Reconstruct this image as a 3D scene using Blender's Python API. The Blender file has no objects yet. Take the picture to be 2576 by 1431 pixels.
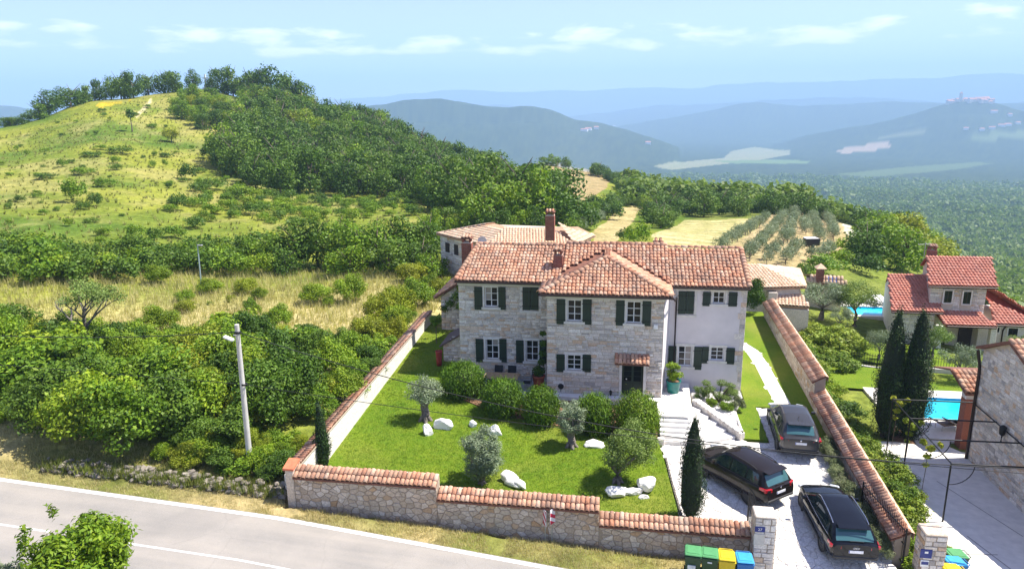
import bpy, bmesh, math, random
import numpy as np
from mathutils import Vector, Matrix
random.seed(7); RNG = np.random.default_rng(11)
sc = bpy.context.scene
COL = sc.collection

# ------------------------------------------------------------------ camera
F = 1800.0; CX, CY = 1288.0, 715.5; YH = 268.0
ROLL = 0.012; YAW = math.radians(9); CH = 17.0
PITCH = math.atan((CY - YH) / F)
_fw = np.array([-math.sin(YAW)*math.cos(PITCH), math.cos(YAW)*math.cos(PITCH), -math.sin(PITCH)])
_rt = np.array([math.cos(YAW), math.sin(YAW), 0.0]); _up = np.cross(_rt, _fw)
_r2 = _rt*math.cos(ROLL) - _up*math.sin(ROLL); _u2 = _rt*math.sin(ROLL) + _up*math.cos(ROLL)
CAM = np.array([0, 0, CH])
cam = bpy.data.cameras.new('camera'); camo = bpy.data.objects.new('camera', cam); COL.objects.link(camo)
cam.sensor_width = 36; cam.lens = F / 2576 * 36; cam.clip_end = 60000; cam.clip_start = 0.5
mw = Matrix.Identity(4)
for i in range(3):
    mw[i][0] = _r2[i]; mw[i][1] = _u2[i]; mw[i][2] = -_fw[i]; mw[i][3] = CAM[i]
camo.matrix_world = mw
sc.camera = camo

# ------------------------------------------------------------------ light, sky, exposure
SUN = Vector((0.60, 0.16, 1.0)).normalized()
SUN_EL = math.asin(SUN.z); SUN_ROT = math.atan2(SUN.x, SUN.y)
w = bpy.data.worlds.new('World'); sc.world = w; w.use_nodes = True
nt = w.node_tree; nt.nodes.clear()
def N(t, ty, **kw):
    n = t.nodes.new(ty)
    for k, v in kw.items(): setattr(n, k, v)
    return n
def mth(t, op, a, b=None, c=None, clamp=False):
    n = t.nodes.new('ShaderNodeMath'); n.operation = op; n.use_clamp = clamp
    for i, v in enumerate((a, b, c)):
        if v is None: continue
        if isinstance(v, (int, float)): n.inputs[i].default_value = v
        else: t.links.new(v, n.inputs[i])
    return n.outputs[0]
sky = N(nt, 'ShaderNodeTexSky'); sky.sky_type = 'NISHITA'; sky.sun_disc = False
sky.sun_elevation = SUN_EL; sky.sun_rotation = SUN_ROT
sky.altitude = 900; sky.air_density = 1.0; sky.dust_density = 0.0; sky.ozone_density = 1.0
tc = N(nt, 'ShaderNodeTexCoord'); sep = N(nt, 'ShaderNodeSeparateXYZ')
nt.links.new(tc.outputs['Generated'], sep.inputs[0])
el = mth(nt, 'ARCSINE', sep.outputs[2]); az = mth(nt, 'ARCTAN2', sep.outputs[0], sep.outputs[1])
cv = N(nt, 'ShaderNodeCombineXYZ')
nt.links.new(mth(nt, 'MULTIPLY', az, 12.0), cv.inputs[0])
nt.links.new(mth(nt, 'MULTIPLY', el, 44.0), cv.inputs[1]); cv.inputs[2].default_value = 3.7
nz = N(nt, 'ShaderNodeTexNoise'); nz.inputs['Scale'].default_value = 1.0; nz.inputs['Detail'].default_value = 9
nz.inputs['Roughness'].default_value = 0.55; nz.inputs['Distortion'].default_value = 0.25
nt.links.new(cv.outputs[0], nz.inputs['Vector'])
band = N(nt, 'ShaderNodeMapRange', interpolation_type='SMOOTHERSTEP')   # flat cloud base
nt.links.new(el, band.inputs[0]); band.inputs[1].default_value = 0.058; band.inputs[2].default_value = 0.074
band2 = N(nt, 'ShaderNodeMapRange', interpolation_type='SMOOTHERSTEP')  # cloud tops
nt.links.new(el, band2.inputs[0]); band2.inputs[1].default_value = 0.082; band2.inputs[2].default_value = 0.125
band2.inputs[3].default_value = 1; band2.inputs[4].default_value = 0
env = mth(nt, 'MULTIPLY', band.outputs[0], band2.outputs[0])
thr = mth(nt, 'SUBTRACT', mth(nt, 'ADD', nz.outputs['Fac'], mth(nt, 'MULTIPLY', env, 0.30)), 0.74)
cl = mth(nt, 'MULTIPLY', thr, 6.5, clamp=True); cl = mth(nt, 'MULTIPLY', cl, 0.85)
mix = N(nt, 'ShaderNodeMix', data_type='RGBA'); nt.links.new(cl, mix.inputs[0])
hs = N(nt, 'ShaderNodeHueSaturation'); hs.inputs['Saturation'].default_value = .86; hs.inputs['Hue'].default_value = .535; nt.links.new(sky.outputs[0], hs.inputs['Color']); nt.links.new(hs.outputs[0], mix.inputs[6]); mix.inputs[7].default_value = (11.5, 10.8, 10.8, 1)
bg = N(nt, 'ShaderNodeBackground'); bg.inputs[1].default_value = 0.100
nt.links.new(mix.outputs[2], bg.inputs[0])
wo = N(nt, 'ShaderNodeOutputWorld'); nt.links.new(bg.outputs[0], wo.inputs[0])
sun = bpy.data.lights.new('sun', 'SUN'); sun.energy = 4.8; sun.angle = math.radians(0.53); sun.color = (1, 0.95, 0.86)
suno = bpy.data.objects.new('sun', sun); COL.objects.link(suno)
suno.rotation_euler = SUN.to_track_quat('Z', 'Y').to_euler(); suno.location = (40, 10, 80)
vs = sc.view_settings; vs.view_transform = 'Standard'; vs.look = 'None'; vs.exposure = 1.14; vs.gamma = 1; vs.use_curve_mapping = False
sc.render.engine = 'CYCLES'
sc.cycles.use_denoising = True
sc.cycles.max_bounces = 6; sc.cycles.diffuse_bounces = 3; sc.cycles.glossy_bounces = 3; sc.cycles.transmission_bounces = 4
sc.cycles.transparent_max_bounces = 8; sc.cycles.volume_bounces = 1

# ------------------------------------------------------------------ picture <-> place
def ray(px, py):
    d = _fw*F + _r2*(px-CX) - _u2*(py-CY); return d/np.linalg.norm(d)
def gz(px, py, z):
    d = ray(px, py); return CAM + d*((z-CH)/d[2])
def gy(px, py, y):
    d = ray(px, py); return CAM + d*(y/d[1])
def gx(px, py, x):
    d = ray(px, py); return CAM + d*(x/d[0])
def pj(x, y, z):
    vx, vy, vz = x, y, z-CH
    dp = vx*_fw[0]+vy*_fw[1]+vz*_fw[2]
    return (CX + F*(vx*_r2[0]+vy*_r2[1]+vz*_r2[2])/dp, CY - F*(vx*_u2[0]+vy*_u2[1]+vz*_u2[2])/dp)

# ------------------------------------------------------------------ object helpers
def link(o): COL.objects.link(o); return o
def tag(o, label=None, cat=None, group=None, kind=None):
    if label: o['label'] = label
    if cat: o['category'] = cat
    if group: o['group'] = group
    if kind: o['kind'] = kind
    return o
def thing(name, label, cat, loc=(0, 0, 0), rz=0, group=None):
    o = link(bpy.data.objects.new(name, None)); o.location = loc; o.rotation_euler = (0, 0, rz)
    o.empty_display_size = 0.3
    return tag(o, label, cat, group)
def mesh_np(name, V, Fq, smooth=False):
    """V (n,3), Fq (m,k) all faces of one size"""
    V = np.asarray(V, dtype=np.float32); Fq = np.asarray(Fq, dtype=np.int32)
    me = bpy.data.meshes.new(name); k = Fq.shape[1]
    me.vertices.add(len(V)); me.vertices.foreach_set('co', V.ravel())
    me.loops.add(Fq.size); me.loops.foreach_set('vertex_index', Fq.ravel())
    me.polygons.add(len(Fq))
    me.polygons.foreach_set('loop_start', np.arange(0, Fq.size, k, dtype=np.int32))
    if smooth: me.polygons.foreach_set('use_smooth', np.ones(len(Fq), dtype=bool))
    me.update(calc_edges=True); return me
def obj(name, me, m, parent=None, loc=None):
    o = link(bpy.data.objects.new(name, me))
    if m is not None and not me.materials: me.materials.append(m)
    if parent is not None: o.parent = parent
    if loc is not None: o.location = loc
    return o
class MB:
    def __init__(s): s.v = []; s.f = []; s.sm = []
    def add(s, vs, fs, sm=False):
        b = len(s.v); s.v += [tuple(map(float, p)) for p in vs]
        for f in fs: s.f.append(tuple(i+b for i in f)); s.sm.append(sm)
        return s
    def box(s, x0, x1, y0, y1, z0, z1):
        x0, x1 = min(x0, x1), max(x0, x1); y0, y1 = min(y0, y1), max(y0, y1); z0, z1 = min(z0, z1), max(z0, z1)
        return s.add([(x0,y0,z0),(x1,y0,z0),(x1,y1,z0),(x0,y1,z0),(x0,y0,z1),(x1,y0,z1),(x1,y1,z1),(x0,y1,z1)],
              [(0,3,2,1),(4,5,6,7),(0,1,5,4),(1,2,6,5),(2,3,7,6),(3,0,4,7)])
    def cbox(s, c, sx, sy, sz, rz=0, ch=0.0, R=None):
        """box of full size sx,sy,sz round c with chamfered edges"""
        hx, hy, hz = sx/2, sy/2, sz/2; vs = []; fs = []
        if ch <= 0:
            vs = [(a*hx, b*hy, d*hz) for d in (-1, 1) for a, b in ((-1,-1),(1,-1),(1,1),(-1,1))]
            fs = [(0,3,2,1),(4,5,6,7),(0,1,5,4),(1,2,6,5),(2,3,7,6),(3,0,4,7)]
        else:
            L = [(-hz, ch), (-hz+ch, 0), (hz-ch, 0), (hz, ch)]
            for z, i in L:
                k = ch
                vs += [(-hx+i+k*(i==0), -hy+i, z), (hx-i-k*(i==0), -hy+i, z), (hx-i, -hy+i+k*(i==0), z), (hx-i, hy-i-k*(i==0), z),
                       (hx-i-k*(i==0), hy-i, z), (-hx+i+k*(i==0), hy-i, z), (-hx+i, hy-i-k*(i==0), z), (-hx+i, -hy+i+k*(i==0), z)]
            for r in range(3):
                for j in range(8): fs.append((r*8+j, r*8+(j+1)%8, r*8+8+(j+1)%8, r*8+8+j))
            fs.append(tuple(range(7, -1, -1))); fs.append(tuple(range(24, 32)))
        M = R if R is not None else Matrix.Rotation(rz, 3, 'Z')
        return s.add([tuple(M @ Vector(p) + Vector(c)) for p in vs], fs)
    def prism(s, poly, z0, z1):
        n = len(poly); z0 = z0 if hasattr(z0, '__len__') else [z0]*n; z1 = z1 if hasattr(z1, '__len__') else [z1]*n
        return s.add([(p[0], p[1], z0[i]) for i, p in enumerate(poly)] + [(p[0], p[1], z1[i]) for i, p in enumerate(poly)],
              [tuple(range(n-1, -1, -1)), tuple(range(n, 2*n))] + [(i, (i+1) % n, n+(i+1) % n, n+i) for i in range(n)])
    def slab(s, pts, t):
        """flat polygon of 3-D points thickened downwards by t"""
        n = len(pts)
        return s.add([tuple(p) for p in pts] + [(p[0], p[1], p[2]-t) for p in pts],
              [tuple(range(n)), tuple(range(2*n-1, n-1, -1))] + [(i, n+i, n+(i+1) % n, (i+1) % n) for i in range(n)])
    def tube(s, path, rad, n=8, cap=True, sm=True):
        path = [Vector(p) for p in path]; rad = rad if hasattr(rad, '__len__') else [rad]*len(path)
        vs = []; fs = []; ref = Vector((0, 0, 1))
        for i, p in enumerate(path):
            t = (path[min(i+1, len(path)-1)] - path[max(i-1, 0)]).normalized()
            a = t.cross(ref)
            if a.length < 0.05: a = t.cross(Vector((1, 0, 0)))
            a.normalize(); b = t.cross(a)
            for k in range(n):
                an = 2*math.pi*k/n; vs.append(p + (a*math.cos(an) + b*math.sin(an))*rad[i])
        for i in range(len(path)-1):
            for k in range(n): fs.append((i*n+k, (i+1)*n+k, (i+1)*n+(k+1) % n, i*n+(k+1) % n))
        s.add(vs, fs, sm)
        if cap:
            s.add(vs[:n], [tuple(range(n))]); s.add(vs[-n:], [tuple(range(n-1, -1, -1))])
        return s
    def lathe(s, prof, c=(0, 0, 0), n=24, axis='Z', sm=True):
        vs = []; fs = []; m = len(prof)
        for r, z in prof:
            for k in range(n):
                a = 2*math.pi*k/n; x, y = r*math.cos(a), r*math.sin(a)
                p = (x, y, z) if axis == 'Z' else ((z, x, y) if axis == 'X' else (x, z, y))
                vs.append((p[0]+c[0], p[1]+c[1], p[2]+c[2]))
        for i in range(m-1):
            for k in range(n): fs.append((i*n+k, i*n+(k+1) % n, (i+1)*n+(k+1) % n, (i+1)*n+k))
        return s.add(vs, fs, sm)
    def mesh(s, name, fix=False):
        me = bpy.data.meshes.new(name); me.from_pydata(s.v, [], s.f)
        me.polygons.foreach_set('use_smooth', s.sm); 
        if fix:
            bm = bmesh.new(); bm.from_mesh(me); bmesh.ops.recalc_face_normals(bm, faces=bm.faces); bm.to_mesh(me); bm.free()
        me.update(); return me
    def build(s, name, m, parent=None, loc=None, fix=True):
        return obj(name, s.mesh(name, fix), m, parent, loc)
def clone(o, parent=None):
    c = link(o.copy()); c.parent = parent
    for ch in o.children: clone(ch, c)
    return c

# ------------------------------------------------------------------ materials
def new_mat(name):
    m = bpy.data.materials.new(name); m.use_nodes = True; t = m.node_tree; b = t.nodes['Principled BSDF']
    return m, t, b
def rnd01(t):
    """one random number for every object and every loose island"""
    oi = N(t, 'ShaderNodeObjectInfo'); ge = N(t, 'ShaderNodeNewGeometry')
    return mth(t, 'FRACT', mth(t, 'ADD', oi.outputs['Random'], ge.outputs['Random Per Island']))
def ramp(t, fac, cols, interp='LINEAR'):
    r = N(t, 'ShaderNodeValToRGB'); r.color_ramp.interpolation = interp; e = r.color_ramp.elements
    while len(e) < len(cols): e.new(0.5)
    for i, c in enumerate(cols):
        e[i].position = i/(len(cols)-1) if len(c) < 4 else c[3]; e[i].color = (c[0], c[1], c[2], 1)
    t.links.new(fac, r.inputs[0]); return r.outputs[0]
def noise(t, scale, detail=4, rough=0.55, coord='Object', vec=None):
    n = N(t, 'ShaderNodeTexNoise'); n.inputs['Scale'].default_value = scale; n.inputs['Detail'].default_value = detail
    n.inputs['Roughness'].default_value = rough
    if vec is None:
        if coord == 'World': g = N(t, 'ShaderNodeNewGeometry'); vec = g.outputs['Position']
        else: c = N(t, 'ShaderNodeTexCoord'); vec = c.outputs[coord]
    t.links.new(vec, n.inputs['Vector']); return n.outputs['Fac']
def mixc(t, fac, a, b, mode='MIX'):
    m = N(t, 'ShaderNodeMix', data_type='RGBA', blend_type=mode)
    for i, v in ((0, fac), (6, a), (7, b)):
        if isinstance(v, (int, float)): m.inputs[i].default_value = v
        elif isinstance(v, tuple): m.inputs[i].default_value = (*v[:3], 1)
        else: t.links.new(v, m.inputs[i])
    return m.outputs[2]
def bump(t, b, h, strength=0.3, dist=0.02):
    n = N(t, 'ShaderNodeBump'); n.inputs['Strength'].default_value = strength; n.inputs['Distance'].default_value = dist
    t.links.new(h, n.inputs['Height']); t.links.new(n.outputs[0], b.inputs['Normal'])
def stretch(t, lo_, hi, v):
    n = N(t, 'ShaderNodeMapRange'); n.inputs[1].default_value = lo_; n.inputs[2].default_value = hi
    t.links.new(v, n.inputs[0]); return n.outputs[0]
MATS = {}
def mat(name, col, rough=0.6, metal=0.0, var=0.12, ns=6.0, bs=0.0, coord='World', spec=None, coat=0.0):
    """plain material with noise-driven variation of its own colour"""
    if name in MATS: return MATS[name]
    m, t, b = new_mat(name)
    nf = stretch(t, 0.3, 0.7, noise(t, ns, 5, coord=coord))
    lo_c = tuple(c*(1-var) for c in col); hi_c = tuple(min(1, c*(1+var)) for c in col)
    t.links.new(mixc(t, nf, lo_c, hi_c), b.inputs['Base Color'])
    b.inputs['Roughness'].default_value = rough; b.inputs['Metallic'].default_value = metal
    if spec is not None: b.inputs['Specular IOR Level'].default_value = spec
    if coat: b.inputs['Coat Weight'].default_value = coat; b.inputs['Coat Roughness'].default_value = 0.03
    if bs: bump(t, b, nf, bs, 0.03)
    MATS[name] = m; return m
def mat_pieces(name, cols, rough=0.8, grain=14.0, stain=0.35, bs=0.4, fine=(0.75, 1.2)):
    """pieces (stones, tiles): every piece its own colour, grain and weathering on top"""
    if name in MATS: return MATS[name]
    m, t, b = new_mat(name)
    c = ramp(t, rnd01(t), cols)
    g = N(t, 'ShaderNodeNewGeometry')
    n1 = stretch(t, 0.3, 0.7, noise(t, grain, 6, coord='World')); n2 = stretch(t, 0.42, 0.72, noise(t, 1.1, 5, coord='World'))
    c = mixc(t, 1.0, c, ramp(t, n1, [(fine[0],)*3, (fine[1],)*3]), 'MULTIPLY')
    c = mixc(t, mth(t, 'MULTIPLY', n2, stain), c, (0.16, 0.13, 0.11))
    t.links.new(c, b.inputs['Base Color']); b.inputs['Roughness'].default_value = rough; b.inputs['Specular IOR Level'].default_value = 0.2
    if bs: bump(t, b, n1, bs, 0.02)
    MATS[name] = m; return m
def mat_leaf(name, cols, trans=0.35, rough=0.55, spread=0.3, gain=1.5, tint=(1.20, 1.04, .72)):
    if name in MATS: return MATS[name]
    cols = [(q[0]*gain*tint[0], q[1]*gain*tint[1], q[2]*gain*tint[2]) for q in cols]
    m, t, b = new_mat(name)
    oi = N(t, 'ShaderNodeObjectInfo'); ge = N(t, 'ShaderNodeNewGeometry')
    f = mth(t, 'ADD', mth(t, 'MULTIPLY', ge.outputs['Random Per Island'], 0.55), mth(t, 'MULTIPLY', oi.outputs['Random'], 0.45))
    c = ramp(t, f, cols)
    n1 = stretch(t, 0.3, 0.7, noise(t, 0.5, 3, coord='World'))
    c = mixc(t, 1.0, c, ramp(t, n1, [(1-spread,)*3, (1+spread,)*3]), 'MULTIPLY')
    t.links.new(c, b.inputs['Base Color']); b.inputs['Roughness'].default_value = rough; b.inputs['Specular IOR Level'].default_value = 0.25
    tr = N(t, 'ShaderNodeBsdfTranslucent')
    t.links.new(mixc(t, 1.0, c, (1.25, 1.35, 0.6), 'MULTIPLY'), tr.inputs[0])
    ms = N(t, 'ShaderNodeMixShader'); ms.inputs[0].default_value = trans*.55
    t.links.new(b.outputs[0], ms.inputs[1]); t.links.new(tr.outputs[0], ms.inputs[2])
    t.links.new(ms.outputs[0], t.nodes['Material Output'].inputs[0])
    MATS[name] = m; return m
# ------------------------------------------------------------------ terrain
def vnoise(x, y, s, seed=0):
    """smooth value noise, vectorised"""
    x = np.asarray(x)/s; y = np.asarray(y)/s
    xi = np.floor(x).astype(np.int64); yi = np.floor(y).astype(np.int64); fx = x-xi; fy = y-yi
    fx = fx*fx*(3-2*fx); fy = fy*fy*(3-2*fy)
    def h(a, b):
        n = (a*374761393 + b*668265263 + seed*1442695041) & 0x7fffffff
        n = ((n ^ (n >> 13))*1274126177) & 0x7fffffff
        return ((n ^ (n >> 16)) & 0xffff)/65535.0
    return (h(xi, yi)*(1-fx)+h(xi+1, yi)*fx)*(1-fy) + (h(xi, yi+1)*(1-fx)+h(xi+1, yi+1)*fx)*fy
def fbm(x, y, s, seed=0, o=4):
    r = 0; a = 0.5
    for i in range(o): r = r + a*vnoise(x, y, s/2**i, seed+i*17); a *= 0.5
    return r/(1-0.5**o)
def zh(px, py, d):
    r = ray(px, py); return CH + r[2]/math.hypot(r[0], r[1])*d
TAIL = [(700, -112), (1200, -148), (2000, -195), (3000, -226), (4200, -236), (16000, -240)]
HT = [(420, -40), (700, -100), (1200, -150), (2000, -200), (3000, -226), (16000, -240)]
PROF = {   # column: (distance, height) or (distance, 'picture row of that ground')
 -700: [(1, 2.4), (25, 2.6), (60, 3.5), (110, 5), (180, 12), (240, 16), (320, 0)] + HT,
 0: [(1, 2.0), (26, 2.1), (40, 2.6), (60, 1.6), (84, '632'), (110, '545'), (150, '455'), (200, '375'), (245, '325'), (262, '318'), (330, -4)] + HT,
 250: [(1, 1.8), (26, 1.8), (40, 2.4), (60, 1.2), (84, '636'), (110, '537'), (150, '440'), (200, '345'), (250, '268'), (275, '243'), (345, 5)] + HT,
 520: [(1, 1.4), (26, 1.5), (40, 2.4), (60, 1.0), (84, '640'), (110, '545'), (150, '455'), (200, '362'), (250, '262'), (285, '214'), (355, 8)] + HT,
 760: [(1, 1.2), (26, 1.2), (40, 2.2), (60, 1.0), (80, '655'), (105, '560'), (140, '500'), (190, '425'), (240, '325'), (275, '268'), (345, 0)] + HT,
 950: [(1, 1.0), (28, 1.2), (50, 1.8), (75, '655'), (105, '558'), (130, '515'), (180, '450'), (225, '372'), (255, '325'), (330, -8)] + HT,
 1150: [(1, 0.8), (30, 1.0), (50, 1.6), (75, '645'), (110, '545'), (140, '515'), (180, '478'), (220, '432'), (240, '415'), (320, -15)] + HT,
 1350: [(1, 0.5), (40, 1.0), (60, 1.2), (100, '568'), (150, '528'), (200, '485'), (240, '447'), (290, '405'), (380, -20)] + TAIL,
 1500: [(1, 0.4), (40, 0.9), (60, 1.0), (104, '592'), (150, '535'), (200, '495'), (250, '455'), (300, '430'), (390, -30)] + TAIL,
 1700: [(1, 0.0), (40, 0.8), (60, 0.8), (100, '602'), (150, '545'), (200, '515'), (260, '496'), (330, -36)] + TAIL,
 2000: [(1, -0.2), (40, 0.2), (60, 0.0), (100, '622'), (150, '545'), (200, '522'), (250, -24), (400, -64)] + TAIL,
 2300: [(1, -0.4), (30, -0.5), (45, -0.9), (60, -1.4), (100, '690'), (140, '612'), (170, '590'), (220, -27), (300, -50), (600, -96)] + TAIL,
 2576: [(1, -0.4), (30, -0.5), (45, -1.1), (60, -2.0), (90, -7), (120, -14), (180, -29), (300, -52), (600, -96)] + TAIL,
 3300: [(1, -0.4), (30, -0.6), (45, -1.3), (60, -3), (90, -10), (180, -32), (300, -54), (600, -96)] + TAIL}
def az_of(px): r = ray(px, 380); return math.atan2(r[0], r[1])
PCOL = sorted(PROF); PAZ = np.array([az_of(p) for p in PCOL])
NR, NA = 470, 620
LR = np.linspace(math.log(6), math.log(15000), NR); RR = np.exp(LR)
AZ = np.concatenate([np.linspace(-math.pi, -0.92, 60)[:-1], np.linspace(-0.92, 0.62, NA), np.linspace(0.62, math.pi, 60)[1:]])
prof = []
for p in PCOL:
    ds = np.log([max(k[0], 3) for k in PROF[p]]); zs = np.array([zh(p, float(k[1]), k[0]) if isinstance(k[1], str) else k[1] for k in PROF[p]])
    prof.append(np.interp(LR, ds, zs))
prof = np.array(prof)
def hermite_cols(a):
    a = np.clip(a, PAZ[0], PAZ[-1]); i = np.clip(np.searchsorted(PAZ, a)-1, 0, len(PAZ)-2)
    t = (a-PAZ[i])/(PAZ[i+1]-PAZ[i]); t = t*t*(3-2*t)*0.6 + t*0.4
    return prof[i]*(1-t)[:, None] + prof[i+1]*t[:, None]
HG = hermite_cols(AZ)
k = np.array([1, 2, 3, 4, 3, 2, 1.]); k /= k.sum()
def smooth_r(h, n):
    for _ in range(n): h = np.apply_along_axis(lambda v: np.convolve(np.pad(v, 3, mode='edge'), k, mode='valid'), 1, h)
    return h
HG = smooth_r(HG, 2)
AA, DD = np.meshgrid(AZ, RR, indexing='ij'); GX = DD*np.sin(AA); GY = DD*np.cos(AA)
RIDGES = [  # distance, width, skyline as picture points
 (5600, 0.20, [(-700, 255), (-200, 262), (0, 266), (60, 270), (160, 292), (400, 300), (700, 300), (900, 306)]),
 (3700, 0.16, [(500, 330), (800, 292), (950, 262), (1040, 250), (1110, 247), (1190, 261), (1250, 274), (1320, 267), (1390, 276), (1450, 300), (1540, 318), (1640, 344), (1730, 385)]),
 (4700, 0.13, [(1700, 410), (1930, 372), (2050, 336), (2150, 320), (2230, 305), (2310, 280), (2350, 264), (2390, 256), (2450, 255), (2480, 262), (2530, 274), (2600, 290), (2750, 300), (3300, 310)]),
 (6600, 0.12, [(1350, 345), (1500, 330), (1640, 303), (1740, 289), (1820, 268), (1875, 254), (1920, 258), (1990, 268), (2100, 262), (2250, 256), (2400, 262), (2576, 262), (3300, 255)]),
 (9000, 0.10, [(1000, 300), (1200, 268), (1260, 262), (1400, 292), (1480, 290), (1570, 276), (1640, 265), (1740, 264), (1850, 256), (1990, 250), (2080, 246), (2200, 247), (2320, 254), (2450, 268), (2560, 252), (2700, 240), (3300, 240)]),
 (13200, 0.10, [(-700, 290), (0, 275), (700, 258), (930, 246), (1010, 238), (1100, 230), (1190, 226), (1300, 233), (1420, 229), (1530, 226), (1620, 219), (1740, 223), (1800, 213), (1900, 209), (2060, 206), (2200, 199), (2330, 196), (2430, 184), (2500, 186), (2576, 190), (3300, 186)])]
for d, wd, pts in RIDGES:
    ra = np.array([az_of(p[0]) for p in pts]); rz = np.array([zh(p[0], p[1], d) for p in pts])
    crest = np.interp(AZ, ra, rz, left=-400 if pts[0][0] > -600 else rz[0], right=rz[-1] if pts[-1][0] > 3000 else -400)
    crest = np.convolve(np.pad(crest, 4, mode='edge'), np.ones(9)/9, mode='valid')
    amp = d*0.0022
    crest = crest + amp*(fbm(AZ*40, AZ*0+d, 1.0, 5, 4)-0.5)
    g = np.exp(-((LR-math.log(d))/wd)**2)
    spur = 0.62+0.5*fbm(GX, GY, d*0.13, 31, 4)
    h = -240 + (crest[:, None]+240)*np.clip(g[None, :]*np.where(g[None, :] > 0.93, 1, np.minimum(spur, 1.0)), 0, 1)
    HG = np.maximum(HG, h)
far = np.clip((DD-260)/500, 0, 1)
HG += far*(fbm(GX, GY, 260, 3, 3)-0.5)*np.clip(DD*0.02, 0, 34)*np.clip((HG+236)/60, 0, 1)
mid = np.clip((DD-70)/60, 0, 1)*(1-far)
HG += mid*(fbm(GX, GY, 22, 9, 3)-0.5)*1.6
# property platforms
XL, XR = -13.35, 10.45          # inner faces of the side walls
def z_road(x): x = np.asarray(x, dtype=float); return np.where(x < 5.6, 0.062*(5.6-x), 0.03*(5.6-x))
def z_lawn(x, y): return 0.06*(np.minimum(y, 46)-25)+0.15+0.045*np.clip(2-np.asarray(x, dtype=float), 0, 20)
def z_drive(x, y): return 0.06*(np.clip(np.asarray(y, dtype=float), 23, 46)-25)
def z_right(x, y): return -0.3-0.02*(y-28)-0.03*(x-12)
def sst(a, b, v): t = np.clip((v-a)/(b-a), 0, 1); return t*t*(3-2*t)
near = 1-sst(58, 80, DD)
zt = HG.copy()
wroad = 1-sst(25.0, 30.0, GY)
zleft = zt*(1-wroad)+z_road(GX)*wroad
zin = np.minimum(z_lawn(GX, GY), z_lawn(0, GY)+3)-0.35
zrt = z_right(GX, GY)*(1-wroad)+np.minimum(z_road(GX), 5)*wroad-0.12
inx = sst(XL-0.4, XL-0.1, GX)*(1-sst(XR+0.1, XR+0.4, GX))*sst(24.6, 25.0, GY)
rgt = sst(XR+0.1, XR+0.4, GX)
zn = np.where(GX > 0, zleft*(1-rgt)+zrt*rgt, zleft)
zn = zn*(1-inx)+zin*inx
HG = HG*(1-near)+zn*near
HG = np.where((GY < 26) & (DD < 90), np.minimum(HG, z_road(GX)-0.02), HG)
def T(x, y):
    a = math.atan2(x, y); r = min(max(math.hypot(x, y), 6.01), 14990)
    i = min(max(int(np.searchsorted(AZ, a))-1, 0), len(AZ)-2); f = (a-AZ[i])/(AZ[i+1]-AZ[i])
    g = (math.log(r)-LR[0])/(LR[1]-LR[0]); j = min(int(g), NR-2); g -= j
    return float((HG[i, j]*(1-f)+HG[i+1, j]*f)*(1-g) + (HG[i, j+1]*(1-f)+HG[i+1, j+1]*f)*g)
def hit(px, py, dmin=20, dmax=14000):
    d = ray(px, py); hd = math.hypot(d[0], d[1]); t = dmin; last = dmin
    while t < dmax:
        p = CAM+d*(t/hd)
        if p[2] < T(p[0], p[1]):
            a, b = last, t
            for _ in range(18):
                m_ = (a+b)/2; p = CAM+d*(m_/hd)
                if p[2] < T(p[0], p[1]): b = m_
                else: a = m_
            p = CAM+d*(b/hd); return (float(p[0]), float(p[1]), T(p[0], p[1]))
        last = t; t *= 1.012
    return None
def hit_top(px, py):
    for k in range(140):
        h_ = hit(px, py+k*2, dmax=420)
        if h_: return h_
def inpoly(x, y, P):
    c = False; n = len(P); j = n-1
    for i in range(n):
        if (P[i][1] > y) != (P[j][1] > y) and x < (P[j][0]-P[i][0])*(y-P[i][1])/(P[j][1]-P[i][1])+P[i][0]: c = not c
        j = i
    return c
def inpoly_np(X, Y, P):
    c = np.zeros(X.shape, bool); j = len(P)-1
    for i in range(len(P)):
        with np.errstate(divide='ignore', invalid='ignore'):
            q = ((P[i][1] > Y) != (P[j][1] > Y)) & (X < (P[j][0]-P[i][0])*(Y-P[i][1])/(P[j][1]-P[i][1]+1e-12)+P[i][0])
        c ^= q; j = i
    return c
def plot(pix):   # a patch of ground given by the picture points of its corners
    out = []
    for p in pix:
        h_ = hit(*p)
        if h_: out.append(h_[:2])
    return out
# ground colours: what grows there
def c3(r, g, b): return np.array([r, g, b])
n1 = fbm(GX, GY, 18, 41, 5)[..., None]; n2 = fbm(GX, GY, 5, 43, 4)[..., None]; n3 = fbm(GX, GY, 60, 47, 3)[..., None]
mixn = lambda a, b, t: a*(1-t)+b*t
grass = mixn(c3(.235, .25, .042), c3(.095, .155, .024), np.clip((n1-.40)*3.2, 0, 1))
grass = mixn(grass, c3(.40, .33, .15), np.clip((n2*.4+n3*.6-.58)*5, 0, .45))
colr = grass
D3 = DD[..., None]; X3 = GX[..., None]; Y3 = GY[..., None]
dry = mixn(c3(.50, .42, .22), c3(.26, .26, .07), np.clip((n1-.48)*4, 0, 1))
mead = (sst(34, 42, D3)*(1-sst(58, 70, D3)))*(1-sst(-15, -12, X3))
colr = mixn(colr, dry, mead)
verge = (1-sst(24.8, 28, Y3))*(D3 < 90)
colr = mixn(colr, mixn(c3(.36, .29, .15), c3(.17, .18, .05), np.clip((n2-.42)*4, 0, 1)), verge)
n4 = fbm(GX, GY, 1.3, 61, 3)[..., None]
forest = mixn(c3(.022, .045, .010), c3(.070, .10, .024), np.clip((n1*.4+n2*.35+n4*.25-.35)*3.2, 0, 1))
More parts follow.
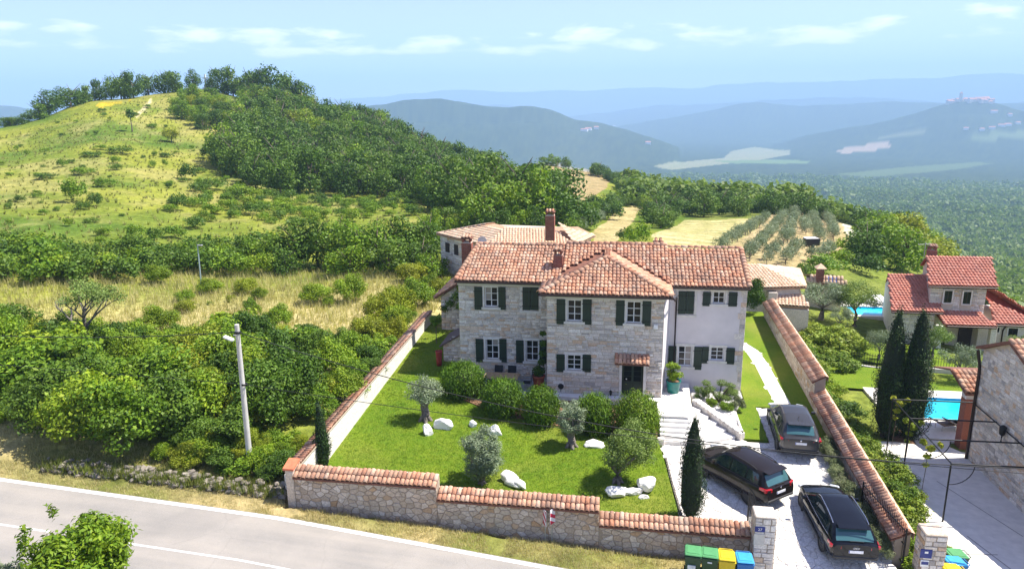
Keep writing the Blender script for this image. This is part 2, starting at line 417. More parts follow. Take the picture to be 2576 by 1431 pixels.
# beyond the hill and the plateau edge everything is wood
ffar = sst(240, 330, D3)
colr = mixn(colr, forest*(1-.35*sst(1500, 3000, D3)), ffar)
rside = sst(11, 16, X3)*sst(24, 28, Y3)*(D3 < 400)
colr = mixn(colr, mixn(c3(.12, .19, .03), c3(.20, .20, .06), n1), rside*(1-ffar)*.8)
def paint(pix, a, b, nn=None, world=None):
    P = world or plot(pix)
    if len(P) < 3: return
    m_ = inpoly_np(GX, GY, P)
    global colr
    m_ = m_ ^ (False)
    colr = np.where(m_[..., None], mixn(np.array(a), np.array(b), nn if nn is not None else n2), colr)
FIELDS = dict(
 brown=[(1345, 410), (1400, 408), (1470, 425), (1540, 440), (1530, 470), (1440, 515), (1415, 500), (1400, 465)],
 strip=[(1490, 585), (1545, 530), (1590, 515), (1620, 520), (1590, 560), (1545, 625), (1500, 620)],
 bare=[(1640, 590), (1720, 555), (1900, 550), (1905, 580), (1830, 625), (1700, 628), (1650, 640)],
 grove=[(1830, 625), (1905, 575), (1930, 545), (2100, 530), (2140, 610), (2080, 650), (1990, 700), (1880, 700), (1870, 650)])
paint(FIELDS['brown'], (.30, .22, .12), (.36, .28, .15))
paint(FIELDS['strip'], (.46, .37, .21), (.36, .29, .13))
st_ = np.clip(.5+.5*np.sin((GX*.55+GY*.84)*1.6)+(n1[..., 0]-.5)*2.2, 0, 1)[..., None]; paint(FIELDS['bare'], (.56, .46, .28), (.36, .33, .14), st_)
paint(FIELDS['grove'], (.46, .35, .22), (.34, .27, .14))
for pf, a, b in (([(1645, 418), (1700, 405), (1820, 398), (1840, 380), (1900, 370), (1990, 378), (1985, 390), (1900, 405), (1760, 420), (1690, 428)], (.27, .24, .16), (.18, .21, .09)),
                 ([(2095, 378), (2140, 370), (2200, 360), (2255, 360), (2240, 370), (2180, 382), (2120, 386)], (.36, .26, .21), (.30, .23, .17)),
                 ([(1800, 405), (1950, 402), (2040, 405), (2030, 412), (1850, 412)], (.11, .17, .06), (.13, .19, .06)),
                 ([(2430, 345), (2576, 330), (2640, 335), (2576, 348), (2480, 352)], (.10, .14, .05), (.13, .16, .06)),
                 ([(2100, 438), (2280, 420), (2460, 408), (2500, 412), (2330, 434), (2180, 446)], (.07, .11, .035), (.10, .13, .05)),
                 ([(2200, 345), (2330, 330), (2340, 336), (2220, 352)], (.12, .14, .06), (.14, .15, .08))):
    paint(pf, a, b)
TRACK = plot([(2110, 545), (2128, 548), (2140, 575), (2170, 600), (2190, 612), (2170, 612), (2140, 598), (2122, 580)])
paint(None, (.62, .58, .50), (.5, .46, .38), world=TRACK)
HP = plot([(384, 250), (380, 258), (352, 288), (342, 296), (346, 284), (372, 252)])
paint(None, (.62, .52, .34), (.50, .44, .24), world=HP)
paint([(235, 262), (320, 240), (400, 226), (395, 236), (330, 252), (250, 272)], (.60, .40, .03), (.34, .28, .04))
me = mesh_np('ground', np.stack([GX, GY, HG], -1).reshape(-1, 3),
     np.array([[i*NR+j, (i+1)*NR+j, (i+1)*NR+j+1, i*NR+j+1] for i in range(len(AZ)-1) for j in range(NR-1)][::1]), True)
at_ = me.color_attributes.new('cover', 'FLOAT_COLOR', 'POINT')
at_.data.foreach_set('color', np.concatenate([colr, np.ones(colr.shape[:2]+(1,))], -1).astype(np.float32).ravel())
m, t, b = new_mat('ground_cover')
ca = N(t, 'ShaderNodeVertexColor', layer_name='cover')
a1 = stretch(t, .28, .72, noise(t, 1.7, 8, .62, 'World')); a2 = stretch(t, .3, .7, noise(t, .33, 6, .6, 'World'))
c = mixc(t, 1.0, ca.outputs[0], ramp(t, a1, [(.55, .58, .5), (1.4, 1.38, 1.3)]), 'MULTIPLY')
c = mixc(t, 1.0, c, ramp(t, a2, [(.72, .78, .7), (1.25, 1.2, 1.2)]), 'MULTIPLY')
t.links.new(c, b.inputs['Base Color']); b.inputs['Roughness'].default_value = .95; b.inputs['Specular IOR Level'].default_value = .05
bump(t, b, mth(t, 'ADD', a1, a2), .55, .25)
o = obj('ground', me, m); tag(o, 'rolling hills, fields and valley floor', 'ground', kind='structure')
# hole check: inner disc under the camera
MB().lathe([(0.01, T(0, 6.1)-.4), (6.6, T(0, 6.1)-.4)], n=40).build('ground', m)['kind'] = 'structure'
# ------------------------------------------------------------------ masonry and tiles
M_MORTAR = mat('mortar', (.56, .47, .36), .9, ns=3, bs=.3)
M_STONE = mat_pieces('house_stone', [(.74, .66, .56), (.62, .56, .50), (.82, .75, .66), (.42, .38, .35), (.78, .70, .61), (.66, .46, .30), (.72, .65, .57), (.86, .80, .72), (.52, .46, .41)], stain=.14)
M_WSTONE = mat_pieces('wall_stone', [(.50, .40, .30), (.62, .51, .40), (.43, .35, .27), (.68, .58, .47), (.50, .33, .19), (.55, .47, .38), (.65, .55, .44), (.72, .63, .53)], stain=.25)
M_WMORT = mat('wall_mortar', (.34, .27, .20), .9, ns=2.5, bs=.3)
M_TILE = mat_pieces('old_clay_tile', [(.49, .22, .125), (.56, .27, .16), (.62, .345, .21), (.67, .41, .27), (.53, .245, .145), (.62, .365, .235), (.45, .20, .12), (.70, .48, .34), (.58, .30, .18)], grain=16, stain=.62, rough=.75)
M_TILEBED = mat('tile_bed', (.20, .085, .055), .9, ns=4, var=.3)
M_REDTILE = mat_pieces('red_clay_tile', [(.48, .17, .115), (.57, .23, .155), (.53, .20, .14), (.62, .27, .19)], grain=14, stain=.28, rough=.6)
M_REDBED = mat('red_tile_bed', (.26, .05, .03), .9, ns=4)
M_TANTILE = mat_pieces('tan_clay_tile', [(.66, .44, .28), (.74, .53, .36), (.70, .48, .32), (.78, .60, .44)], grain=20, stain=.10, rough=.7)
M_TANBED = mat('tan_tile_bed', (.40, .24, .14), .9, ns=4)
M_BRICK = mat_pieces('chimney_brick', [(.30, .10, .07), (.36, .13, .09), (.26, .085, .06), (.42, .18, .12)], grain=26, stain=.3)
M_WHITE = mat('white_render', (.70, .645, .635), .85, var=.09, ns=.9, bs=.1)
M_LIME = mat('limestone_trim', (.70, .66, .60), .8, var=.10, ns=5, bs=.2)
M_EAVE = mat('pale_eave_plaster', (.66, .62, .54), .85, var=.06)
M_GREEN = mat('green_shutter_paint', (.012, .030, .020), .45, var=.2, ns=9)
M_FRAME = mat('white_window_paint', (.80, .80, .78), .4, var=.03)
M_GUTTER = mat('brown_gutter_metal', (.045, .028, .022), .4, metal=.5)
M_IRON = mat('black_iron', (.012, .012, .013), .45, metal=.4)
def glass_mat(name, col, rough=.05, spec=.8):
    if name in MATS: return MATS[name]
    m, t, b = new_mat(name); b.inputs['Base Color'].default_value = (*col, 1); b.inputs['Roughness'].default_value = rough
    b.inputs['Specular IOR Level'].default_value = spec
    MATS[name] = m; return m
M_GLASS = glass_mat('window_glass', (.010, .012, .014), .12, .3)

M_CURT = glass_mat('curtained_glass', (.34, .30, .27), .2, .3)
def tile_mesh(name, w, l, mt, n=5):
    """barrel tile: x across, y up the slope, front (low) end wider, with a rim thickness"""
    V = []; Fc = []
    for (yy, r, zo) in ((0, w*.56, .045), (l*1.12, w*.46, .018)):
        for k in range(n+1):
            a = math.pi*k/n; V.append((-r*math.cos(a), yy, zo + .78*r*math.sin(a)))
    for k in range(n+1):
        a = math.pi*k/n; r = w*.43; V.append((-r*math.cos(a), 0.004, .03 + .70*r*math.sin(a)))
    for k in range(n):
        Fc.append((k, k+1, n+2+k, n+1+k)); Fc.append((2*n+2+k, 2*n+3+k, k+1, k))
    me = bpy.data.meshes.new(name); me.from_pydata(V, [], Fc); me.materials.append(mt)
    me.polygons.foreach_set('use_smooth', [i % 2 == 0 for i in range(len(Fc))]); me.update(); return me
TILE_CACHE = {}
def tile_cells(o, u, v, W, L, tw, tl, keep=None, jit=.016):
    """tile frames on the plane through o with unit axes u (along the eave), v (up the slope)"""
    u = Vector(u).normalized(); v = Vector(v).normalized(); n = u.cross(v); o = Vector(o); out = []
    nc = max(1, int(round(W/tw))); nr = max(1, int(math.ceil(L/tl)))
    for r in range(nr):
        for c in range(nc):
            uu = (c+.5)*W/nc; vv = r*tl
            if keep and not keep(uu, vv+tl*.5): continue
            p = o+u*(uu+random.uniform(-jit, jit))+v*(vv+random.uniform(-jit, jit)*1.6)+n*random.uniform(0, jit*.8)
            a = random.uniform(-.05, .05); uu2 = (u*math.cos(a)+v*math.sin(a)); vv2 = n.cross(uu2)
            M4 = Matrix(((uu2.x, vv2.x, n.x, p.x), (uu2.y, vv2.y, n.y, p.y), (uu2.z, vv2.z, n.z, p.z), (0, 0, 0, 1)))
            out.append(M4)
    return out
def place_pieces(parent, name, me, mats, budget, key=None):
    """the pieces that show largest become objects, the rest one joined part"""
    cam_v = Vector(CAM)
    if key is None: key = lambda M4: (M4.translation-cam_v).length
    mats = sorted(mats, key=key)
    pi = parent.matrix_world.inverted() if False else None
    off = Matrix.Translation(-Vector(parent.location)) if parent.parent is None else Matrix.Identity(4)
    for M4 in mats[:budget]:
        o = link(bpy.data.objects.new(name, me)); o.parent = parent; o.matrix_local = off @ M4
    rest = mats[budget:]
    if rest:
        V = np.array([v.co[:] for v in me.vertices]); Fc = [tuple(p.vertices) for p in me.polygons]
        k = len(Fc[0]); Fn = np.array(Fc); AV = []; AF = []
        for i, M4 in enumerate(rest):
            A = np.array(off @ M4); AV.append(V @ A[:3, :3].T + A[:3, 3]); AF.append(Fn+i*len(V))
        m2 = mesh_np(name+'_field', np.concatenate(AV), np.concatenate(AF), True)
        o = obj(name+'_field', m2, me.materials[0], parent); o['kind'] = 'stuff'
def roof(parent, name, o, u, v, W, L, tw, tl, mt, bed, budget, keep=None, poly=None, store=None):
    """roof slab under a field of barrel tiles; poly: outline in (u,v)"""
    u = Vector(u).normalized(); v = Vector(v).normalized(); o = Vector(o)
    poly = poly or [(0, 0), (W, 0), (W, L), (0, L)]
    mb = MB(); mb.slab([o+u*a+v*b for a, b in poly], .09)
    off = Vector(parent.location) if parent.parent is None else Vector((0, 0, 0))
    mb.v = [tuple(Vector(p)-off) for p in mb.v]
    mb.build('roof_slab', bed, parent)
    kp = keep or (lambda a, b: inpoly(a, b, poly))
    cells = tile_cells(o, u, v, W, L, tw, tl, kp)
    if store is not None: store += cells; return
    key = (name, round(tw, 3), round(tl, 3), mt.name)
    if key not in TILE_CACHE: TILE_CACHE[key] = tile_mesh(name, tw, tl, mt)
    place_pieces(parent, name, TILE_CACHE[key], cells, budget)
def ridge_cells(a, b, tl=.36):
    a = Vector(a); b = Vector(b); d = (b-a); L = d.length; d.normalize()
    side = d.cross(Vector((0, 0, 1))).normalized(); up = side.cross(d); out = []
    for i in range(max(1, int(L/tl))):
        p = a+d*(i*L/max(1, int(L/tl))); 
        out.append(Matrix(((side.x, d.x, up.x, p.x), (side.y, d.y, up.y, p.y), (side.z, d.z, up.z, p.z), (0, 0, 0, 1))))
    return out
def stone_rects(W, H, hr, wr, opens, top=None, rng=random):
    out = []; z = 0.0
    while z < H-.05:
        h = rng.uniform(*hr); h = min(h, H-z)
        if H-z-h < hr[0]*.6: h = H-z
        x = 0.0
        while x < W-.02:
            w_ = rng.uniform(*wr)*(.7+.6*h/hr[1]); w_ = min(w_, W-x)
            if W-x-w_ < wr[0]*.6: w_ = W-x
            a0, a1 = x, x+w_
            for (u0, u1, v0, v1) in opens:
                if z+h > v0+.01 and z < v1-.01 and a1 > u0 and a0 < u1:
                    if a0 >= u0: a0 = max(a0, u1)
                    elif a1 <= u1: a1 = min(a1, u0)
                    else: a1 = u0
            if a1-a0 > .05:
                hh = h
                if rng.random() < .22 and h > hr[0]*1.35:   # two thin stones in one course
                    s_ = rng.uniform(.4, .6)*h; out.append((a0, a1, z, z+s_)); out.append((a0, a1, z+s_, z+h))
                else: out.append((a0, a1, z, z+hh))
            x += w_
        z += h
    return out
def stone_geo(r, o, u, n, proud, gap, rng=random):
    a0, a1, z0, z1 = r; j = min(.022, (z1-z0)*.16, (a1-a0)*.12)
    q = lambda: rng.uniform(-j, j)
    c = [(a0+gap+q()*.5, z0+gap+q()*.5), (a1-gap+q()*.5, z0+gap+q()*.5), (a1-gap+q()*.5, z1-gap+q()*.5), (a0+gap+q()*.5, z1-gap+q()*.5)]
    k = min(.018, (z1-z0)*.18); p = proud*rng.uniform(.55, 1.35); V = []
    for x, z in c: V.append(o+u*x+Vector((0, 0, z))-n*.01)
    cx = sum(x for x, _ in c)/4; cz = sum(z for _, z in c)/4
    for x, z in c:
        dx, dz = cx-x, cz-z; L = math.hypot(dx, dz)+1e-6
        V.append(o+u*(x+dx/L*k*1.5)+Vector((0, 0, z+dz/L*k*1.5))+n*(p*rng.uniform(.8, 1.15)))
    return V, [(4, 5, 6, 7), (0, 1, 5, 4), (1, 2, 6, 5), (2, 3, 7, 6), (3, 0, 4, 7)]
def stone_face(parent, o, u, W, H, opens=(), hr=(.10, .22), wr=(.20, .55), mt=None, budget=100, proud=.03, gap=.008, name='stone', seed=1, topfn=None, botfn=None):
    rng = random.Random(seed); u = Vector(u).normalized(); o = Vector(o); n = u.cross(Vector((0, 0, 1)))
    n = Vector((u.y, -u.x, 0))
    rects = stone_rects(W, H, hr, wr, opens, rng=rng)
    if topfn: rects = [r for r in rects if r[3] <= topfn((r[0]+r[1])/2)+.02 and (not botfn or r[2] >= botfn((r[0]+r[1])/2)-.25)]
    rects.sort(key=lambda r: -(r[1]-r[0])*(r[3]-r[2]))
    off = Vector(parent.location) if parent.parent is None else Vector((0, 0, 0))
    AV = []; AF = []
    for i, r in enumerate(rects):
        V, Fc = stone_geo(r, o-off, u, n, proud, gap, rng)
        if i < budget:
            c = sum(V, Vector())/8
            me = bpy.data.meshes.new(name); me.from_pydata([tuple(p-c) for p in V], [], Fc); me.materials.append(mt)
            ob = link(bpy.data.objects.new(name, me)); ob.parent = parent; ob.location = c
        else:
            b = len(AV); AV += [tuple(p) for p in V]; AF += [tuple(x+b for x in f) for f in Fc]
    if AV:
        me = mesh_np(name+'_field', np.array(AV), np.array(AF)); ob = obj(name+'_field', me, mt, parent); ob['kind'] = 'stuff'
def wall_open(mb, o, u, W, H, opens, depth=.28):
    """front skin of a wall with real openings and their reveals"""
    u = Vector(u).normalized(); o = Vector(o); n = Vector((u.y, -u.x, 0)); Z = Vector((0, 0, 1))
    us = sorted({0, W, *[c for q in opens for c in q[:2]]}); vs_ = sorted({0, H, *[c for q in opens for c in q[2:]]})
    for i in range(len(us)-1):
        for j in range(len(vs_)-1):
            cu, cv_ = (us[i]+us[i+1])/2, (vs_[j]+vs_[j+1])/2
            if any(q[0] < cu < q[1] and q[2] < cv_ < q[3] for q in opens): continue
            mb.add([o+u*us[i]+Z*vs_[j], o+u*us[i+1]+Z*vs_[j], o+u*us[i+1]+Z*vs_[j+1], o+u*us[i]+Z*vs_[j+1]], [(0, 1, 2, 3)])
    for a, b, c, d in opens:
        P = [o+u*a+Z*c, o+u*b+Z*c, o+u*b+Z*d, o+u*a+Z*d]; Q = [p-n*depth for p in P]
        for k in range(4): mb.add([P[k], P[(k+1) % 4], Q[(k+1) % 4], Q[k]], [(0, 1, 2, 3)])
def loc_(parent, mb):
    off = Vector(parent.location) if parent.parent is None else Vector((0, 0, 0))
    mb.v = [tuple(Vector(p)-off) for p in mb.v]; return mb
def P(parent, name, m, mb): return loc_(parent, mb).build(name, m, parent)
def window(parent, x0, x1, z0, z1, Y, cols=2, rows=3, sill=True, lintel=True, rec=.13, curtain=()):
    """casement in the opening: frame, bars, one pane for each light, stone lintel and sill"""
    fw = .055
    mb = MB(); yf = Y+rec
    mb.box(x0, x0+fw, yf, yf+.05, z0, z1); mb.box(x1-fw, x1, yf, yf+.05, z0, z1)
    mb.box(x0+fw, x1-fw, yf, yf+.05, z0, z0+fw); mb.box(x0+fw, x1-fw, yf, yf+.05, z1-fw, z1)
    w_ = P(parent, 'window', M_FRAME, mb)
    bw = .032
    for i in range(1, cols):
        x = x0+(x1-x0)*i/cols; k = .045 if cols == 2 else bw
        MBx = MB().box(x-k/2, x+k/2, yf-.004, yf+.045, z0+fw, z1-fw); b_ = loc_(parent, MBx).build('bar', M_FRAME, w_)
    for j in range(1, rows):
        z = z0+(z1-z0)*j/rows
        for i in range(cols):
            xa = x0+(x1-x0)*i/cols+.03; xb = x0+(x1-x0)*(i+1)/cols-.03
            loc_(parent, MB().box(xa, xb, yf+.002, yf+.04, z-bw/2, z+bw/2)).build('bar', M_FRAME, w_)
    for i in range(cols):
        for j in range(rows):
            xa = x0+(x1-x0)*i/cols; xb = x0+(x1-x0)*(i+1)/cols; za = z0+(z1-z0)*j/rows; zb = z0+(z1-z0)*(j+1)/rows
            tx = random.uniform(-.004, .004); tz = random.uniform(-.004, .004)
            loc_(parent, MB().add([(xa, yf+.03+tx, za), (xb, yf+.03-tx, za), (xb, yf+.03-tx+tz, zb), (xa, yf+.03+tx+tz, zb)], [(0, 1, 2, 3)])).build('pane', M_CURT if (i, j) in curtain else M_GLASS, w_, fix=False)
    if lintel: loc_(parent, MB().box(x0-.16, x1+.16, Y-.045, Y+.02, z1+.004, z1+.17)).build('lintel', M_LIME, w_)
    if sill: loc_(parent, MB().box(x0-.18, x1+.18, Y-.10, Y+rec-.005, z0-.14, z0-.003)).build('sill', M_LIME, w_)
    for s_, xx in ((-1, x0), (1, x1)):
        loc_(parent, MB().box(xx-.11 if s_ < 0 else xx+.003, xx-.003 if s_ < 0 else xx+.11, Y-.042, Y+.02, z0, z1)).build('jamb', M_LIME, w_)
    return w_
def shutter(parent, x0, x1, z0, z1, Y, out=.06):
    mb = MB(); mb.cbox(((x0+x1)/2, Y-out, (z0+z1)/2), x1-x0, .04, z1-z0, ch=.008)
    s_ = P(parent, 'shutter', M_GREEN, mb)
    n = max(2, int((x1-x0)/.11)); 
    for i in range(n):
        xa = x0+.02+(x1-x0-.04)*i/n; xb = x0+.02+(x1-x0-.04)*(i+1)/n
        loc_(parent, MB().box(xa+.006, xb-.006, Y-out-.032, Y-out-.019, z0+.02, z1-.02)).build('plank', M_GREEN, s_)
    for z in (z0+.18*(z1-z0), z1-.18*(z1-z0)): loc_(parent, MB().box(x0-.05, x1+.02, Y-out-.040, Y-out-.033, z-.018, z+.018)).build('hinge', M_IRON, s_)
def rect_on(px0, py0, px1, py1, Y):
    a = gy(px0, py0, Y); b = gy(px1, py1, Y); c = gy(px1, py0, Y); d = gy(px0, py1, Y)
    return (a[0]+d[0])/2, (b[0]+c[0])/2, (b[2]+d[2])/2, (a[2]+c[2])/2
def brick_stack(parent, x, y, z0, z1, sx, sy, rows=None, cap=True, name='chimney', mt=None):
    """chimney of separate bricks round a core, tile cap on little piers"""
    ch = P(parent, name, M_MORTAR, MB().box(x-sx/2+.012, x+sx/2-.012, y-sy/2+.012, y+sy/2-.012, z0, z1))
    bh = .085; bl = .24; off = Vector(parent.location) if parent.parent is None else Vector((0, 0, 0))
    me = bpy.data.meshes.get('brick_unit')
    if me is None:
        me = MB().cbox((0, 0, 0), 1, .12, .075, ch=.006).mesh('brick_unit'); me.materials.append(M_BRICK)
    j = 0; z = z0+bh/2
    while z < z1-bh*.4:
        for (px_, py_, L, rz) in ((x, y-sy/2+.045, sx, 0), (x+sx/2-.045, y, sy, math.pi/2), (x-sx/2+.045, y, sy, math.pi/2)):
            n = max(1, int(round(L/bl))); sh = .5 if j % 2 else 0
            for i in range(n+(1 if sh else 0)):
                a = max(-L/2, -L/2+(i-sh)*L/n); b_ = min(L/2, -L/2+(i-sh+1)*L/n)
                if b_-a < .04: continue
                ob = link(bpy.data.objects.new('brick', me)); ob.parent = ch
                c = (a+b_)/2; ob.location = (px_+c*math.cos(rz)-off.x, py_+c*math.sin(rz)-off.y, z-off.z); ob.rotation_euler = (0, 0, rz)
                ob.scale = (b_-a-.012, 1, 1)
        z += bh; j += 1
    if cap:
        mb = MB()
        for a in (-1, 1):
            for b_ in (-1, 1): mb.box(x+a*(sx/2-.09)-.06, x+a*(sx/2-.09)+.06, y+b_*(sy/2-.09)-.06, y+b_*(sy/2-.09)+.06, z1, z1+.2)
        loc_(parent, mb).build('pier', M_BRICK, ch)
        loc_(parent, MB().box(x-sx/2-.05, x+sx/2+.05, y-sy/2-.05, y+sy/2+.05, z1+.2, z1+.27)).build('cap_slab', M_TILEBED, ch)
        cm = bpy.data.meshes.get('cap_tile') or tile_mesh('cap_tile', .19, .42, M_TILE)
        n = max(2, int(sx/.19))
        for s_ in (0, 1):
            for i in range(n):
                ob = link(bpy.data.objects.new('cap_tile', cm)); ob.parent = ch
                xx = x-sx/2+(i+.5)*sx/n; yy = y-sy/2-.08 if s_ == 0 else y+sy/2+.08
                ob.location = (xx-off.x, yy-off.y, z1+.27-off.z); ob.rotation_euler = (math.radians(22), 0, 0 if s_ == 0 else math.pi)
    return ch

# ------------------------------------------------------------------ main house
YB, YW = 37.6, 40.0        # front faces: middle block and the wings
XH0, XB0, XB1, XH1 = -9.55, -4.03, 2.27, 6.88
ZB = 0.9; ZE = 7.15
H = thing('stone_house', 'two storey stone farmhouse with old clay tile roofs and dark green shutters', 'house', (-1, 41, 1))
PB = lambda *p: rect_on(*p, YB); PW = lambda *p: rect_on(*p, YW)
WB = [PB(1427, 755, 1463.5, 808), PB(1576, 759, 1613.5, 813), PB(1426, 893, 1462.5, 931)]
DOOR = PB(1564, 913, 1618, 996)
WL = [PW(1219, 722.5, 1251.8, 772), PW(1222.4, 853.6, 1254.2, 903.5), PW(1323, 856.6, 1354.7, 908)]
WR = [PW(1793.8, 734.6, 1823.8, 764), PW(1705.6, 871, 1740.3, 921), PW(1787.5, 874, 1821, 906.5)]
SB = [(1400, 752.5, 1422, 815.5), (1465.7, 752.5, 1488, 816.5), (1549.6, 755, 1571, 818.8), (1616, 756, 1638, 820), (1399.7, 891, 1420.4, 935.5), (1465.4, 892, 1486.7, 936)]
SL = [(1193.3, 721.6, 1212.8, 779), (1253.5, 722, 1272, 779.5), (1314.8, 723, 1334.4, 780), (1334.8, 723, 1354.4, 780), (1196.9, 852, 1215.8, 910.6), (1256.2, 852.5, 1274.3, 911), (1298, 855.7, 1317, 912.5), (1357, 855.7, 1374, 912.7)]
SR = [(1706.6, 733, 1726, 789.8), (1726.4, 733, 1746, 789.8), (1768, 734.6, 1787.5, 770), (1833, 735, 1854.8, 771), (1681.6, 870, 1700.7, 916), (1745.5, 872, 1765.5, 930), (1766.3, 872, 1782.5, 914), (1827, 875, 1848, 916)]
def rel(rs, x0, z0): return [(r[0]-x0, r[1]-x0, r[2]-z0, r[3]-z0) for r in rs]
HB = ZE-ZB
mb = MB()
ob_ = rel(WB+[DOOR], XB0, ZB); ol_ = rel(WL, XH0, ZB); or_ = rel(WR, XB1, ZB)
wall_open(mb, (XB0, YB, ZB), (1, 0, 0), XB1-XB0, HB, ob_)
wall_open(mb, (XH0, YW, ZB), (1, 0, 0), XB0-XH0, HB, ol_)
mb.add([(XB0, YB, ZB), (XB0, YW+.3, ZB), (XB0, YW+.3, ZE), (XB0, YB, ZE)], [(0, 1, 2, 3)])
mb.add([(XH0, YW, ZB), (XH0+1.2, 47, ZB), (XH0+1.2, 47, ZE), (XH0, YW, ZE)], [(0, 1, 2, 3)])
mb.add([(XH0+1.2, 47, ZB), (XH1, 47, ZB), (XH1, 47, ZE), (XH0+1.2, 47, ZE)], [(0, 1, 2, 3)])
mb.add([(XH0, YW, ZE), (XH0+1.2, 47, ZE), (XH0+.6, 43.4, ZE+1.32)], [(0, 1, 2)]); mb.add([(XH1, YW, ZE), (XH1, 47, ZE), (XH1, 43.4, ZE+1.32)], [(0, 1, 2)])
P(H, 'wall', M_MORTAR, mb)
mb = MB(); wall_open(mb, (XB1, YW, ZB), (1, 0, 0), XH1-XB1, HB, or_)
mb.add([(XH1, YW, ZB), (XH1, 47, ZB), (XH1, 47, ZE), (XH1, YW, ZE)], [(0, 1, 2, 3)])
tag(P(H, 'rendered_wall', M_WHITE, mb), 'smooth pinkish white render of the right wing')
P(H, 'side_wall', M_WHITE, MB().add([(XB1+.002, YB-.03, ZB), (XB1+.46, YW+.02, ZB), (XB1+.46, YW+.02, ZE), (XB1+.002, YB-.03, ZE)], [(0, 1, 2, 3)]))

pad = lambda rs, a=.11, b=.15, c=.16: [(q[0]-a, q[1]+a, q[2]-b, q[3]+c) for q in rs]
dr_ = (ob_[3][0]-.14, ob_[3][1]+.14, ob_[3][2]-.5, ob_[3][3]+.1)
stone_face(H, (XB0, YB, ZB), (1, 0, 0), XB1-XB0, HB, pad(ob_[:3])+[dr_], mt=M_STONE, budget=160, seed=3)
stone_face(H, (XH0, YW, ZB), (1, 0, 0), XB0-XH0, HB, pad(ol_), mt=M_STONE, budget=140, seed=4)
# quoins of the rendered wing and corner blocks of the middle block
z = ZB; i = 0
while z < ZE-.2:
    h = random.uniform(.26, .42); l = random.choice((.22, .30, .42, .55))
    P(H, 'quoin', M_STONE, MB().cbox((XH1-l/2+.015, YW-.004, z+h/2), l, .05, h-.015, ch=.012)); z += h; i += 1
for r in WB: window(H, *r, YB, 2, 3)
for r, cu in zip(WL, (((0, 2), (0, 1)), ((1, 2),), ())): window(H, *r, YW, 2, 3, curtain=cu)
window(H, *WR[0], YW, 2, 2); window(H, *WR[1], YW, 2, 3, curtain=((1, 0), (1, 1), (1, 2))); window(H, *WR[2], YW, 2, 3)
for q in SB: shutter(H, *rect_on(*q, YB-.07), YB)
for q in SL: shutter(H, *rect_on(*q, YW-.07), YW)
for q in SR: shutter(H, *rect_on(*q, YW-.07), YW)
for q in ((1314, 722, 1355, 781), (1706, 732, 1747, 791)):
    r = rect_on(*q, YW); mb = MB(); mb.box(r[0]-.14, r[1]+.14, YW-.036, YW+.01, r[3]+.003, r[3]+.13); mb.box(r[0]-.16, r[1]+.16, YW-.07, YW+.01, r[2]-.14, r[2]-.02)
    mb.box(r[0]-.13, r[0]-.006, YW-.034, YW+.01, r[2]-.016, r[3]); mb.box(r[1]+.006, r[1]+.13, YW-.034, YW+.01, r[2]-.016, r[3]); P(H, 'window_surround', M_LIME, mb)
# door
x0, x1, z0, z1 = DOOR
d_ = P(H, 'door', M_GREEN, MB().cbox(((x0+x1)/2, YB+.13, (z0+z1)/2), x1-x0, .06, z1-z0, ch=.008))
xm = (x0+x1)/2
for s_ in (-1, 1):
    for j in range(3):
        xa = xm+(.06 if s_ > 0 else -.46); za = z0+.85+j*.3
        loc_(H, MB().box(xa, xa+.40, YB+.09, YB+.098, za, za+.27)).build('pane', M_GLASS, d_)
    loc_(H, MB().cbox((xm+s_*.27, YB+.095, z0+.42), .44, .02, .60, ch=.008)).build('panel', M_GREEN, d_)
loc_(H, MB().lathe([(.0, -.05), (.03, -.045), (.04, -.02), (.02, 0), (.02, .02)], (xm-.33, YB+.07, z0+.98), 12, 'Y')).build('knob', M_FRAME, d_)
for a, b in ((x0-.15, x0-.002), (x1+.002, x1+.15)): P(H, 'door_jamb', M_LIME, MB().box(a, b, YB-.05, YB+.1, z0-.05, z1))
P(H, 'door_lintel', M_LIME, MB().box(x0-.2, x1+.2, YB-.055, YB+.1, z1+.002, z1+.17))
# tiled awning over the door
aw = rect_on(1547, 880, 1634, 912, YB-.25)
A_ = P(H, 'awning', M_TILEBED, MB().slab([(aw[0], YB-.62, aw[2]+.02), (aw[1], YB-.62, aw[2]+.02), (aw[1], YB-.03, aw[2]+.36), (aw[0], YB-.03, aw[2]+.36)], .06))
cm = tile_mesh('awning_tile', .2, .36, M_TILE); off = Vector(H.location)
for M4 in tile_cells((aw[0], YB-.66, aw[2]+.02), (1, 0, 0), (0, .6, .345), aw[1]-aw[0], .66, .205, .33):
    ob = link(bpy.data.objects.new('tile', cm)); ob.parent = A_; ob.matrix_local = Matrix.Translation(-off) @ M4
mb = MB()
for x in (aw[0]+.06, aw[1]-.06): mb.cbox((x, YB-.30, aw[2]-.02), .07, .6, .07)
loc_(H, mb).build('bracket', mat('oak_beam', (.10, .055, .03), .8), A_)
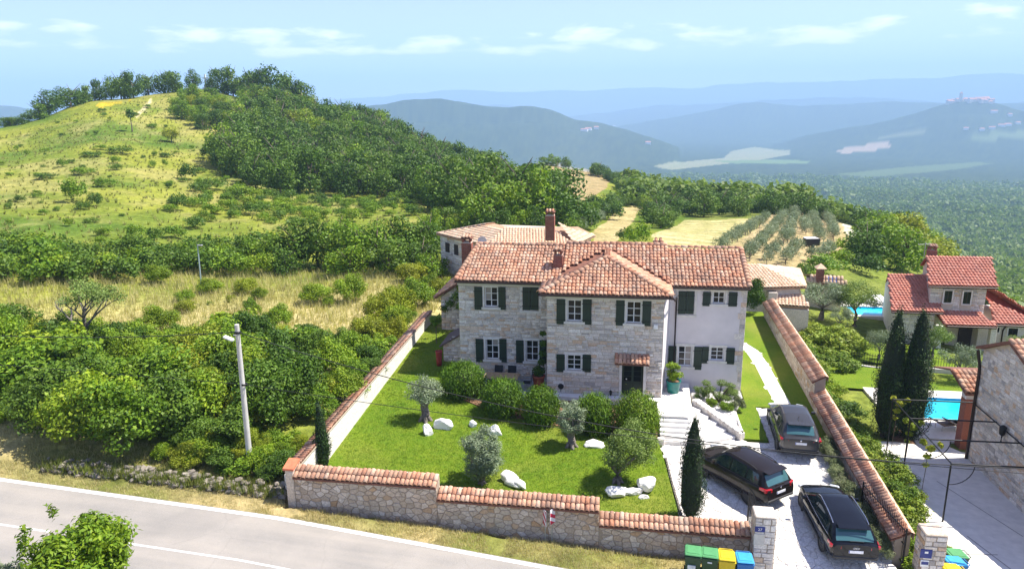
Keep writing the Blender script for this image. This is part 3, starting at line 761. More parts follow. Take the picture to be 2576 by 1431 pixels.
# eaves: plaster band, gutters, down pipes
P(H, 'eaves_band', M_EAVE, MB().box(XB0-.05, XB1+.05, YB-.10, YB-.034, ZE-.30, ZE-.02)); P(H, 'eaves_band', M_EAVE, MB().box(XH0-.03, XB0-.10, YW-.10, YW-.034, ZE-.30, ZE-.02))
P(H, 'eaves_band', M_EAVE, MB().box(XB1+.70, XH1+.04, YW-.09, YW-.004, ZE-.25, ZE-.02))
TP = .374
def gutter(x0, x1, y, z): P(H, 'gutter', M_GUTTER, MB().tube([(x0, y, z), (x1, y, z)], .065, 8))
gutter(XB0-.45, XB1+.42, YB-.50, ZE-.03); gutter(XH0-.1, XB0-.1, YW-.50, ZE-.03); gutter(XB1+.45, XH1+.1, YW-.50, ZE-.03)
P(H, 'downpipe', M_GUTTER, MB().tube([(XB1+.42, YB-.46, ZE-.05), (XB1+.60, YB+.6, ZE-.45), (XB1+.80, YW-.10, ZE-.7), (XB1+.80, YW-.10, ZB)], .05, 8))
P(H, 'downpipe', M_GUTTER, MB().tube([(XB0-.10, YW-.44, ZE-.05), (XB0-.07, YW-.1, ZE-.5), (XB0-.07, YW-.1, ZB)], .045, 8))
# roofs
store = []
hip = .94
sv = Vector((0, 1, TP)).normalized(); LS = 3.85*math.sqrt(1+TP*TP)
def kL(o, W):  # left wing: skewed verge
    return [(0, 0), (W, 0), (W, LS), (.66, LS)]
x0 = XH0-.12
roof(H, 'roof_tile', (x0, YW-.45, ZE), (1, 0, 0), sv, -3.45-x0, LS, .215, .33, M_TILE, M_TILEBED, 0, poly=kL(x0, -3.45-x0), store=store)
xc = (XB0+XB1)/2; hw = (XB1-XB0)/2+.42
def kM(a, b):
    x = -3.45+a; y = YW-.45+b/math.sqrt(1+TP*TP); return abs(x-xc) > hw*(1-(y-(YW-.45))/3.35)-.05
roof(H, 'roof_tile', (-3.45, YW-.45, ZE+.15), (1, 0, 0), sv, 6.1, LS, .215, .33, M_TILE, M_TILEBED, 0, keep=kM, store=store)
roof(H, 'roof_tile', (2.65, YW-.45, ZE), (1, 0, 0), sv, XH1+.12-2.65, LS, .215, .33, M_TILE, M_TILEBED, 0, store=store)
P(H, 'roof_slab', M_TILEBED, MB().slab([(-3.45, 47.2, ZE), (-3.45, 43.38, ZE+TP*3.83), (x0+.66, 43.38, ZE+TP*3.83), (x0+1.3, 47.2, ZE)], .09))
P(H, 'roof_slab', M_TILEBED, MB().slab([(2.65, 47.2, ZE+.15), (2.65, 43.38, ZE+TP*3.83+.15), (-3.45, 43.38, ZE+TP*3.83+.15), (-3.45, 47.2, ZE+.15)], .09))
P(H, 'roof_slab', M_TILEBED, MB().slab([(XH1+.1, 47.2, ZE), (XH1+.1, 43.38, ZE+TP*3.83), (2.65, 43.38, ZE+TP*3.83), (2.65, 47.2, ZE)], .09))
ye = YB-.45; za = ZE+TP*hw; ya = ye+hw; yb_ = 43.05; SL_ = hw*math.sqrt(1+TP*TP)
roof(H, 'roof_tile', (xc-hw, ye, ZE), (1, 0, 0), sv, 2*hw, SL_, .215, .33, M_TILE, M_TILEBED, 0, poly=[(0, 0), (2*hw, 0), (hw, SL_)], store=store)
yv = YW-.45
roof(H, 'roof_tile', (xc-hw, yv+.1, ZE), (0, -1, 0), Vector((1, 0, TP)), yv+.1-ye, SL_, .215, .33, M_TILE, M_TILEBED, 0, poly=[(0, 0), (yv+.1-ye, 0), (yv+.1-ya, SL_), (yv+.1-yb_, SL_)], keep=lambda a, b: inpoly(a, b, [(0, 0), (yv+.1-ye, 0), (yv+.1-ya, SL_), (yv+.1-yb_, SL_)]), store=store)
roof(H, 'roof_tile', (xc+hw, ye, ZE), (0, 1, 0), Vector((-1, 0, TP)), yb_-ye, SL_, .215, .33, M_TILE, M_TILEBED, 0, poly=[(0, 0), (yv+.1-ye, 0), (yb_-ye, SL_), (ya-ye, SL_)], store=store)
tm = tile_mesh('roof_tile', .215, .33, M_TILE)
place_pieces(H, 'roof_tile', tm, store, 300)
rm = tile_mesh('ridge_tile', .30, .36, M_TILE)
cells = ridge_cells((xc-hw, ye, ZE+.05), (xc, ya, za+.05))+ridge_cells((xc+hw, ye, ZE+.05), (xc, ya, za+.05))+ridge_cells((xc, ya, za+.05), (xc, 43.0, za+.05))
zr_ = ZE+TP*3.85+.04
cells += ridge_cells((x0+.66, 43.4, zr_), (-3.5, 43.4, zr_))+ridge_cells((-3.4, 43.4, zr_+.15), (2.6, 43.4, zr_+.15))+ridge_cells((2.7, 43.4, zr_), (XH1+.1, 43.4, zr_))
cells += ridge_cells((x0+.05, YW-.43, ZE+.05), (x0+.68, 43.4, zr_), .33)+ridge_cells((XH1+.06, YW-.43, ZE+.05), (XH1+.06, 43.4, zr_), .33)
place_pieces(H, 'ridge_tile', rm, cells, 300)
# chimneys
c1 = gy(1176, 604, 43.9); brick_stack(H, gy(1176, 640, 43.9)[0], 43.9, 6.5, c1[2]-.1, .62, .55)
c2 = gy(1404.5, 640, 41.2); brick_stack(H, gy(1404.5, 660, 41.2)[0], 41.2, 7.4, c2[2], .52, .5)
c3_ = gy(1656, 608, 45.6); brick_stack(H, c3_[0], 45.6, 7.4, c3_[2]-.25, .56, .5)
# satellite dish
dc = gy(1213, 606, 45.2)
D_ = P(H, 'satellite_dish', M_FRAME, MB().lathe([(0.001, .10), (.12, .09), (.24, .05), (.30, 0), (.30, -.012), (.24, .03), (.12, .07), (0.001, .08)], (dc[0], dc[1], dc[2]), 20, 'Y'))
loc_(H, MB().tube([(dc[0], dc[1]+.1, dc[2]), (dc[0], dc[1]+.18, dc[2]-.3), (dc[0], dc[1]+.18, 7.4)], .025, 6)).build('mast', M_GUTTER, D_)
# small things fixed to the wall
r = rect_on(1644, 816, 1654.5, 827, YB-.05); P(H, 'alarm_box', M_FRAME, MB().cbox(((r[0]+r[1])/2, YB-.08, (r[2]+r[3])/2), r[1]-r[0], .1, r[3]-r[2], ch=.02))
lp = gy(1420, 980, YB-.1)
lp = gy(1411, 971, YB-.06); mb = MB().lathe([(.02, -.06), (.16, -.03), (.17, 0), (.12, .02), (.02, .03)], (lp[0], YB-.09, lp[2]), 14, 'Y'); mb.tube([(lp[0], YB-.1, lp[2]-.12), (lp[0], YB-.1, lp[2]-.32)], .02, 6)
P(H, 'hose_reel', M_IRON, mb)
lp = gy(1536, 988, YB-.15)
mb = MB().lathe([(.05, -.12), (.08, .08), (.10, .09), (.02, .17), (.01, .22)], (lp[0], YB-.16, lp[2]), 6); mb.tube([(lp[0], YB-.02, lp[2]-.15), (lp[0], YB-.16, lp[2]-.16), (lp[0], YB-.16, lp[2]-.1)], .015, 6)
P(H, 'wall_lantern', M_IRON, mb)
lp = gy(1653, 946, YB-.1); P(H, 'letter_plate', M_LIME, MB().cbox((lp[0]-.1, YB-.04, lp[2]+.9), .14, .03, .1, ch=.006))
# lean-to on the left flank: stone buttress room with a dark little roof
bx0 = gy(1117, 900, 41.0)[0]
mb = MB().prism([(bx0, 40.9), (XH0+.05, 40.9), (XH0+.05, 43.2), (bx0, 43.2)], 0.6, [2.75, 3.55, 3.55, 2.75]); P(H, 'lean_to_wall', M_MORTAR, mb)
stone_face(H, (bx0, 40.9, .6), (1, 0, 0), XH0-bx0, 2.9, mt=M_STONE, budget=0, seed=9, topfn=lambda a: 2.15+.8*a/(XH0-bx0))
P(H, 'lean_to_roof', mat('dark_slate_tile', (.10, .065, .055), .8, var=.4, ns=14), MB().slab([(bx0-.2, 40.7, 2.72), (XH0+.02, 40.7, 3.62), (XH0+.02, 43.3, 3.62), (bx0-.2, 43.3, 2.72)], .1))
# annex behind on the left with its own clay roof
a0 = gy(1094, 748, 46.2); a1 = gy(1154, 707, 46.2)
ax0 = gy(1110, 780, 46.2)[0]
mb = MB().prism([(ax0, 46.2), (a1[0]+.3, 46.2), (a1[0]+.3, 51), (ax0, 51)], 1.0, [a0[2]+.05, a1[2]-.05, a1[2]-.05, a0[2]+.05]); P(H, 'annex_wall', M_MORTAR, mb)
stone_face(H, (ax0, 46.2, 1.6), (1, 0, 0), a1[0]+.3-ax0, a1[2]-1.6, mt=M_STONE, budget=0, seed=12, hr=(.14, .26), topfn=lambda a: (a0[2]-1.6)+(a1[2]-a0[2])*(a/(a1[0]+.3-ax0)))
vv = Vector((a1[0]+.3-a0[0], 0, a1[2]-a0[2]+.1)); roof(H, 'annex_tile', (a0[0], 51.2, a0[2]), (0, -1, 0), vv, 5.3, vv.length, .215, .33, M_TILE, M_TILEBED, 0)
# ------------------------------------------------------------------ road, paving, lawns
def sheet(name, poly, zf, m, step=.6, lift=0.0, skirt=0.0):
    """a surface following zf inside poly (x,y), cut exactly at its outline"""
    bm = bmesh.new(); vs = [bm.verts.new((p[0], p[1], 0)) for p in poly]; bm.faces.new(vs)
    xs = [p[0] for p in poly]; ys = [p[1] for p in poly]
    for ax, lo_, hi in ((0, min(xs), max(xs)), (1, min(ys), max(ys))):
        k = math.ceil(lo_/step)*step
        while k < hi:
            co = Vector((k, 0, 0)) if ax == 0 else Vector((0, k, 0)); no = Vector((1, 0, 0)) if ax == 0 else Vector((0, 1, 0))
            bmesh.ops.bisect_plane(bm, geom=bm.verts[:]+bm.edges[:]+bm.faces[:], plane_co=co, plane_no=no); k += step
    if skirt:
        be = [e for e in bm.edges if e.is_boundary]
        r = bmesh.ops.extrude_edge_only(bm, edges=be); low = {v for v in r['geom'] if isinstance(v, bmesh.types.BMVert)}
    else: low = set()
    for v in bm.verts: v.co.z = float(zf(v.co.x, v.co.y))+lift-(skirt if v in low else 0)
    bmesh.ops.triangulate(bm, faces=[f for f in bm.faces if len(f.verts) > 4])
    bmesh.ops.recalc_face_normals(bm, faces=bm.faces)
    me = bpy.data.meshes.new(name); bm.to_mesh(me); bm.free(); return obj(name, me, m)
def road_z(x, y): return z_road(x)+.004
m, t, b = new_mat('asphalt')
a1 = stretch(t, .3, .7, noise(t, 40, 4, .6, 'World')); a2 = stretch(t, .35, .68, noise(t, .5, 5, .6, 'World'))
c = mixc(t, a2, (.235, .22, .20), (.30, .275, .245)); c = mixc(t, 1.0, c, ramp(t, a1, [(.8, .8, .8), (1.15, 1.15, 1.15)]), 'MULTIPLY')
g = N(t, 'ShaderNodeNewGeometry'); mp = N(t, 'ShaderNodeMapping'); mp.inputs['Scale'].default_value = (.05, 1.3, 1); t.links.new(g.outputs['Position'], mp.inputs[0])
wz = stretch(t, .35, .7, noise(t, 1.0, 3, vec=mp.outputs[0])); c = mixc(t, mth(t, 'MULTIPLY', wz, .5), c, (.37, .33, .28))
vo = N(t, 'ShaderNodeTexVoronoi'); vo.feature = 'DISTANCE_TO_EDGE'; vo.inputs['Scale'].default_value = .55; nv = N(t, 'ShaderNodeMix', data_type='VECTOR'); nv.inputs[0].default_value = .25; n3_ = N(t, 'ShaderNodeTexNoise'); n3_.inputs['Scale'].default_value = 1.5
t.links.new(g.outputs['Position'], n3_.inputs['Vector']); t.links.new(g.outputs['Position'], nv.inputs[4]); t.links.new(n3_.outputs['Color'], nv.inputs[5]); t.links.new(nv.outputs[1], vo.inputs['Vector'])
ck_ = N(t, 'ShaderNodeMapRange'); ck_.inputs[1].default_value = .004; ck_.inputs[2].default_value = .016; ck_.inputs[3].default_value = 1; ck_.inputs[4].default_value = 0; t.links.new(vo.outputs['Distance'], ck_.inputs[0])
pt_ = stretch(t, .56, .60, noise(t, .22, 2, .4, 'World'))
c = mixc(t, mth(t, 'MULTIPLY', pt_, .22), c, (.17, .16, .15)); c = mixc(t, mth(t, 'MULTIPLY', mth(t, 'MULTIPLY', ck_.outputs[0], a2), .14), c, (.10, .095, .09))
t.links.new(c, b.inputs['Base Color']); b.inputs['Roughness'].default_value = .85; bump(t, b, a1, .25, .01)
RX = [-60, -13.3, -8.3, -2.1, 5, 14, 40]; RY = [23.80, 23.74, 23.42, 23.0, 22.55, 22.1, 21.2]
def rstrip(x0, x1, o0, o1, n=1.5):
    xs = [x0]+[x for x in np.arange(math.ceil(x0/n)*n, x1, n)]+[x1]
    return [(float(x), float(np.interp(x, RX, RY))+o0) for x in xs]+[(float(x), float(np.interp(x, RX, RY))+o1) for x in xs[::-1]]
road = sheet('road', rstrip(-60, 40, -5.7, .12), road_z, m, 3.0); tag(road, kind='structure')
M_LINE = mat('road_paint', (.80, .79, .76), .7, var=.10, ns=9); M_DASH = mat('worn_road_paint', (.52, .51, .49), .8, var=.2, ns=9)
sheet('edge_line', rstrip(-60, 40, -.14, .06), road_z, M_LINE, 3, .005).parent = road
for i in range(-6, 7):
    xa = -18.2+i*9.9
    sheet('centre_dash', rstrip(xa, xa+7.0, -2.86, -2.75), road_z, M_DASH, 3, .005).parent = road
# crazy paving slabs of the drive
def voronoi(x0, x1, y0, y1, s, inside, rng, jit=.42):
    nx = int((x1-x0)/s)+3; ny = int((y1-y0)/s)+3
    P_ = [[(x0+(i-1+.5+rng.uniform(-jit, jit))*s, y0+(j-1+.5+rng.uniform(-jit, jit))*s) for j in range(ny)] for i in range(nx)]
    out = []
    for i in range(1, nx-1):
        for j in range(1, ny-1):
            cx, cy = P_[i][j]
            if not inside(cx, cy): continue
            poly = [(cx-2*s, cy-2*s), (cx+2*s, cy-2*s), (cx+2*s, cy+2*s), (cx-2*s, cy+2*s)]
            for a in range(max(0, i-2), min(nx, i+3)):
                for b_ in range(max(0, j-2), min(ny, j+3)):
                    if (a, b_) == (i, j): continue
                    qx, qy = P_[a][b_]; mx, my = (cx+qx)/2, (cy+qy)/2; dx, dy = qx-cx, qy-cy; new = []
                    for k in range(len(poly)):
                        p, q = poly[k], poly[(k+1) % len(poly)]; dp = (p[0]-mx)*dx+(p[1]-my)*dy; dq = (q[0]-mx)*dx+(q[1]-my)*dy
                        if dp <= 0: new.append(p)
                        if dp*dq < 0: f = dp/(dp-dq); new.append((p[0]+(q[0]-p[0])*f, p[1]+(q[1]-p[1])*f))
                    poly = new
                    if not poly: break
            if len(poly) >= 3: out.append(((cx, cy), poly))
    return out
def slabs(parent, cells, zf, m, budget, name='paving_stone', gap=.012, h=.03, key=None):
    cells = sorted(cells, key=key or (lambda c: math.hypot(c[0][0], c[0][1])))
    rest = MB()
    for i, ((cx, cy), poly) in enumerate(cells):
        q = []
        for x, y in poly:
            d = math.hypot(cx-x, cy-y)+1e-6; q.append((x+(cx-x)/d*gap, y+(cy-y)/d*gap, float(zf(x, y))))
        dz = random.uniform(-.006, .008); n = len(q)
        top = [(x+(cx-x)*.06, y+(cy-y)*.06, z+h+dz) for x, y, z in q]
        V = [(x, y, z-.02) for x, y, z in q]+top; Fc = [tuple(range(n, 2*n))]+[(k, (k+1) % n, n+(k+1) % n, n+k) for k in range(n)]
        if i < budget:
            c = Vector((cx, cy, float(zf(cx, cy)))); me = bpy.data.meshes.new(name); me.from_pydata([tuple(Vector(p)-c) for p in V], [], Fc)
            me.materials.append(m); o = link(bpy.data.objects.new(name, me)); o.parent = parent; o.location = c
        else: rest.add(V, Fc)
    if rest.v: o = rest.build(name+'_field', m, parent, fix=False); o['kind'] = 'stuff'
M_PAVE = mat_pieces('pale_paving_stone', [(.70, .66, .60), (.76, .73, .68), (.66, .62, .56), (.78, .75, .71), (.72, .69, .65)], stain=.10, bs=.25)
M_JOINT = mat('paving_joint', (.60, .56, .50), .95, ns=5, bs=.2)
M_PLINTH = mat('pale_limestone_step', (.78, .75, .70), .75, var=.08, ns=4, bs=.15)
DRIVE = [(2.75, 25.5), (5.05, 25.45), (5.7, 24.3), (5.4, 22.7), (12.2, 22.4), (11.2, 25.0), (10.4, 25.4), (10.4, 33.4), (9.75, 33.7), (9.75, 38.1), (7.5, 38.1), (7.5, 34.35), (5.9, 34.35), (5.0, 35.4), (2.3, 35.4), (2.3, 32.4)]
def drive_z(x, y): return z_drive(x, y)-.03+np.where(np.asarray(y) < 24.4, (z_road(x)-z_drive(x, y)+.03)*np.clip((24.4-y)/.6, 0, 1), 0)
drive = sheet('driveway', DRIVE, drive_z, M_JOINT, 1.0); tag(drive, 'pale crazy paved driveway', 'driveway', kind='structure')
rng_ = random.Random(5)
slabs(drive, voronoi(2.2, 12.3, 22.3, 38.2, .33, lambda x, y: inpoly(x, y, DRIVE), rng_), drive_z, M_PAVE, 300)
# lawns
m, t, b = new_mat('lawn_grass')
a1 = stretch(t, .3, .7, noise(t, 30, 6, .7, 'World')); a2 = stretch(t, .35, .68, noise(t, .55, 5, .6, 'World')); a3 = stretch(t, .3, .7, noise(t, 4.0, 4, .6, 'World'))
c = mixc(t, a2, (.10, .205, .010), (.18, .27, .014)); c = mixc(t, mth(t, 'MULTIPLY', a3, .45), c, (.25, .28, .03)); a4 = stretch(t, .50, .72, noise(t, .28, 3, .5, 'World')); c = mixc(t, mth(t, 'MULTIPLY', a4, .6), c, (.31, .30, .06))
c = mixc(t, 1.0, c, ramp(t, a1, [(.55, .6, .5), (1.35, 1.3, 1.4)]), 'MULTIPLY')
t.links.new(c, b.inputs['Base Color']); b.inputs['Roughness'].default_value = .9; b.inputs['Specular IOR Level'].default_value = .15; bump(t, b, a1, .8, .04)
M_LAWN = m
LAWN = [(XL-.05, 25.35), (2.55, 25.35), (2.62, 27.3), (2.17, 32.2), (1.95, 33.95), (-3.4, 34.1), (-6.4, 34.8), (-9.6, 36.7), (-9.45, 40.9), (-10.9, 40.9), (-10.9, 43.2), (-9.0, 43.3), (-8.8, 46.4), (-12.9, 46.4), (XL-.05, 50)]
lawn = sheet('lawn', LAWN, z_lawn, M_LAWN, .8, 0, .25); tag(lawn, 'clipped green garden lawn', 'lawn', kind='structure')
def z_rlawn(x, y): return .06*(np.minimum(np.asarray(y, dtype=float), 60)-25)+.06
PATHC = [(9.0, 38.1), (8.85, 41), (8.75, 44), (8.5, 46.2), (8.0, 47.3), (7.1, 47.7)]
def offs(pts, d):
    out = []
    for i, p in enumerate(pts):
        a = pts[max(i-1, 0)]; c_ = pts[min(i+1, len(pts)-1)]; dx, dy = c_[0]-a[0], c_[1]-a[1]; L = math.hypot(dx, dy); out.append((p[0]-dy/L*d, p[1]+dx/L*d))
    return out
PL, PR_ = offs(PATHC, .42), offs(PATHC, -.42)
for nm, poly in (('lawn', [(6.1, 34.5), (7.44, 34.5), (7.44, 38.15), (PL[0][0], 38.15)]+PL[1:]+[(6.95, 47.6), (6.95, 39.0), (6.2, 37.2)]),
                 ('lawn', [(9.80, 38.15), (9.80, 33.9), (XR+.05, 33.5), (XR+.05, 54), (7.0, 54), (6.95, 48.2)]+PR_[::-1][:-1]+[(PR_[0][0], 38.15)])):
    tag(sheet(nm, poly, z_rlawn, M_LAWN, .8, 0, .2), kind='structure')
path = sheet('garden_path', PL+PR_[::-1], lambda x, y: z_rlawn(x, y)-.01, M_PLINTH, 1.0); tag(path, kind='structure')
slabs(path, voronoi(6.8, 9.8, 38, 48.5, .40, lambda x, y: inpoly(x, y, PL+PR_[::-1]), rng_), lambda x, y: z_rlawn(x, y)-.03, M_PAVE, 120)
# bed under the rosemary row, with its low brick-coloured edging
M_SOIL = mat('red_soil', (.20, .11, .06), .95, var=.3, ns=5, bs=.4)
BED = [(-9.6, 36.6), (-6.4, 34.75), (-3.4, 34.05), (1.95, 33.9), (2.1, 35.3), (2.0, 37.1), (-4.1, 37.1), (-4.2, 36.3), (-9.3, 37.2)]
tag(sheet('planting_bed', BED, lambda x, y: z_lawn(x, y)+.06, M_SOIL, .7, 0, .3), kind='structure')
# low edging stones between lawn and drive
edge_t = thing('lawn_edging', 'thin row of edging stones between lawn and driveway', 'edging', (2.6, 27, .2))
pts = [(2.72, 25.45), (2.75, 27.3), (2.5, 29.6), (2.28, 32.2)]
for i in range(34):
    f = i/34*3; k = int(f); f -= k; a_, b_ = pts[k], pts[k+1]; x = a_[0]+(b_[0]-a_[0])*f; y = a_[1]+(b_[1]-a_[1])*f
    P(edge_t, 'edging_stone', mat('edging_stone', (.16, .14, .12), .9, var=.3), MB().cbox((x, y, float(z_drive(x, y))+.06), .09, .20, .24, ch=.012))
# patio by the left wing
PAT = [(-9.45, 36.9), (-4.08, 36.6), (-4.08, 39.96), (-9.45, 39.96)]
def z_pat(x, y): return 1.12+0*np.asarray(x, dtype=float)
pat = sheet('patio', PAT, z_pat, mat('patio_joint', (.30, .30, .32), .9), 1.0, 0, .4); tag(pat, 'stone flagged patio in the shade of the house', 'patio', kind='structure')
slabs(pat, voronoi(-9.5, -4, 36.6, 40, .42, lambda x, y: inpoly(x, y, PAT) and y < 39.8 and -9.3 < x < -4.3, rng_), z_pat, mat_pieces('patio_flag', [(.42, .44, .47), (.50, .50, .50), (.38, .40, .44), (.55, .54, .52)], stain=.1), 110, 'flagstone', .02, .03)  # bluish flag tones: the shade of the house is put into the colour
# entrance terrace and the fan of steps
st = thing('entrance_steps', 'pale stone entrance terrace with steps fanning down to the driveway', 'steps', (3.2, 36, .4))
ter = [(2.05, 35.2), (3.55, 35.2), (3.85, 36.6), (3.95, 39.93), (2.93, 39.93), (2.34, 37.54), (-4.0, 37.54), (-4.0, 37.0), (2.05, 37.0)]
P(st, 'terrace_slab', M_PLINTH, MB().prism(ter, .2, 1.35))
for i in range(4):
    for j in range(5):
        P(st, 'terrace_flag', M_PAVE, MB().cbox((2.35+i*.37+(.12 if j % 2 else 0), 35.5+j*.78, 1.356), .36, .76, .03, ch=.008))
side_a, side_b = Vector((3.95, 37.0, 0)), Vector((5.95, 34.45, 0))
nst = 5
for k in range(1, nst+1):
    f = k/(nst+.2); q = side_a.lerp(side_b, f); zt_ = 1.35-k*(1.35-.62)/(nst+.6)
    poly = [(2.1, 36), (2.1, 35.2-.33*k), (3.55+.10*k, 35.2-.33*k), (q.x, q.y), (3.75, 37.0)]
    P(st, 'step', M_PLINTH, MB().prism(poly, .2, zt_))
for i in range(12):     # stepped side wall built of blocks
    f = i/11; q = side_a.lerp(side_b, f); d_ = (side_b-side_a).normalized()
    P(st, 'side_wall_stone', M_STONE, MB().cbox((q.x+.16, q.y+.13, .45+(1.5-.45-.55*f)/2), .30, .32, 1.5-.45-.55*f, rz=math.atan2(d_.y, d_.x), ch=.02))
for i in range(11):
    f = (i+.5)/11; q = side_a.lerp(side_b, f)
    P(st, 'coping_stone', M_PLINTH, MB().cbox((q.x+.16, q.y+.13, 1.53-.55*f), .30, .36, .06, rz=math.atan2(d_.y, d_.x), ch=.01))
P(st, 'end_block', M_STONE, MB().cbox((2.12, 33.6, .62), .36, .34, .40, ch=.03))
P(st, 'handrail', mat('thin_steel', (.35, .35, .36), .4, metal=.6), MB().tube([(3.3, 35.25, 1.35), (3.3, 35.25, 2.15)], .012, 6))
P(st, 'handrail', MATS['thin_steel'], MB().tube([(3.9, 33.9, .6), (3.9, 33.9, 1.5)], .012, 6))
# white gravel bed behind the step wall
GB = [(4.2, 37.0), (6.15, 34.45), (6.15, 37.2), (6.85, 39.0), (6.85, 39.95), (4.0, 39.95)]
gb = sheet('gravel_bed', GB, lambda x, y: 1.0+0*np.asarray(x, dtype=float)-.12*np.clip(37-np.asarray(y, dtype=float), 0, 3), mat('white_gravel', (.66, .64, .62), .9, var=.25, ns=26, bs=.8), .5, 0, .6); tag(gb, kind='structure')
rg = MB()
for i in range(900):
    x = random.uniform(4.0, 6.85); y = random.uniform(34.5, 39.9)
    if not inpoly(x, y, GB): continue
    s_ = random.uniform(.02, .06); rg.cbox((x, y, 1.0-.12*max(0, 37-y)+s_*.3), s_*1.5, s_, s_, rz=random.uniform(0, 3))
o = rg.build('gravel_pebbles', mat_pieces('pebble', [(.60, .58, .56), (.72, .70, .68), (.50, .49, .48)])); tag(o, 'white pebbles covering the shrub bed beside the steps', 'pebbles', kind='stuff')
for i in range(9):
    P(st, 'kerb_stone', M_PLINTH, MB().cbox((6.2, 34.6+i*.3, .78), .10, .27, .34, ch=.012))
# ------------------------------------------------------------------ walls
def rubble_face(parent, o, W, H, s, zs, mt, budget, seed, name='stone', proud=.03):
    """irregular rubble stones on a wall facing -Y"""
    rng = random.Random(seed); off = Vector(parent.location); cells = voronoi(0, W, 0, H/zs, s, lambda a, b: -.1 < a < W+.1 and -.1 < b < H/zs+.1, rng, .46)
    def area(p): return abs(sum(p[k][0]*p[(k+1) % len(p)][1]-p[(k+1) % len(p)][0]*p[k][1] for k in range(len(p))))
    out = []
    for (cx, cy), poly in cells:
        q = [(min(max(x, 0), W), min(max(y*zs, 0), H)) for x, y in poly]
        if area(q) > .004: out.append(q)
    out.sort(key=lambda p: -area(p)); rest = MB()
    for i, q in enumerate(out):
        cx = sum(p[0] for p in q)/len(q); cz = sum(p[1] for p in q)/len(q); n = len(q); pr = proud*rng.uniform(.4, 1.3); g = .011
        def sh(p, d): L = math.hypot(cx-p[0], cz-p[1])+1e-6; return (p[0]+(cx-p[0])/L*d, p[1]+(cz-p[1])/L*d)
        V = [(o[0]+a, o[1]+.01, o[2]+b) for a, b in (sh(p, g) for p in q)]+[(o[0]+a, o[1]-pr*rng.uniform(.75, 1.1), o[2]+b) for a, b in (sh(p, g+.022) for p in q)]
        V = [Vector(v)-off for v in V]; Fc = [tuple(range(n, 2*n))]+[(k, (k+1) % n, n+(k+1) % n, n+k) for k in range(n)]
        if i < budget:
            c = sum(V, Vector())/len(V); me = bpy.data.meshes.new(name); me.from_pydata([tuple(v-c) for v in V], [], Fc); me.materials.append(mt); ob = link(bpy.data.objects.new(name, me)); ob.parent = parent; ob.location = c
        else: rest.add(V, Fc)
    if rest.v: rest.build(name+'_field', mt, parent, fix=False)['kind'] = 'stuff'
def coping(parent, p0, p1, down, width, drop, tw, rows, bud, mt=M_TILE, name='coping_tile', back=True):
    """tiles falling from the line p0-p1 towards 'down' (unit, horizontal)"""
    p0, p1, down = Vector(p0), Vector(p1), Vector(down); u = (p1-p0); W = u.length; u.normalize()
    v = (-down*width+Vector((0, 0, drop))).normalized(); o = p0+down*width-Vector((0, 0, drop))
    if u.cross(v).z < 0: o = p1+down*width-Vector((0, 0, drop)); u = -u
    L = math.hypot(width, drop)
    P(parent, 'coping_bed', M_TILEBED, MB().slab([o, o+u*W, o+u*W+v*L, o+v*L], .07))
    key = (name, tw, rows, round(L, 2), mt.name)
    if key not in TILE_CACHE: TILE_CACHE[key] = tile_mesh(name, tw, L/rows, mt)
    place_pieces(parent, name, TILE_CACHE[key], tile_cells(o, u, v, W, L, tw, L/rows, jit=.014), bud)
YF = 24.9
FW = thing('garden_wall', 'low roadside stone garden wall stepping down under a clay tile coping', 'wall', (-4.5, 25.1, .5))
sec = []
for (pa, pb) in (((741, 1199), (1097, 1231)), ((1097, 1256), (1503, 1291)), ((1507, 1314), (1893, 1362))):
    a = gy(*pa, YF-.12); b = gy(*pb, YF-.12); sec.append((a[0], b[0], (a[2]+b[2])/2))
sec[0] = (sec[0][0]-.1, sec[1][0], sec[0][2]); sec[1] = (sec[1][0], sec[2][0], sec[1][2]); sec[2] = (sec[2][0], 5.02, sec[2][2])
for i, (xa, xb, zc) in enumerate(sec):
    P(FW, 'wall_core', M_WMORT, MB().box(xa, xb-.004, YF, YF+.42, float(z_road(xa))-.6, zc+.05))
    z0_ = float(z_road(xb))-.1; xw = xb-xa
    rubble_face(FW, (xa, YF, z0_), xw, zc-z0_, .30, .72, M_WSTONE, 96, 20+i)
    coping(FW, (xa, YF+.44, zc+.27), (xb, YF+.44, zc+.27), (0, -1, 0), .56, .27, .19, 2, 100)
    P(FW, 'ridge_mortar', mat('ridge_mortar', (.60, .50, .38), .9, var=.15), MB().box(xa, xb-.01, YF+.42, YF+.52, zc-.5, zc+.285))
cp = gy(765, 1168, YF+.2)
P(FW, 'end_pier', M_WSTONE, MB().cbox((sec[0][0]-.17, YF+.22, 1.55), .34, .56, 2.3, ch=.03))
P(FW, 'pier_cap', mat('bright_clay', (.60, .17, .08), .7, var=.2), MB().slab([(sec[0][0]-.42, YF-.08, 2.74), (sec[0][0]+.05, YF-.08, 2.74), (sec[0][0]+.05, YF+.56, 2.9), (sec[0][0]-.42, YF+.56, 2.9)], .09))
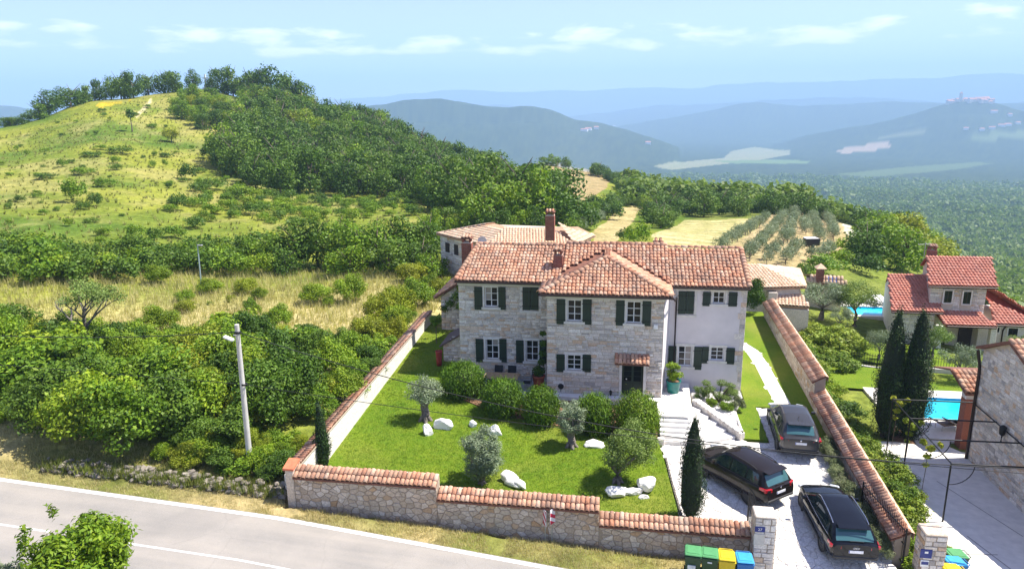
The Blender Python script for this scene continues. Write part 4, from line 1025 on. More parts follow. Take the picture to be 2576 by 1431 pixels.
# left side wall, white inner face in the sun
LW = thing('garden_wall', 'long white rendered side wall with worn tile coping beside the thicket', 'wall', (XL, 36, 1))
za_, zb_ = gx(816, 1096, XL)[2], gx(981, 905, XL)[2]
ya_, yb2 = gx(816, 1096, XL)[1], gx(981, 905, XL)[1]; sl = (zb_-za_)/(yb2-ya_)
zl_top = lambda y: za_+(y-ya_)*sl
mb = MB().add([(XL, 25.4, .3), (XL, 47.5, 1.2), (XL, 47.5, zl_top(47.5)), (XL, 25.4, zl_top(25.4)), (XL-.45, 25.4, .3), (XL-.45, 47.5, 1.2), (XL-.45, 47.5, zl_top(47.5)-.2), (XL-.45, 25.4, zl_top(25.4)-.2)],
     [(0, 1, 2, 3), (7, 6, 5, 4), (3, 2, 6, 7), (0, 3, 7, 4), (1, 5, 6, 2)])
m, t, b = new_mat('lime_washed_rubble')
v_ = N(t, 'ShaderNodeTexVoronoi'); v_.inputs['Scale'].default_value = 4; v_.feature = 'DISTANCE_TO_EDGE'; gg = N(t, 'ShaderNodeNewGeometry'); t.links.new(gg.outputs['Position'], v_.inputs['Vector'])
a1 = stretch(t, .3, .7, noise(t, 3, 5, .6, 'World')); c = mixc(t, a1, (.70, .64, .56), (.80, .76, .70)); t.links.new(c, b.inputs['Base Color']); b.inputs['Roughness'].default_value = .9
bump(t, b, stretch(t, 0, .06, v_.outputs['Distance']), .5, .03)
P(LW, 'wall_core', m, mb)
coping(LW, (XL+.06, 25.6, zl_top(25.6)+.06), (XL+.06, 47.5, zl_top(47.5)+.06), (-1, 0, 0), .62, .20, .2, 2, 220)
P(LW, 'coping_edge', MATS['ridge_mortar'], MB().add([(XL+.07, 25.5, zl_top(25.5)-.02), (XL+.07, 47.5, zl_top(47.5)-.02), (XL+.07, 47.5, zl_top(47.5)+.06), (XL+.07, 25.5, zl_top(25.5)+.06)], [(0, 1, 2, 3)]))
# right side wall
RW_ = thing('garden_wall', 'long side wall with sloping clay tile coping beside the driveway cars', 'wall', (XR, 38, 1))
XRr = 10.98
r0, r1 = gx(2290, 1336, XRr), gx(2070, 975, XRr); r2_, r3 = gx(2076, 944, XRr), gx(1944, 752, XRr)
for (ya1, z1_, yb1, z2_, s1_) in ((r0[1]-.1, r0[2], r1[1], r1[2], 31), (r2_[1]-.2, r2_[2], r3[1], r3[2], 32)):
    mb = MB().add([(XR, ya1, -.8), (XR, yb1, -.2), (XR, yb1, z2_-.36), (XR, ya1, z1_-.36), (XRr, ya1, -.8), (XRr, yb1, -.8), (XRr, yb1, z2_-.04), (XRr, ya1, z1_-.04)],
        [(0, 3, 2, 1), (4, 5, 6, 7), (3, 7, 6, 2), (0, 4, 7, 3), (1, 2, 6, 5)])
    P(RW_, 'wall_core', M_WMORT, mb)
    stone_face(RW_, (XR, yb1, .0), (0, -1, 0), yb1-ya1, 2.6, hr=(.14, .26), wr=(.2, .5), mt=M_WSTONE, budget=40, proud=.02, seed=s1_, topfn=lambda a, ya1=ya1, yb1=yb1, z1_=z1_, z2_=z2_: z2_-.4+(z1_-z2_)*a/(yb1-ya1))
    coping(RW_, (XRr-.02, ya1, z1_), (XRr-.02, yb1, z2_), (-1, 0, 0), .66, .36, .2, 2, 150)
    P(RW_, 'coping_ridge', mat('pinkish_ridge_mortar', (.62, .40, .28), .85, var=.3, ns=3), MB().add([(XRr-.06, ya1, z1_+.06), (XRr+.14, ya1, z1_-.02), (XRr+.14, yb1, z2_-.02), (XRr-.06, yb1, z2_+.06), (XRr+.10, ya1, z1_-.3), (XRr+.10, yb1, z2_-.3)], [(0, 1, 2, 3), (1, 4, 5, 2)]))
# gate piers
def pier(x, y, z0, z1, s, lab):
    t_ = thing('gate_pier', lab, 'pillar', (x, y, z0))
    P(t_, 'pier_core', M_WMORT, MB().box(x-s/2, x+s/2, y-s/2, y+s/2, z0-.5, z1))
    for k, (o_, u_) in enumerate((((x-s/2, y-s/2, z0-.2), (1, 0, 0)), ((x-s/2, y+s/2, z0-.2), (0, -1, 0)), ((x+s/2, y-s/2, z0-.2), (0, 1, 0)))):
        stone_face(t_, o_, u_, s, z1-z0+.2, hr=(.16, .30), wr=(.2, .45), mt=M_WSTONE if k else M_STONE, budget=30, proud=.022, seed=int(x*10)+k)
    P(t_, 'pier_cap', M_WSTONE, MB().cbox((x, y, z1+.04), s+.02, s+.02, .10, ch=.03)); return t_
zt1 = gy(1918, 1300, 24.5)[2]; GP1 = pier(5.42, 24.75, -.1, zt1, .74, 'stone gate pier with small blue house number plate beside the bins')
zt2 = gy(2330, 1338, 25.0)[2]; GP2 = pier(11.38, 25.1, -.4, zt2, .74, 'stone gate pier with two blue plaques at the end of the side wall')
M_BLUE = mat('blue_enamel', (.012, .03, .20), .3, var=.1)
def text(parent, s_, size, loc, m, rot=(math.pi/2, 0, 0)):
    cu = bpy.data.curves.new('lettering', 'FONT'); cu.body = s_; cu.size = size; cu.align_x = 'CENTER'; cu.align_y = 'CENTER'; cu.extrude = .002
    tmp = bpy.data.objects.new('lettering', cu); COL.objects.link(tmp); dg = bpy.context.evaluated_depsgraph_get()
    me = bpy.data.meshes.new_from_object(tmp.evaluated_get(dg)); COL.objects.unlink(tmp); bpy.data.objects.remove(tmp)
    o = link(bpy.data.objects.new('lettering', me)); me.materials.append(m); o.parent = parent; o.location = loc; o.rotation_euler = rot; return o
np_ = gy(1912, 1331, 24.33)
n_ = P(GP1, 'number_plate', M_BLUE, MB().cbox((np_[0], 24.335, np_[2]), .36, .03, .21, ch=.01))
text(n_, '27', .15, (np_[0]-5.42, 24.315-24.75, np_[2]+.1), M_FRAME)
P(GP1, 'letter_box', mat('pale_stone_box', (.58, .53, .46), .8), MB().cbox((np_[0], 24.35, np_[2]-.42), .38, .05, .46, ch=.012))
q1 = gy(2330, 1392, 24.7); n_ = P(GP2, 'plaque', M_BLUE, MB().cbox((q1[0], 24.705, q1[2]), .40, .03, .36, ch=.01))
loc_(GP2, MB().box(q1[0]-.06, q1[0]+.06, 24.682, 24.688, q1[2]+.02, q1[2]+.10)).build('emblem', M_FRAME, n_)
q2 = gy(2326, 1415, 24.7); n_ = P(GP2, 'plaque', M_FRAME, MB().cbox((q2[0], 24.705, q2[2]-.02), .28, .03, .26, ch=.01))
loc_(GP2, MB().box(q2[0]-.12, q2[0]+.12, 24.682, 24.688, q2[2]-.06, q2[2]+.06)).build('blue_field', M_BLUE, n_)
# iron gate leaves folded back
def gate(name, lab, p0, p1, z0, z1, n):
    t_ = thing(name, lab, 'gate', (p0[0], p0[1], z0)); p0 = Vector((*p0, 0)); p1 = Vector((*p1, 0)); d_ = p1-p0
    for f in (0, 1): q = p0+d_*f; P(t_, 'stile', M_IRON, MB().tube([(q.x, q.y, z0), (q.x, q.y, z1)], .035, 6))
    for z in (z0+.12, z0+.55*(z1-z0), z1-.15): P(t_, 'rail', M_IRON, MB().tube([(p0.x, p0.y, z), (p1.x, p1.y, z)], .025, 6))
    for i in range(1, n):
        q = p0+d_*(i/n); zz = z1+.08*math.sin(math.pi*i/n); P(t_, 'bar', M_IRON, MB().tube([(q.x, q.y, z0+.05), (q.x, q.y, zz), (q.x, q.y, zz+.1)], [.011, .011, .002], 5))
gate('iron_gate', 'black iron driveway gate leaf with close upright bars folded back along the side wall', (11.0-.28, 25.6), (10.22, 29.0), .05, 1.6, 26)
gate('iron_gate', 'dark iron gate leaf swung open behind the numbered pier', (5.45, 25.2), (5.40, 27.6), .1, 1.55, 18)
# dry stone rubble along the verge
RB = thing('rubble_wall', 'tumbled dry stone bank of grey rubble along the roadside verge', 'wall', (-19, 25.1, 1.5))
pa, pb = gz(105, 1158, 2.3), gz(722, 1243, 1.35); pa_r, pb_r = pa, pb
rub = []
for k in range(8):
    bm = bmesh.new(); bmesh.ops.create_icosphere(bm, subdivisions=1, radius=1)
    for v in bm.verts: v.co = Vector((v.co.x*random.uniform(.7, 1.1), v.co.y*random.uniform(.6, 1), v.co.z*random.uniform(.45, .8)))
    me = bpy.data.meshes.new('rubble'); bm.to_mesh(me); bm.free(); me.materials.append(mat_pieces('rubble_stone', [(.22, .19, .15), (.31, .27, .22), (.17, .15, .12), (.37, .33, .27)], stain=.6)); rub.append(me)
for i in range(290):
    f = random.random(); x = pa[0]+(pb[0]-pa[0])*f; r = random.choice((0, 0, 1, 1, 2))
    y = pa[1]+(pb[1]-pa[1])*f+random.uniform(-.14, .2)+r*.14; z = float(z_road(x))+.06+r*.15+random.uniform(-.05, .05); s_ = random.uniform(.09, .21)
    o = link(bpy.data.objects.new('rubble_stone', random.choice(rub))); o.parent = RB; o.location = Vector((x, y, z))-Vector(RB.location); o.rotation_euler = (random.uniform(-.4, .4), random.uniform(-.4, .4), random.uniform(0, 6)); o.scale = (s_*1.3, s_, s_)
# ------------------------------------------------------------------ cars
def paint_mat(name, col, rough=.25, metal=.3):
    if name in MATS: return MATS[name]
    m, t, b = new_mat(name); nf = stretch(t, .3, .7, noise(t, 2.5, 4, coord='Object'))
    t.links.new(mixc(t, nf, tuple(c*.92 for c in col), tuple(c*1.08 for c in col)), b.inputs['Base Color'])
    t.links.new(mth(t, 'ADD', mth(t, 'MULTIPLY', nf, .05), rough), b.inputs['Roughness'])
    b.inputs['Metallic'].default_value = metal; b.inputs['Specular IOR Level'].default_value = .32
    MATS[name] = m; return m
M_TYRE = mat('tyre_rubber', (.018, .018, .018), .85, coord='Object'); M_RIM = mat('alloy_rim', (.62, .58, .52), .3, metal=.9, coord='Object')
M_PLAST = mat('black_plastic', (.02, .02, .021), .6, coord='Object'); M_TAIL = mat('red_tail_lens', (.42, .008, .012), .15, coord='Object', coat=.6)
M_HEAD = mat('headlamp_lens', (.55, .57, .60), .1, coord='Object', coat=.6); M_CHROME = mat('chrome', (.75, .75, .76), .15, metal=1.0, coord='Object')
M_CGLASS = glass_mat('car_glass', (.010, .022, .026), .03); M_RGLASS = glass_mat('rear_glass', (.045, .12, .13), .06)
def itp(y, pts, smooth=False):
    xs = [p[0] for p in pts]; zs = [p[1] for p in pts]; return float(np.interp(y, xs, zs))
def build_car(label, loc, rz, S, paint, group=None):
    t_ = thing('parked_car', label, 'car', loc, rz, group)
    L, W, Hc = S['L'], S['W'], S['H']; hl = L/2; hw0 = W/2
    top, hwp, bot = S['top'], S['hw'], S['bot']
    ys = sorted(set([round(v, 3) for v in np.linspace(-hl, hl, 30)]+[p[0] for p in top]+[p[0] for p in hwp]))
    def sm(y, pts, k=.10): return (itp(y-k, pts)+itp(y, pts)*2+itp(y+k, pts))/4
    mb = MB(); rings = []
    for y in ys:
        hw = sm(y, hwp)*hw0; zt = sm(y, top); zb = sm(y, bot); h = zt-zb
        half = [(0, zb), (.78*hw, zb), (.93*hw, zb+.05), (.985*hw, zb+.16*h), (hw, zb+.40*h), (.995*hw, zb+.62*h), (.965*hw, zb+.84*h), (.925*hw, zb+.95*h), (.84*hw, zt), (.5*hw, zt+.022), (0, zt+.03)]
        rings.append([(x, y, z) for x, z in half]+[(-x, y, z) for x, z in half[-2:0:-1]])
    n = len(rings[0]); V = [p for r in rings for p in r]
    Fc = [(i*n+k, i*n+(k+1) % n, (i+1)*n+(k+1) % n, (i+1)*n+k) for i in range(len(rings)-1) for k in range(n)]
    mb.add(V, Fc, True); mb.add(rings[0], [tuple(range(n))]); mb.add(rings[-1], [tuple(range(n-1, -1, -1))])
    body = mb.build('body', paint, t_)
    rl = S['roof']; tr = S['tumble']
    gy_ = sorted(set(list(np.linspace(rl[0][0], rl[-1][0], 26))+[p[0] for p in rl]))
    def gsec(y, k=.07):
        zt = sm(y, rl, k) if rl[0][0]+.1 < y < rl[-1][0]-.1 else itp(y, rl)
        zb = sm(y, top)-.03; hb = sm(y, hwp)*hw0*.925; hh = max(.001, zt-zb); ht = max(.45, hb-hh*tr); return zb, zt, hb, ht
    rings = []
    for y in gy_:
        zb, zt, hb, ht = gsec(y); d = min(.10, (zt-zb)*.3)
        half = [(hb, zb), (ht+.012, zt-d), (ht-.05, zt-d*.28), (ht*.72, zt), (ht*.35, zt+.014), (0, zt+.02)]
        rings.append([(x, y, z) for x, z in half]+[(-x, y, z) for x, z in half[-2::-1]])
    n = len(rings[0]); V = [p for r in rings for p in r]
    mb = MB().add(V, [(i*n+k, i*n+k+1, (i+1)*n+k+1, (i+1)*n+k) for i in range(len(rings)-1) for k in range(n-1)], True)
    mb.build('roof', paint, t_)
    def side_pt(s, y, f, o=.010):
        zb, zt, hb, ht = gsec(y); d = min(.10, (zt-zb)*.3); z0, z1 = zb+.05, zt-d-.015; z = z0+(z1-z0)*f
        x = hb+(ht+.012-hb)*(z-zb)/max(.01, zt-d-zb); return (s*(x+o), y, z)
    for s_ in (-1, 1):
        for (ya, yb, ka, kb) in S['side']:       # each side window; ka,kb lean of its ends
            A = []; B = []
            for i in range(7):
                f = i/6; A.append(side_pt(s_, ya+(yb-ya)*f, 0)); B.append(side_pt(s_, (ya+ka)+(yb+kb-ya-ka)*f, 1))
            MB().add(A+B, [(i, i+1, 8+i, 7+i) for i in range(6)], True).build('side_window', M_CGLASS, t_)
        A = [side_pt(s_, y, -.06, .014) for y in np.linspace(S['side'][0][0]-.05, S['side'][-1][1]+.05, 9)]
        MB().tube(A, .010, 5).build('window_trim', S.get('trim', M_CHROME), t_)
    def slope_glass(name, ya, yb, m, k=.86, out=(0, 0, .014)):
        g = []; nx = 7
        for i in range(6):
            y = ya+(yb-ya)*i/5; zb, zt, hb, ht = gsec(y, .02); wv = (ht*k)
            for j in range(nx):
                q = -1+2*j/(nx-1); g.append((q*wv+out[0], y+out[1]-(.03*q*q if yb > 0 else -.03*q*q), zt+.02-.035*q*q*1.0+out[2]))
        return MB().add(g, [(i*nx+j, i*nx+j+1, (i+1)*nx+j+1, (i+1)*nx+j) for i in range(5) for j in range(nx-1)], True).build(name, m, t_)
    w0, w1 = S['wind']; slope_glass('windscreen', w0, w1, M_CGLASS, .90, (0, .012, .02)); r0_, r1_ = S['rearg']; slope_glass('rear_window', r0_, r1_, M_RGLASS, S.get('rk', .86), (0, -.02, .018))
    R = S['wheel']; tk = hw0*.97
    for yw in S['axles']:
        for s_ in (-1, 1):
            a = thing_part = MB().lathe([(R*.62, -.10), (R*.93, -.105), (R, -.07), (R, .07), (R*.93, .105), (R*.62, .10), (R*.62, -.10)], (0, 0, 0), 26, 'X')
            wh = a.build('wheel', M_TYRE, t_, (s_*(tk-.10), yw, R))
            mb = MB().lathe([(R*.66, s_*.085), (R*.64, s_*.105), (R*.58, s_*.085), (R*.56, s_*.03), (.001, s_*.03)], (0, 0, 0), 26, 'X')
            mb.lathe([(.001, s_*.10), (.07, s_*.095), (.075, s_*.03)], (0, 0, 0), 14, 'X')
            for k in range(10):
                an = 2*math.pi*k/10; mb.cbox((s_*.075, math.cos(an)*R*.34, math.sin(an)*R*.34), .035, R*.54, .045, R=Matrix.Rotation(an, 3, 'X'))
            mb.build('rim', M_RIM, wh)
            MB().lathe([(R*1.03, s_*.0), (R*1.16, s_*.0), (R*1.18, -s_*.06), (R*1.03, -s_*.05)], (s_*(tk+.022), yw, R*1.02), 26, 'X').build('wheel_arch', S.get('arch', M_PLAST), t_)
            MB().lathe([(.001, 0), (R*1.06, 0)], (s_*(tk+.004), yw, R*1.02), 26, 'X').build('wheel_well', M_PLAST, t_)
    for s_ in (-1, 1):
        lx, ly, lz, lw, lh, la = S['tail']
        MB().cbox((s_*lx, -hl+ly, lz), lw, .10, lh, ch=.03, R=Matrix.Rotation(s_*la, 3, 'Z')).build('tail_light', M_TAIL, t_)
        MB().cbox((s_*(lx+.06+lw*.22), -hl+ly+.20, lz+.02), .06, .30, lh*.8, ch=.02, R=Matrix.Rotation(-s_*.16, 3, 'Z')).build('tail_light', M_TAIL, t_)
        MB().cbox((s_*.66*hw0/.93, hl-.16, S['headz']), .40, .20, .13, ch=.04, R=Matrix.Rotation(-s_*.35, 3, 'Z')).build('headlight', M_HEAD, t_)
        MB().cbox((s_*(hw0+.10), S['mirror'], S['mz']), .20, .12, .14, ch=.035).build('door_mirror', paint, t_)
        MB().cbox((s_*hw0*.99, -.1, .30), .05, S['wbl']-2.6*R, .10, ch=.015).build('sill', M_PLAST, t_)
        for yd in S['handles']: MB().cbox((s_*(hw0*.985), yd, S['hz']), .04, .20, .03, ch=.01).build('door_handle', paint, t_)
        if S.get('rails'):
            A = []
            for y in np.linspace(S['rails'][0], S['rails'][1], 9):
                zb, zt, hb, ht = gsec(y); A.append((s_*(ht-.06), y, zt+.035))
            A[0] = (A[0][0], A[0][1], A[0][2]-.05); A[-1] = (A[-1][0], A[-1][1], A[-1][2]-.05)
            MB().tube(A, .018, 6).build('roof_rail', S['railm'], t_)
    pz = S['platez']; pl = MB().cbox((0, -hl-.012, pz), .52, .015, .115, ch=.004).build('number_plate', mat('plate_white', (.80, .80, .82), .4, coord='Object'), t_)
    MB().box(-.255, -.225, -hl-.023, -hl-.0205, pz-.05, pz+.05).build('blue_band', mat('plate_blue', (.02, .06, .35), .4, coord='Object'), pl)
    MB().cbox((0, -hl+.03, S['bumpz']), W*.86, .12, .12, ch=.03).build('bumper_trim', M_PLAST, t_)
    MB().cbox((0, -hl+.02, S['headz']-.0), .001, .001, .001) 
    MB().cbox((0, hl-.02, .50), W*.55, .06, .22, ch=.03).build('grille', M_PLAST, t_)
    gq = gsec(r0_); MB().cbox((.04, r0_-.035, sm(r0_, top)+.06), .50, .025, .02, ch=.005).build('rear_wiper', M_PLAST, t_)
    if S.get('fin'): MB().add([(-.02, S['fin'], Hc+.0), (.02, S['fin'], Hc), (0, S['fin']+.16, Hc+.01), (0, S['fin']-.02, Hc+.075)], [(0, 1, 3), (1, 2, 3), (2, 0, 3)]).build('roof_antenna', M_PLAST, t_)
    if S.get('spoiler'): MB().cbox((0, S['roof'][1][0]-.10, S['spoiler']), S.get('spw', 1.10), .34, .035, ch=.012, R=Matrix.Rotation(.07, 3, 'X')).build('spoiler', paint, t_)
    if S.get('rings'):
        mb = MB()
        for i in range(4):
            ang = np.linspace(0, 2*math.pi, 13); mb.tube([((i-1.5)*.055+.035*math.cos(a), -hl-.006, S['rings']+.035*math.sin(a)) for a in ang], .006, 5, cap=False)
        mb.build('emblem', M_CHROME, t_)
    if S.get('badge'): MB().lathe([(.001, -.012), (.04, -.01), (.045, 0)], (0, -hl, S['badge']), 16, 'Y').build('emblem', M_CHROME, t_)
    return t_
# big grey-bronze crossover
S1 = dict(L=4.73, W=1.94, H=1.65, wheel=.375, axles=(-1.40, 1.47), wbl=2.87, tumble=.36,
 top=[(-2.365, .98), (-2.25, 1.06), (-1.6, 1.10), (0, 1.06), (1.0, 1.03), (1.7, .97), (2.15, .86), (2.365, .70)], hw=[(-2.365, .80), (-2.2, .93), (-1.4, 1.0), (0, .975), (1.4, .985), (2.0, .92), (2.365, .70)],
 bot=[(-2.365, .45), (-2.2, .32), (-1.4, .26), (1.6, .26), (2.2, .30), (2.365, .40)],
 roof=[(-2.22, 1.06), (-1.72, 1.52), (-.8, 1.63), (0, 1.65), (.35, 1.62), (1.22, 1.04)], side=[(-1.45, -.68, .05, .0), (-.62, .22, .0, -.02), (.28, .95, -.02, -.62)], wind=(1.15, .42), rearg=(-2.14, -1.78), rk=.80,
 tail=(.72, .10, .93, .44, .12, .30), headz=.80, mirror=.70, mz=1.10, handles=(-.55, .38), hz=.88, platez=.80, bumpz=.46, fin=-1.35, spoiler=1.575, spw=1.12, trim=M_PLAST, badge=.94)
build_car('grey bronze crossover with sloping tail parked on the paved pad beside the lawn', (8.66, 34.98, float(z_drive(8.6, 35.4))+.0), math.radians(-3), S1, paint_mat('bronze_grey_paint', (.075, .074, .076), .14, .5))
# dark brown-black small SUV, seen on its left flank
S2 = dict(L=4.60, W=1.85, H=1.68, wheel=.355, axles=(-1.36, 1.37), wbl=2.73, tumble=.30,
 top=[(-2.30, .98), (-2.2, 1.05), (-1.6, 1.06), (0, 1.04), (.95, 1.02), (1.6, .97), (2.1, .86), (2.30, .68)], hw=[(-2.30, .84), (-2.15, .95), (-1.3, 1.0), (0, .985), (1.3, 1.0), (1.95, .92), (2.30, .70)],
 bot=[(-2.30, .45), (-2.15, .33), (-1.4, .27), (1.5, .27), (2.1, .30), (2.30, .40)],
 roof=[(-2.20, 1.05), (-1.82, 1.56), (-.9, 1.66), (0, 1.68), (.32, 1.65), (1.15, 1.03)], side=[(-1.78, -1.12, .10, .0), (-1.06, -.22, .0, .0), (-.16, .92, 0, -.62)], wind=(1.08, .40), rearg=(-2.17, -1.88),
 tail=(.70, .08, .95, .36, .18, .35), headz=.80, mirror=.62, mz=1.10, handles=(-.95, .05), hz=.90, platez=.78, bumpz=.48, spoiler=1.60, spw=1.15, rails=(-1.5, .25), railm=M_PLAST, badge=.99, trim=M_PLAST)
build_car('black brown small SUV parked at an angle behind the slim cypress', (5.42, 30.42, float(z_drive(5.4, 30.4))), math.radians(39), S2, paint_mat('black_brown_paint', (.016, .012, .010), .09, 0))
# black estate with bright roof rails
S3 = dict(L=4.92, W=1.87, H=1.47, wheel=.335, axles=(-1.40, 1.50), wbl=2.90, tumble=.34,
 top=[(-2.46, .90), (-2.35, .96), (-1.7, .96), (0, .93), (1.0, .92), (1.8, .84), (2.25, .74), (2.46, .60)], hw=[(-2.46, .84), (-2.3, .95), (-1.4, 1.0), (0, .99), (1.4, .99), (2.1, .91), (2.46, .70)],
 bot=[(-2.46, .40), (-2.3, .27), (-1.4, .21), (1.6, .21), (2.3, .25), (2.46, .34)],
 roof=[(-2.33, .96), (-1.85, 1.36), (-.9, 1.44), (0, 1.46), (.35, 1.43), (1.28, .93)], side=[(-1.80, -1.10, .16, .0), (-1.04, -.20, .0, .0), (-.14, 1.0, 0, -.70)], wind=(1.20, .44), rearg=(-2.30, -1.94),
 tail=(.70, .10, .80, .44, .16, .30), headz=.66, mirror=.74, mz=.98, handles=(-.85, .10), hz=.80, platez=.66, bumpz=.40, rails=(-1.70, .25), railm=M_CHROME, rings=.80, spoiler=1.395, spw=1.12)
build_car('black estate car with chrome roof rails parked just inside the gateway', (8.74, 27.45, float(z_drive(8.7, 28))+.01), math.radians(2), S3, paint_mat('black_paint', (.005, .006, .009), .07, 0))

# ------------------------------------------------------------------ wheelie bins
def bin_(lab, loc, rz, body, lid, group, sticker=None):
    t_ = thing('wheelie_bin', lab, 'bin', loc, rz, group)
    MB().add([(-.23, -.25, .06), (.23, -.25, .06), (.23, .25, .06), (-.23, .25, .06), (-.29, -.33, .95), (.29, -.33, .95), (.29, .33, .95), (-.29, .33, .95)], [(0, 3, 2, 1), (0, 1, 5, 4), (1, 2, 6, 5), (2, 3, 7, 6), (3, 0, 4, 7), (4, 5, 6, 7)]).build('bin_body', body, t_)
    MB().cbox((0, -.01, .965), .62, .72, .05, ch=.015).build('rim', body, t_)
    l_ = MB().cbox((0, -.01, 1.02), .60, .70, .07, ch=.03, R=Matrix.Rotation(-.06, 3, 'X')).build('lid', lid, t_)
    MB().cbox((0, 0, 1.062), .46, .52, .03, ch=.014, R=Matrix.Rotation(-.06, 3, 'X')).build('lid_panel', lid, l_)
    MB().tube([(-.24, .36, .98), (-.24, .42, 1.0), (.24, .42, 1.0), (.24, .36, .98)], .018, 6).build('handle', body, t_)
    for s_ in (-1, 1): MB().lathe([(.03, -.03), (.10, -.03), (.10, .03), (.03, .03)], (s_*.27, .24, .10), 16, 'X').build('wheel', M_TYRE, t_)
    if sticker: MB().box(*sticker).build('sticker', mat('sticker_white', (.62, .66, .66), .6), t_)
    return t_
M_BG = mat('green_plastic', (.010, .050, .016), .5, coord='Object'); M_LG = mat('pale_green_plastic', (.08, .28, .10), .5, coord='Object')
M_BY = mat('yellow_plastic', (.62, .46, .01), .5, coord='Object'); M_BB = mat('blue_plastic', (.02, .15, .42), .5, coord='Object'); M_LB = mat('light_blue_plastic', (.04, .32, .62), .5, coord='Object')
gb_ = 'bins lined up at the roadside wall'
for px, py, lab, bo, li, st_ in ((1744, 1384, 'green wheelie bin with a white sticker low on its front', M_BG, M_LG, (-.18, .10, -.345, -.30, .40, .62)), (1786, 1389, 'green wheelie bin with small red label standing next to the yellow bin', M_BG, M_LG, (-.08, .08, -.345, -.31, .80, .85)),
                             (1828, 1396, 'yellow wheelie bin between green and blue bins', M_BY, M_BY, None), (1873, 1402, 'blue wheelie bin nearest the numbered gate pier', M_BB, M_LB, None)):
    p = gz(px, py, 1.25); zz = float(z_road(p[0])); p = gz(px, py, zz+1.02); bin_(lab, (p[0], p[1], zz), random.uniform(-.06, .06)-.05, bo, li, gb_, st_)
for px, py, lab, bo, li in ((2405, 1390, 'green lidded bin in the neighbouring paved yard', M_BG, M_LG), (2402, 1409, 'blue bin in the neighbouring paved yard', M_BB, M_LB), (2396, 1428, 'yellow bin in the neighbouring paved yard', M_BY, M_BY)):
    p = gz(px, py, .68); bin_(lab, (p[0], p[1], -.35), math.radians(-82), bo, li, 'bins in the neighbouring yard')
# ------------------------------------------------------------------ road signs
M_SWHITE = mat('sign_white', (.80, .78, .80), .4, var=.03); M_SRED = mat('sign_red', (.55, .01, .05), .4, var=.05); M_POST = mat('galvanised_post', (.45, .45, .45), .45, metal=.6)
def sign(px_top, py_top, px_b, py_b, rz, lab):
    zb = gz(px_b, py_b, .45); zz = float(z_road(zb[0])); zb = gz(px_b, py_b, zz); tp = gy(px_top, py_top, zb[1])
    t_ = thing('delineator_sign', lab, 'sign', (zb[0], zb[1], zz), rz, 'delineator signs by the wall'); h = tp[2]-zz
    MB().tube([(0, .03, -.2), (0, .03, h)], .028, 8).build('post', M_POST, t_)
    MB().cbox((0, 0, h-.30), .32, .012, .66, ch=.003).build('panel', M_SWHITE, t_)
    MB().add([(-.15, -.009, h-.10), (.15, -.009, h-.30), (.15, -.009, h-.46), (-.15, -.009, h-.26)], [(0, 1, 2, 3)]).build('red_stripe', M_SRED, t_, fix=False)
    MB().add([(-.15, -.009, h-.42), (.15, -.009, h-.62), (-.15, -.009, h-.62)], [(0, 2, 1)]).build('red_stripe', M_SRED, t_, fix=False)
    MB().add([(.15, -.009, h+.02), (.15, -.009, h-.14), (-.02, -.009, h+.02)], [(0, 2, 1)]).build('red_stripe', M_SRED, t_, fix=False)
sign(1361, 1283, 1370, 1355, math.radians(-62), 'red and white delineator sign on the post angled towards the stone pier')
sign(1386, 1280, 1390, 1357, math.radians(58), 'red and white delineator sign with its face angled down the road')
# ------------------------------------------------------------------ poles and cables
M_CONC = mat('pole_concrete', (.52, .50, .46), .85, var=.1, ns=3)
pb = gz(627, 1150, 2.0); pt = gy(595.5, 816, pb[1])
PO = thing('utility_pole', 'tall round concrete utility pole with street lamp beside the thicket', 'pole', (pb[0], pb[1], 1.3))
P(PO, 'shaft', M_CONC, MB().tube([(pb[0], pb[1], 1.0), (pt[0], pt[1], pt[2])], [.135, .095], 14))
la = gy(575, 851, pb[1]-.4); P(PO, 'lamp_arm', M_POST, MB().tube([(pt[0], pt[1], pt[2]-.5), (la[0]+.2, la[1]+.1, la[2]+.12)], .03, 6))
P(PO, 'lamp_head', mat('lamp_white', (.75, .75, .75), .4), MB().cbox((la[0], la[1], la[2]), .46, .2, .12, ch=.04, R=Matrix.Rotation(.35, 3, 'Y')))
P(PO, 'insulator_band', M_IRON, MB().lathe([(.10, -.05), (.13, -.05), (.13, .05), (.10, .05)], (pt[0], pt[1], pt[2]-.35), 12))
P(PO, 'insulator_band', M_IRON, MB().lathe([(.11, -.04), (.13, -.04), (.13, .04), (.11, .04)], (pt[0]+.05, pt[1], pt[2]-2.7), 12))
M_CAB = mat('black_cable', (.01, .01, .01), .6)
def cable(lab, a, b, sag, r):
    a = Vector(a); b = Vector(b); pts = []
    for i in range(41): f = i/40; p = a.lerp(b, f); p.z -= sag*4*f*(1-f); pts.append(p)
    o = MB().tube(pts, r, 5).build('overhead_cable', M_CAB); tag(o, lab, 'cable', 'overhead cables')
e1 = gy(2700, 1182, 25.5); e2 = gy(2700, 1200, 25.5)
mp1 = gy(1655, 1090, 26.0)
s1 = lambda a, b, px, py: None
A1 = (pt[0], pt[1], pt[2]-.33); 
def fit_sag(a, b, px, py):
    best = 0; bd = 1e9
    for k in range(120):
        sg = k*.02; mind = 1e9
        for i in range(41):
            f = i/40; x = a[0]+(b[0]-a[0])*f; y = a[1]+(b[1]-a[1])*f; z = a[2]+(b[2]-a[2])*f-sg*4*f*(1-f); q = pj(x, y, z); mind = min(mind, math.hypot(q[0]-px, q[1]-py))
        if mind < bd: bd = mind; best = sg
    return best
cable('thick black cable sagging from the utility pole across the garden', A1, e1, fit_sag(A1, e1, 1400, 1046), .019)
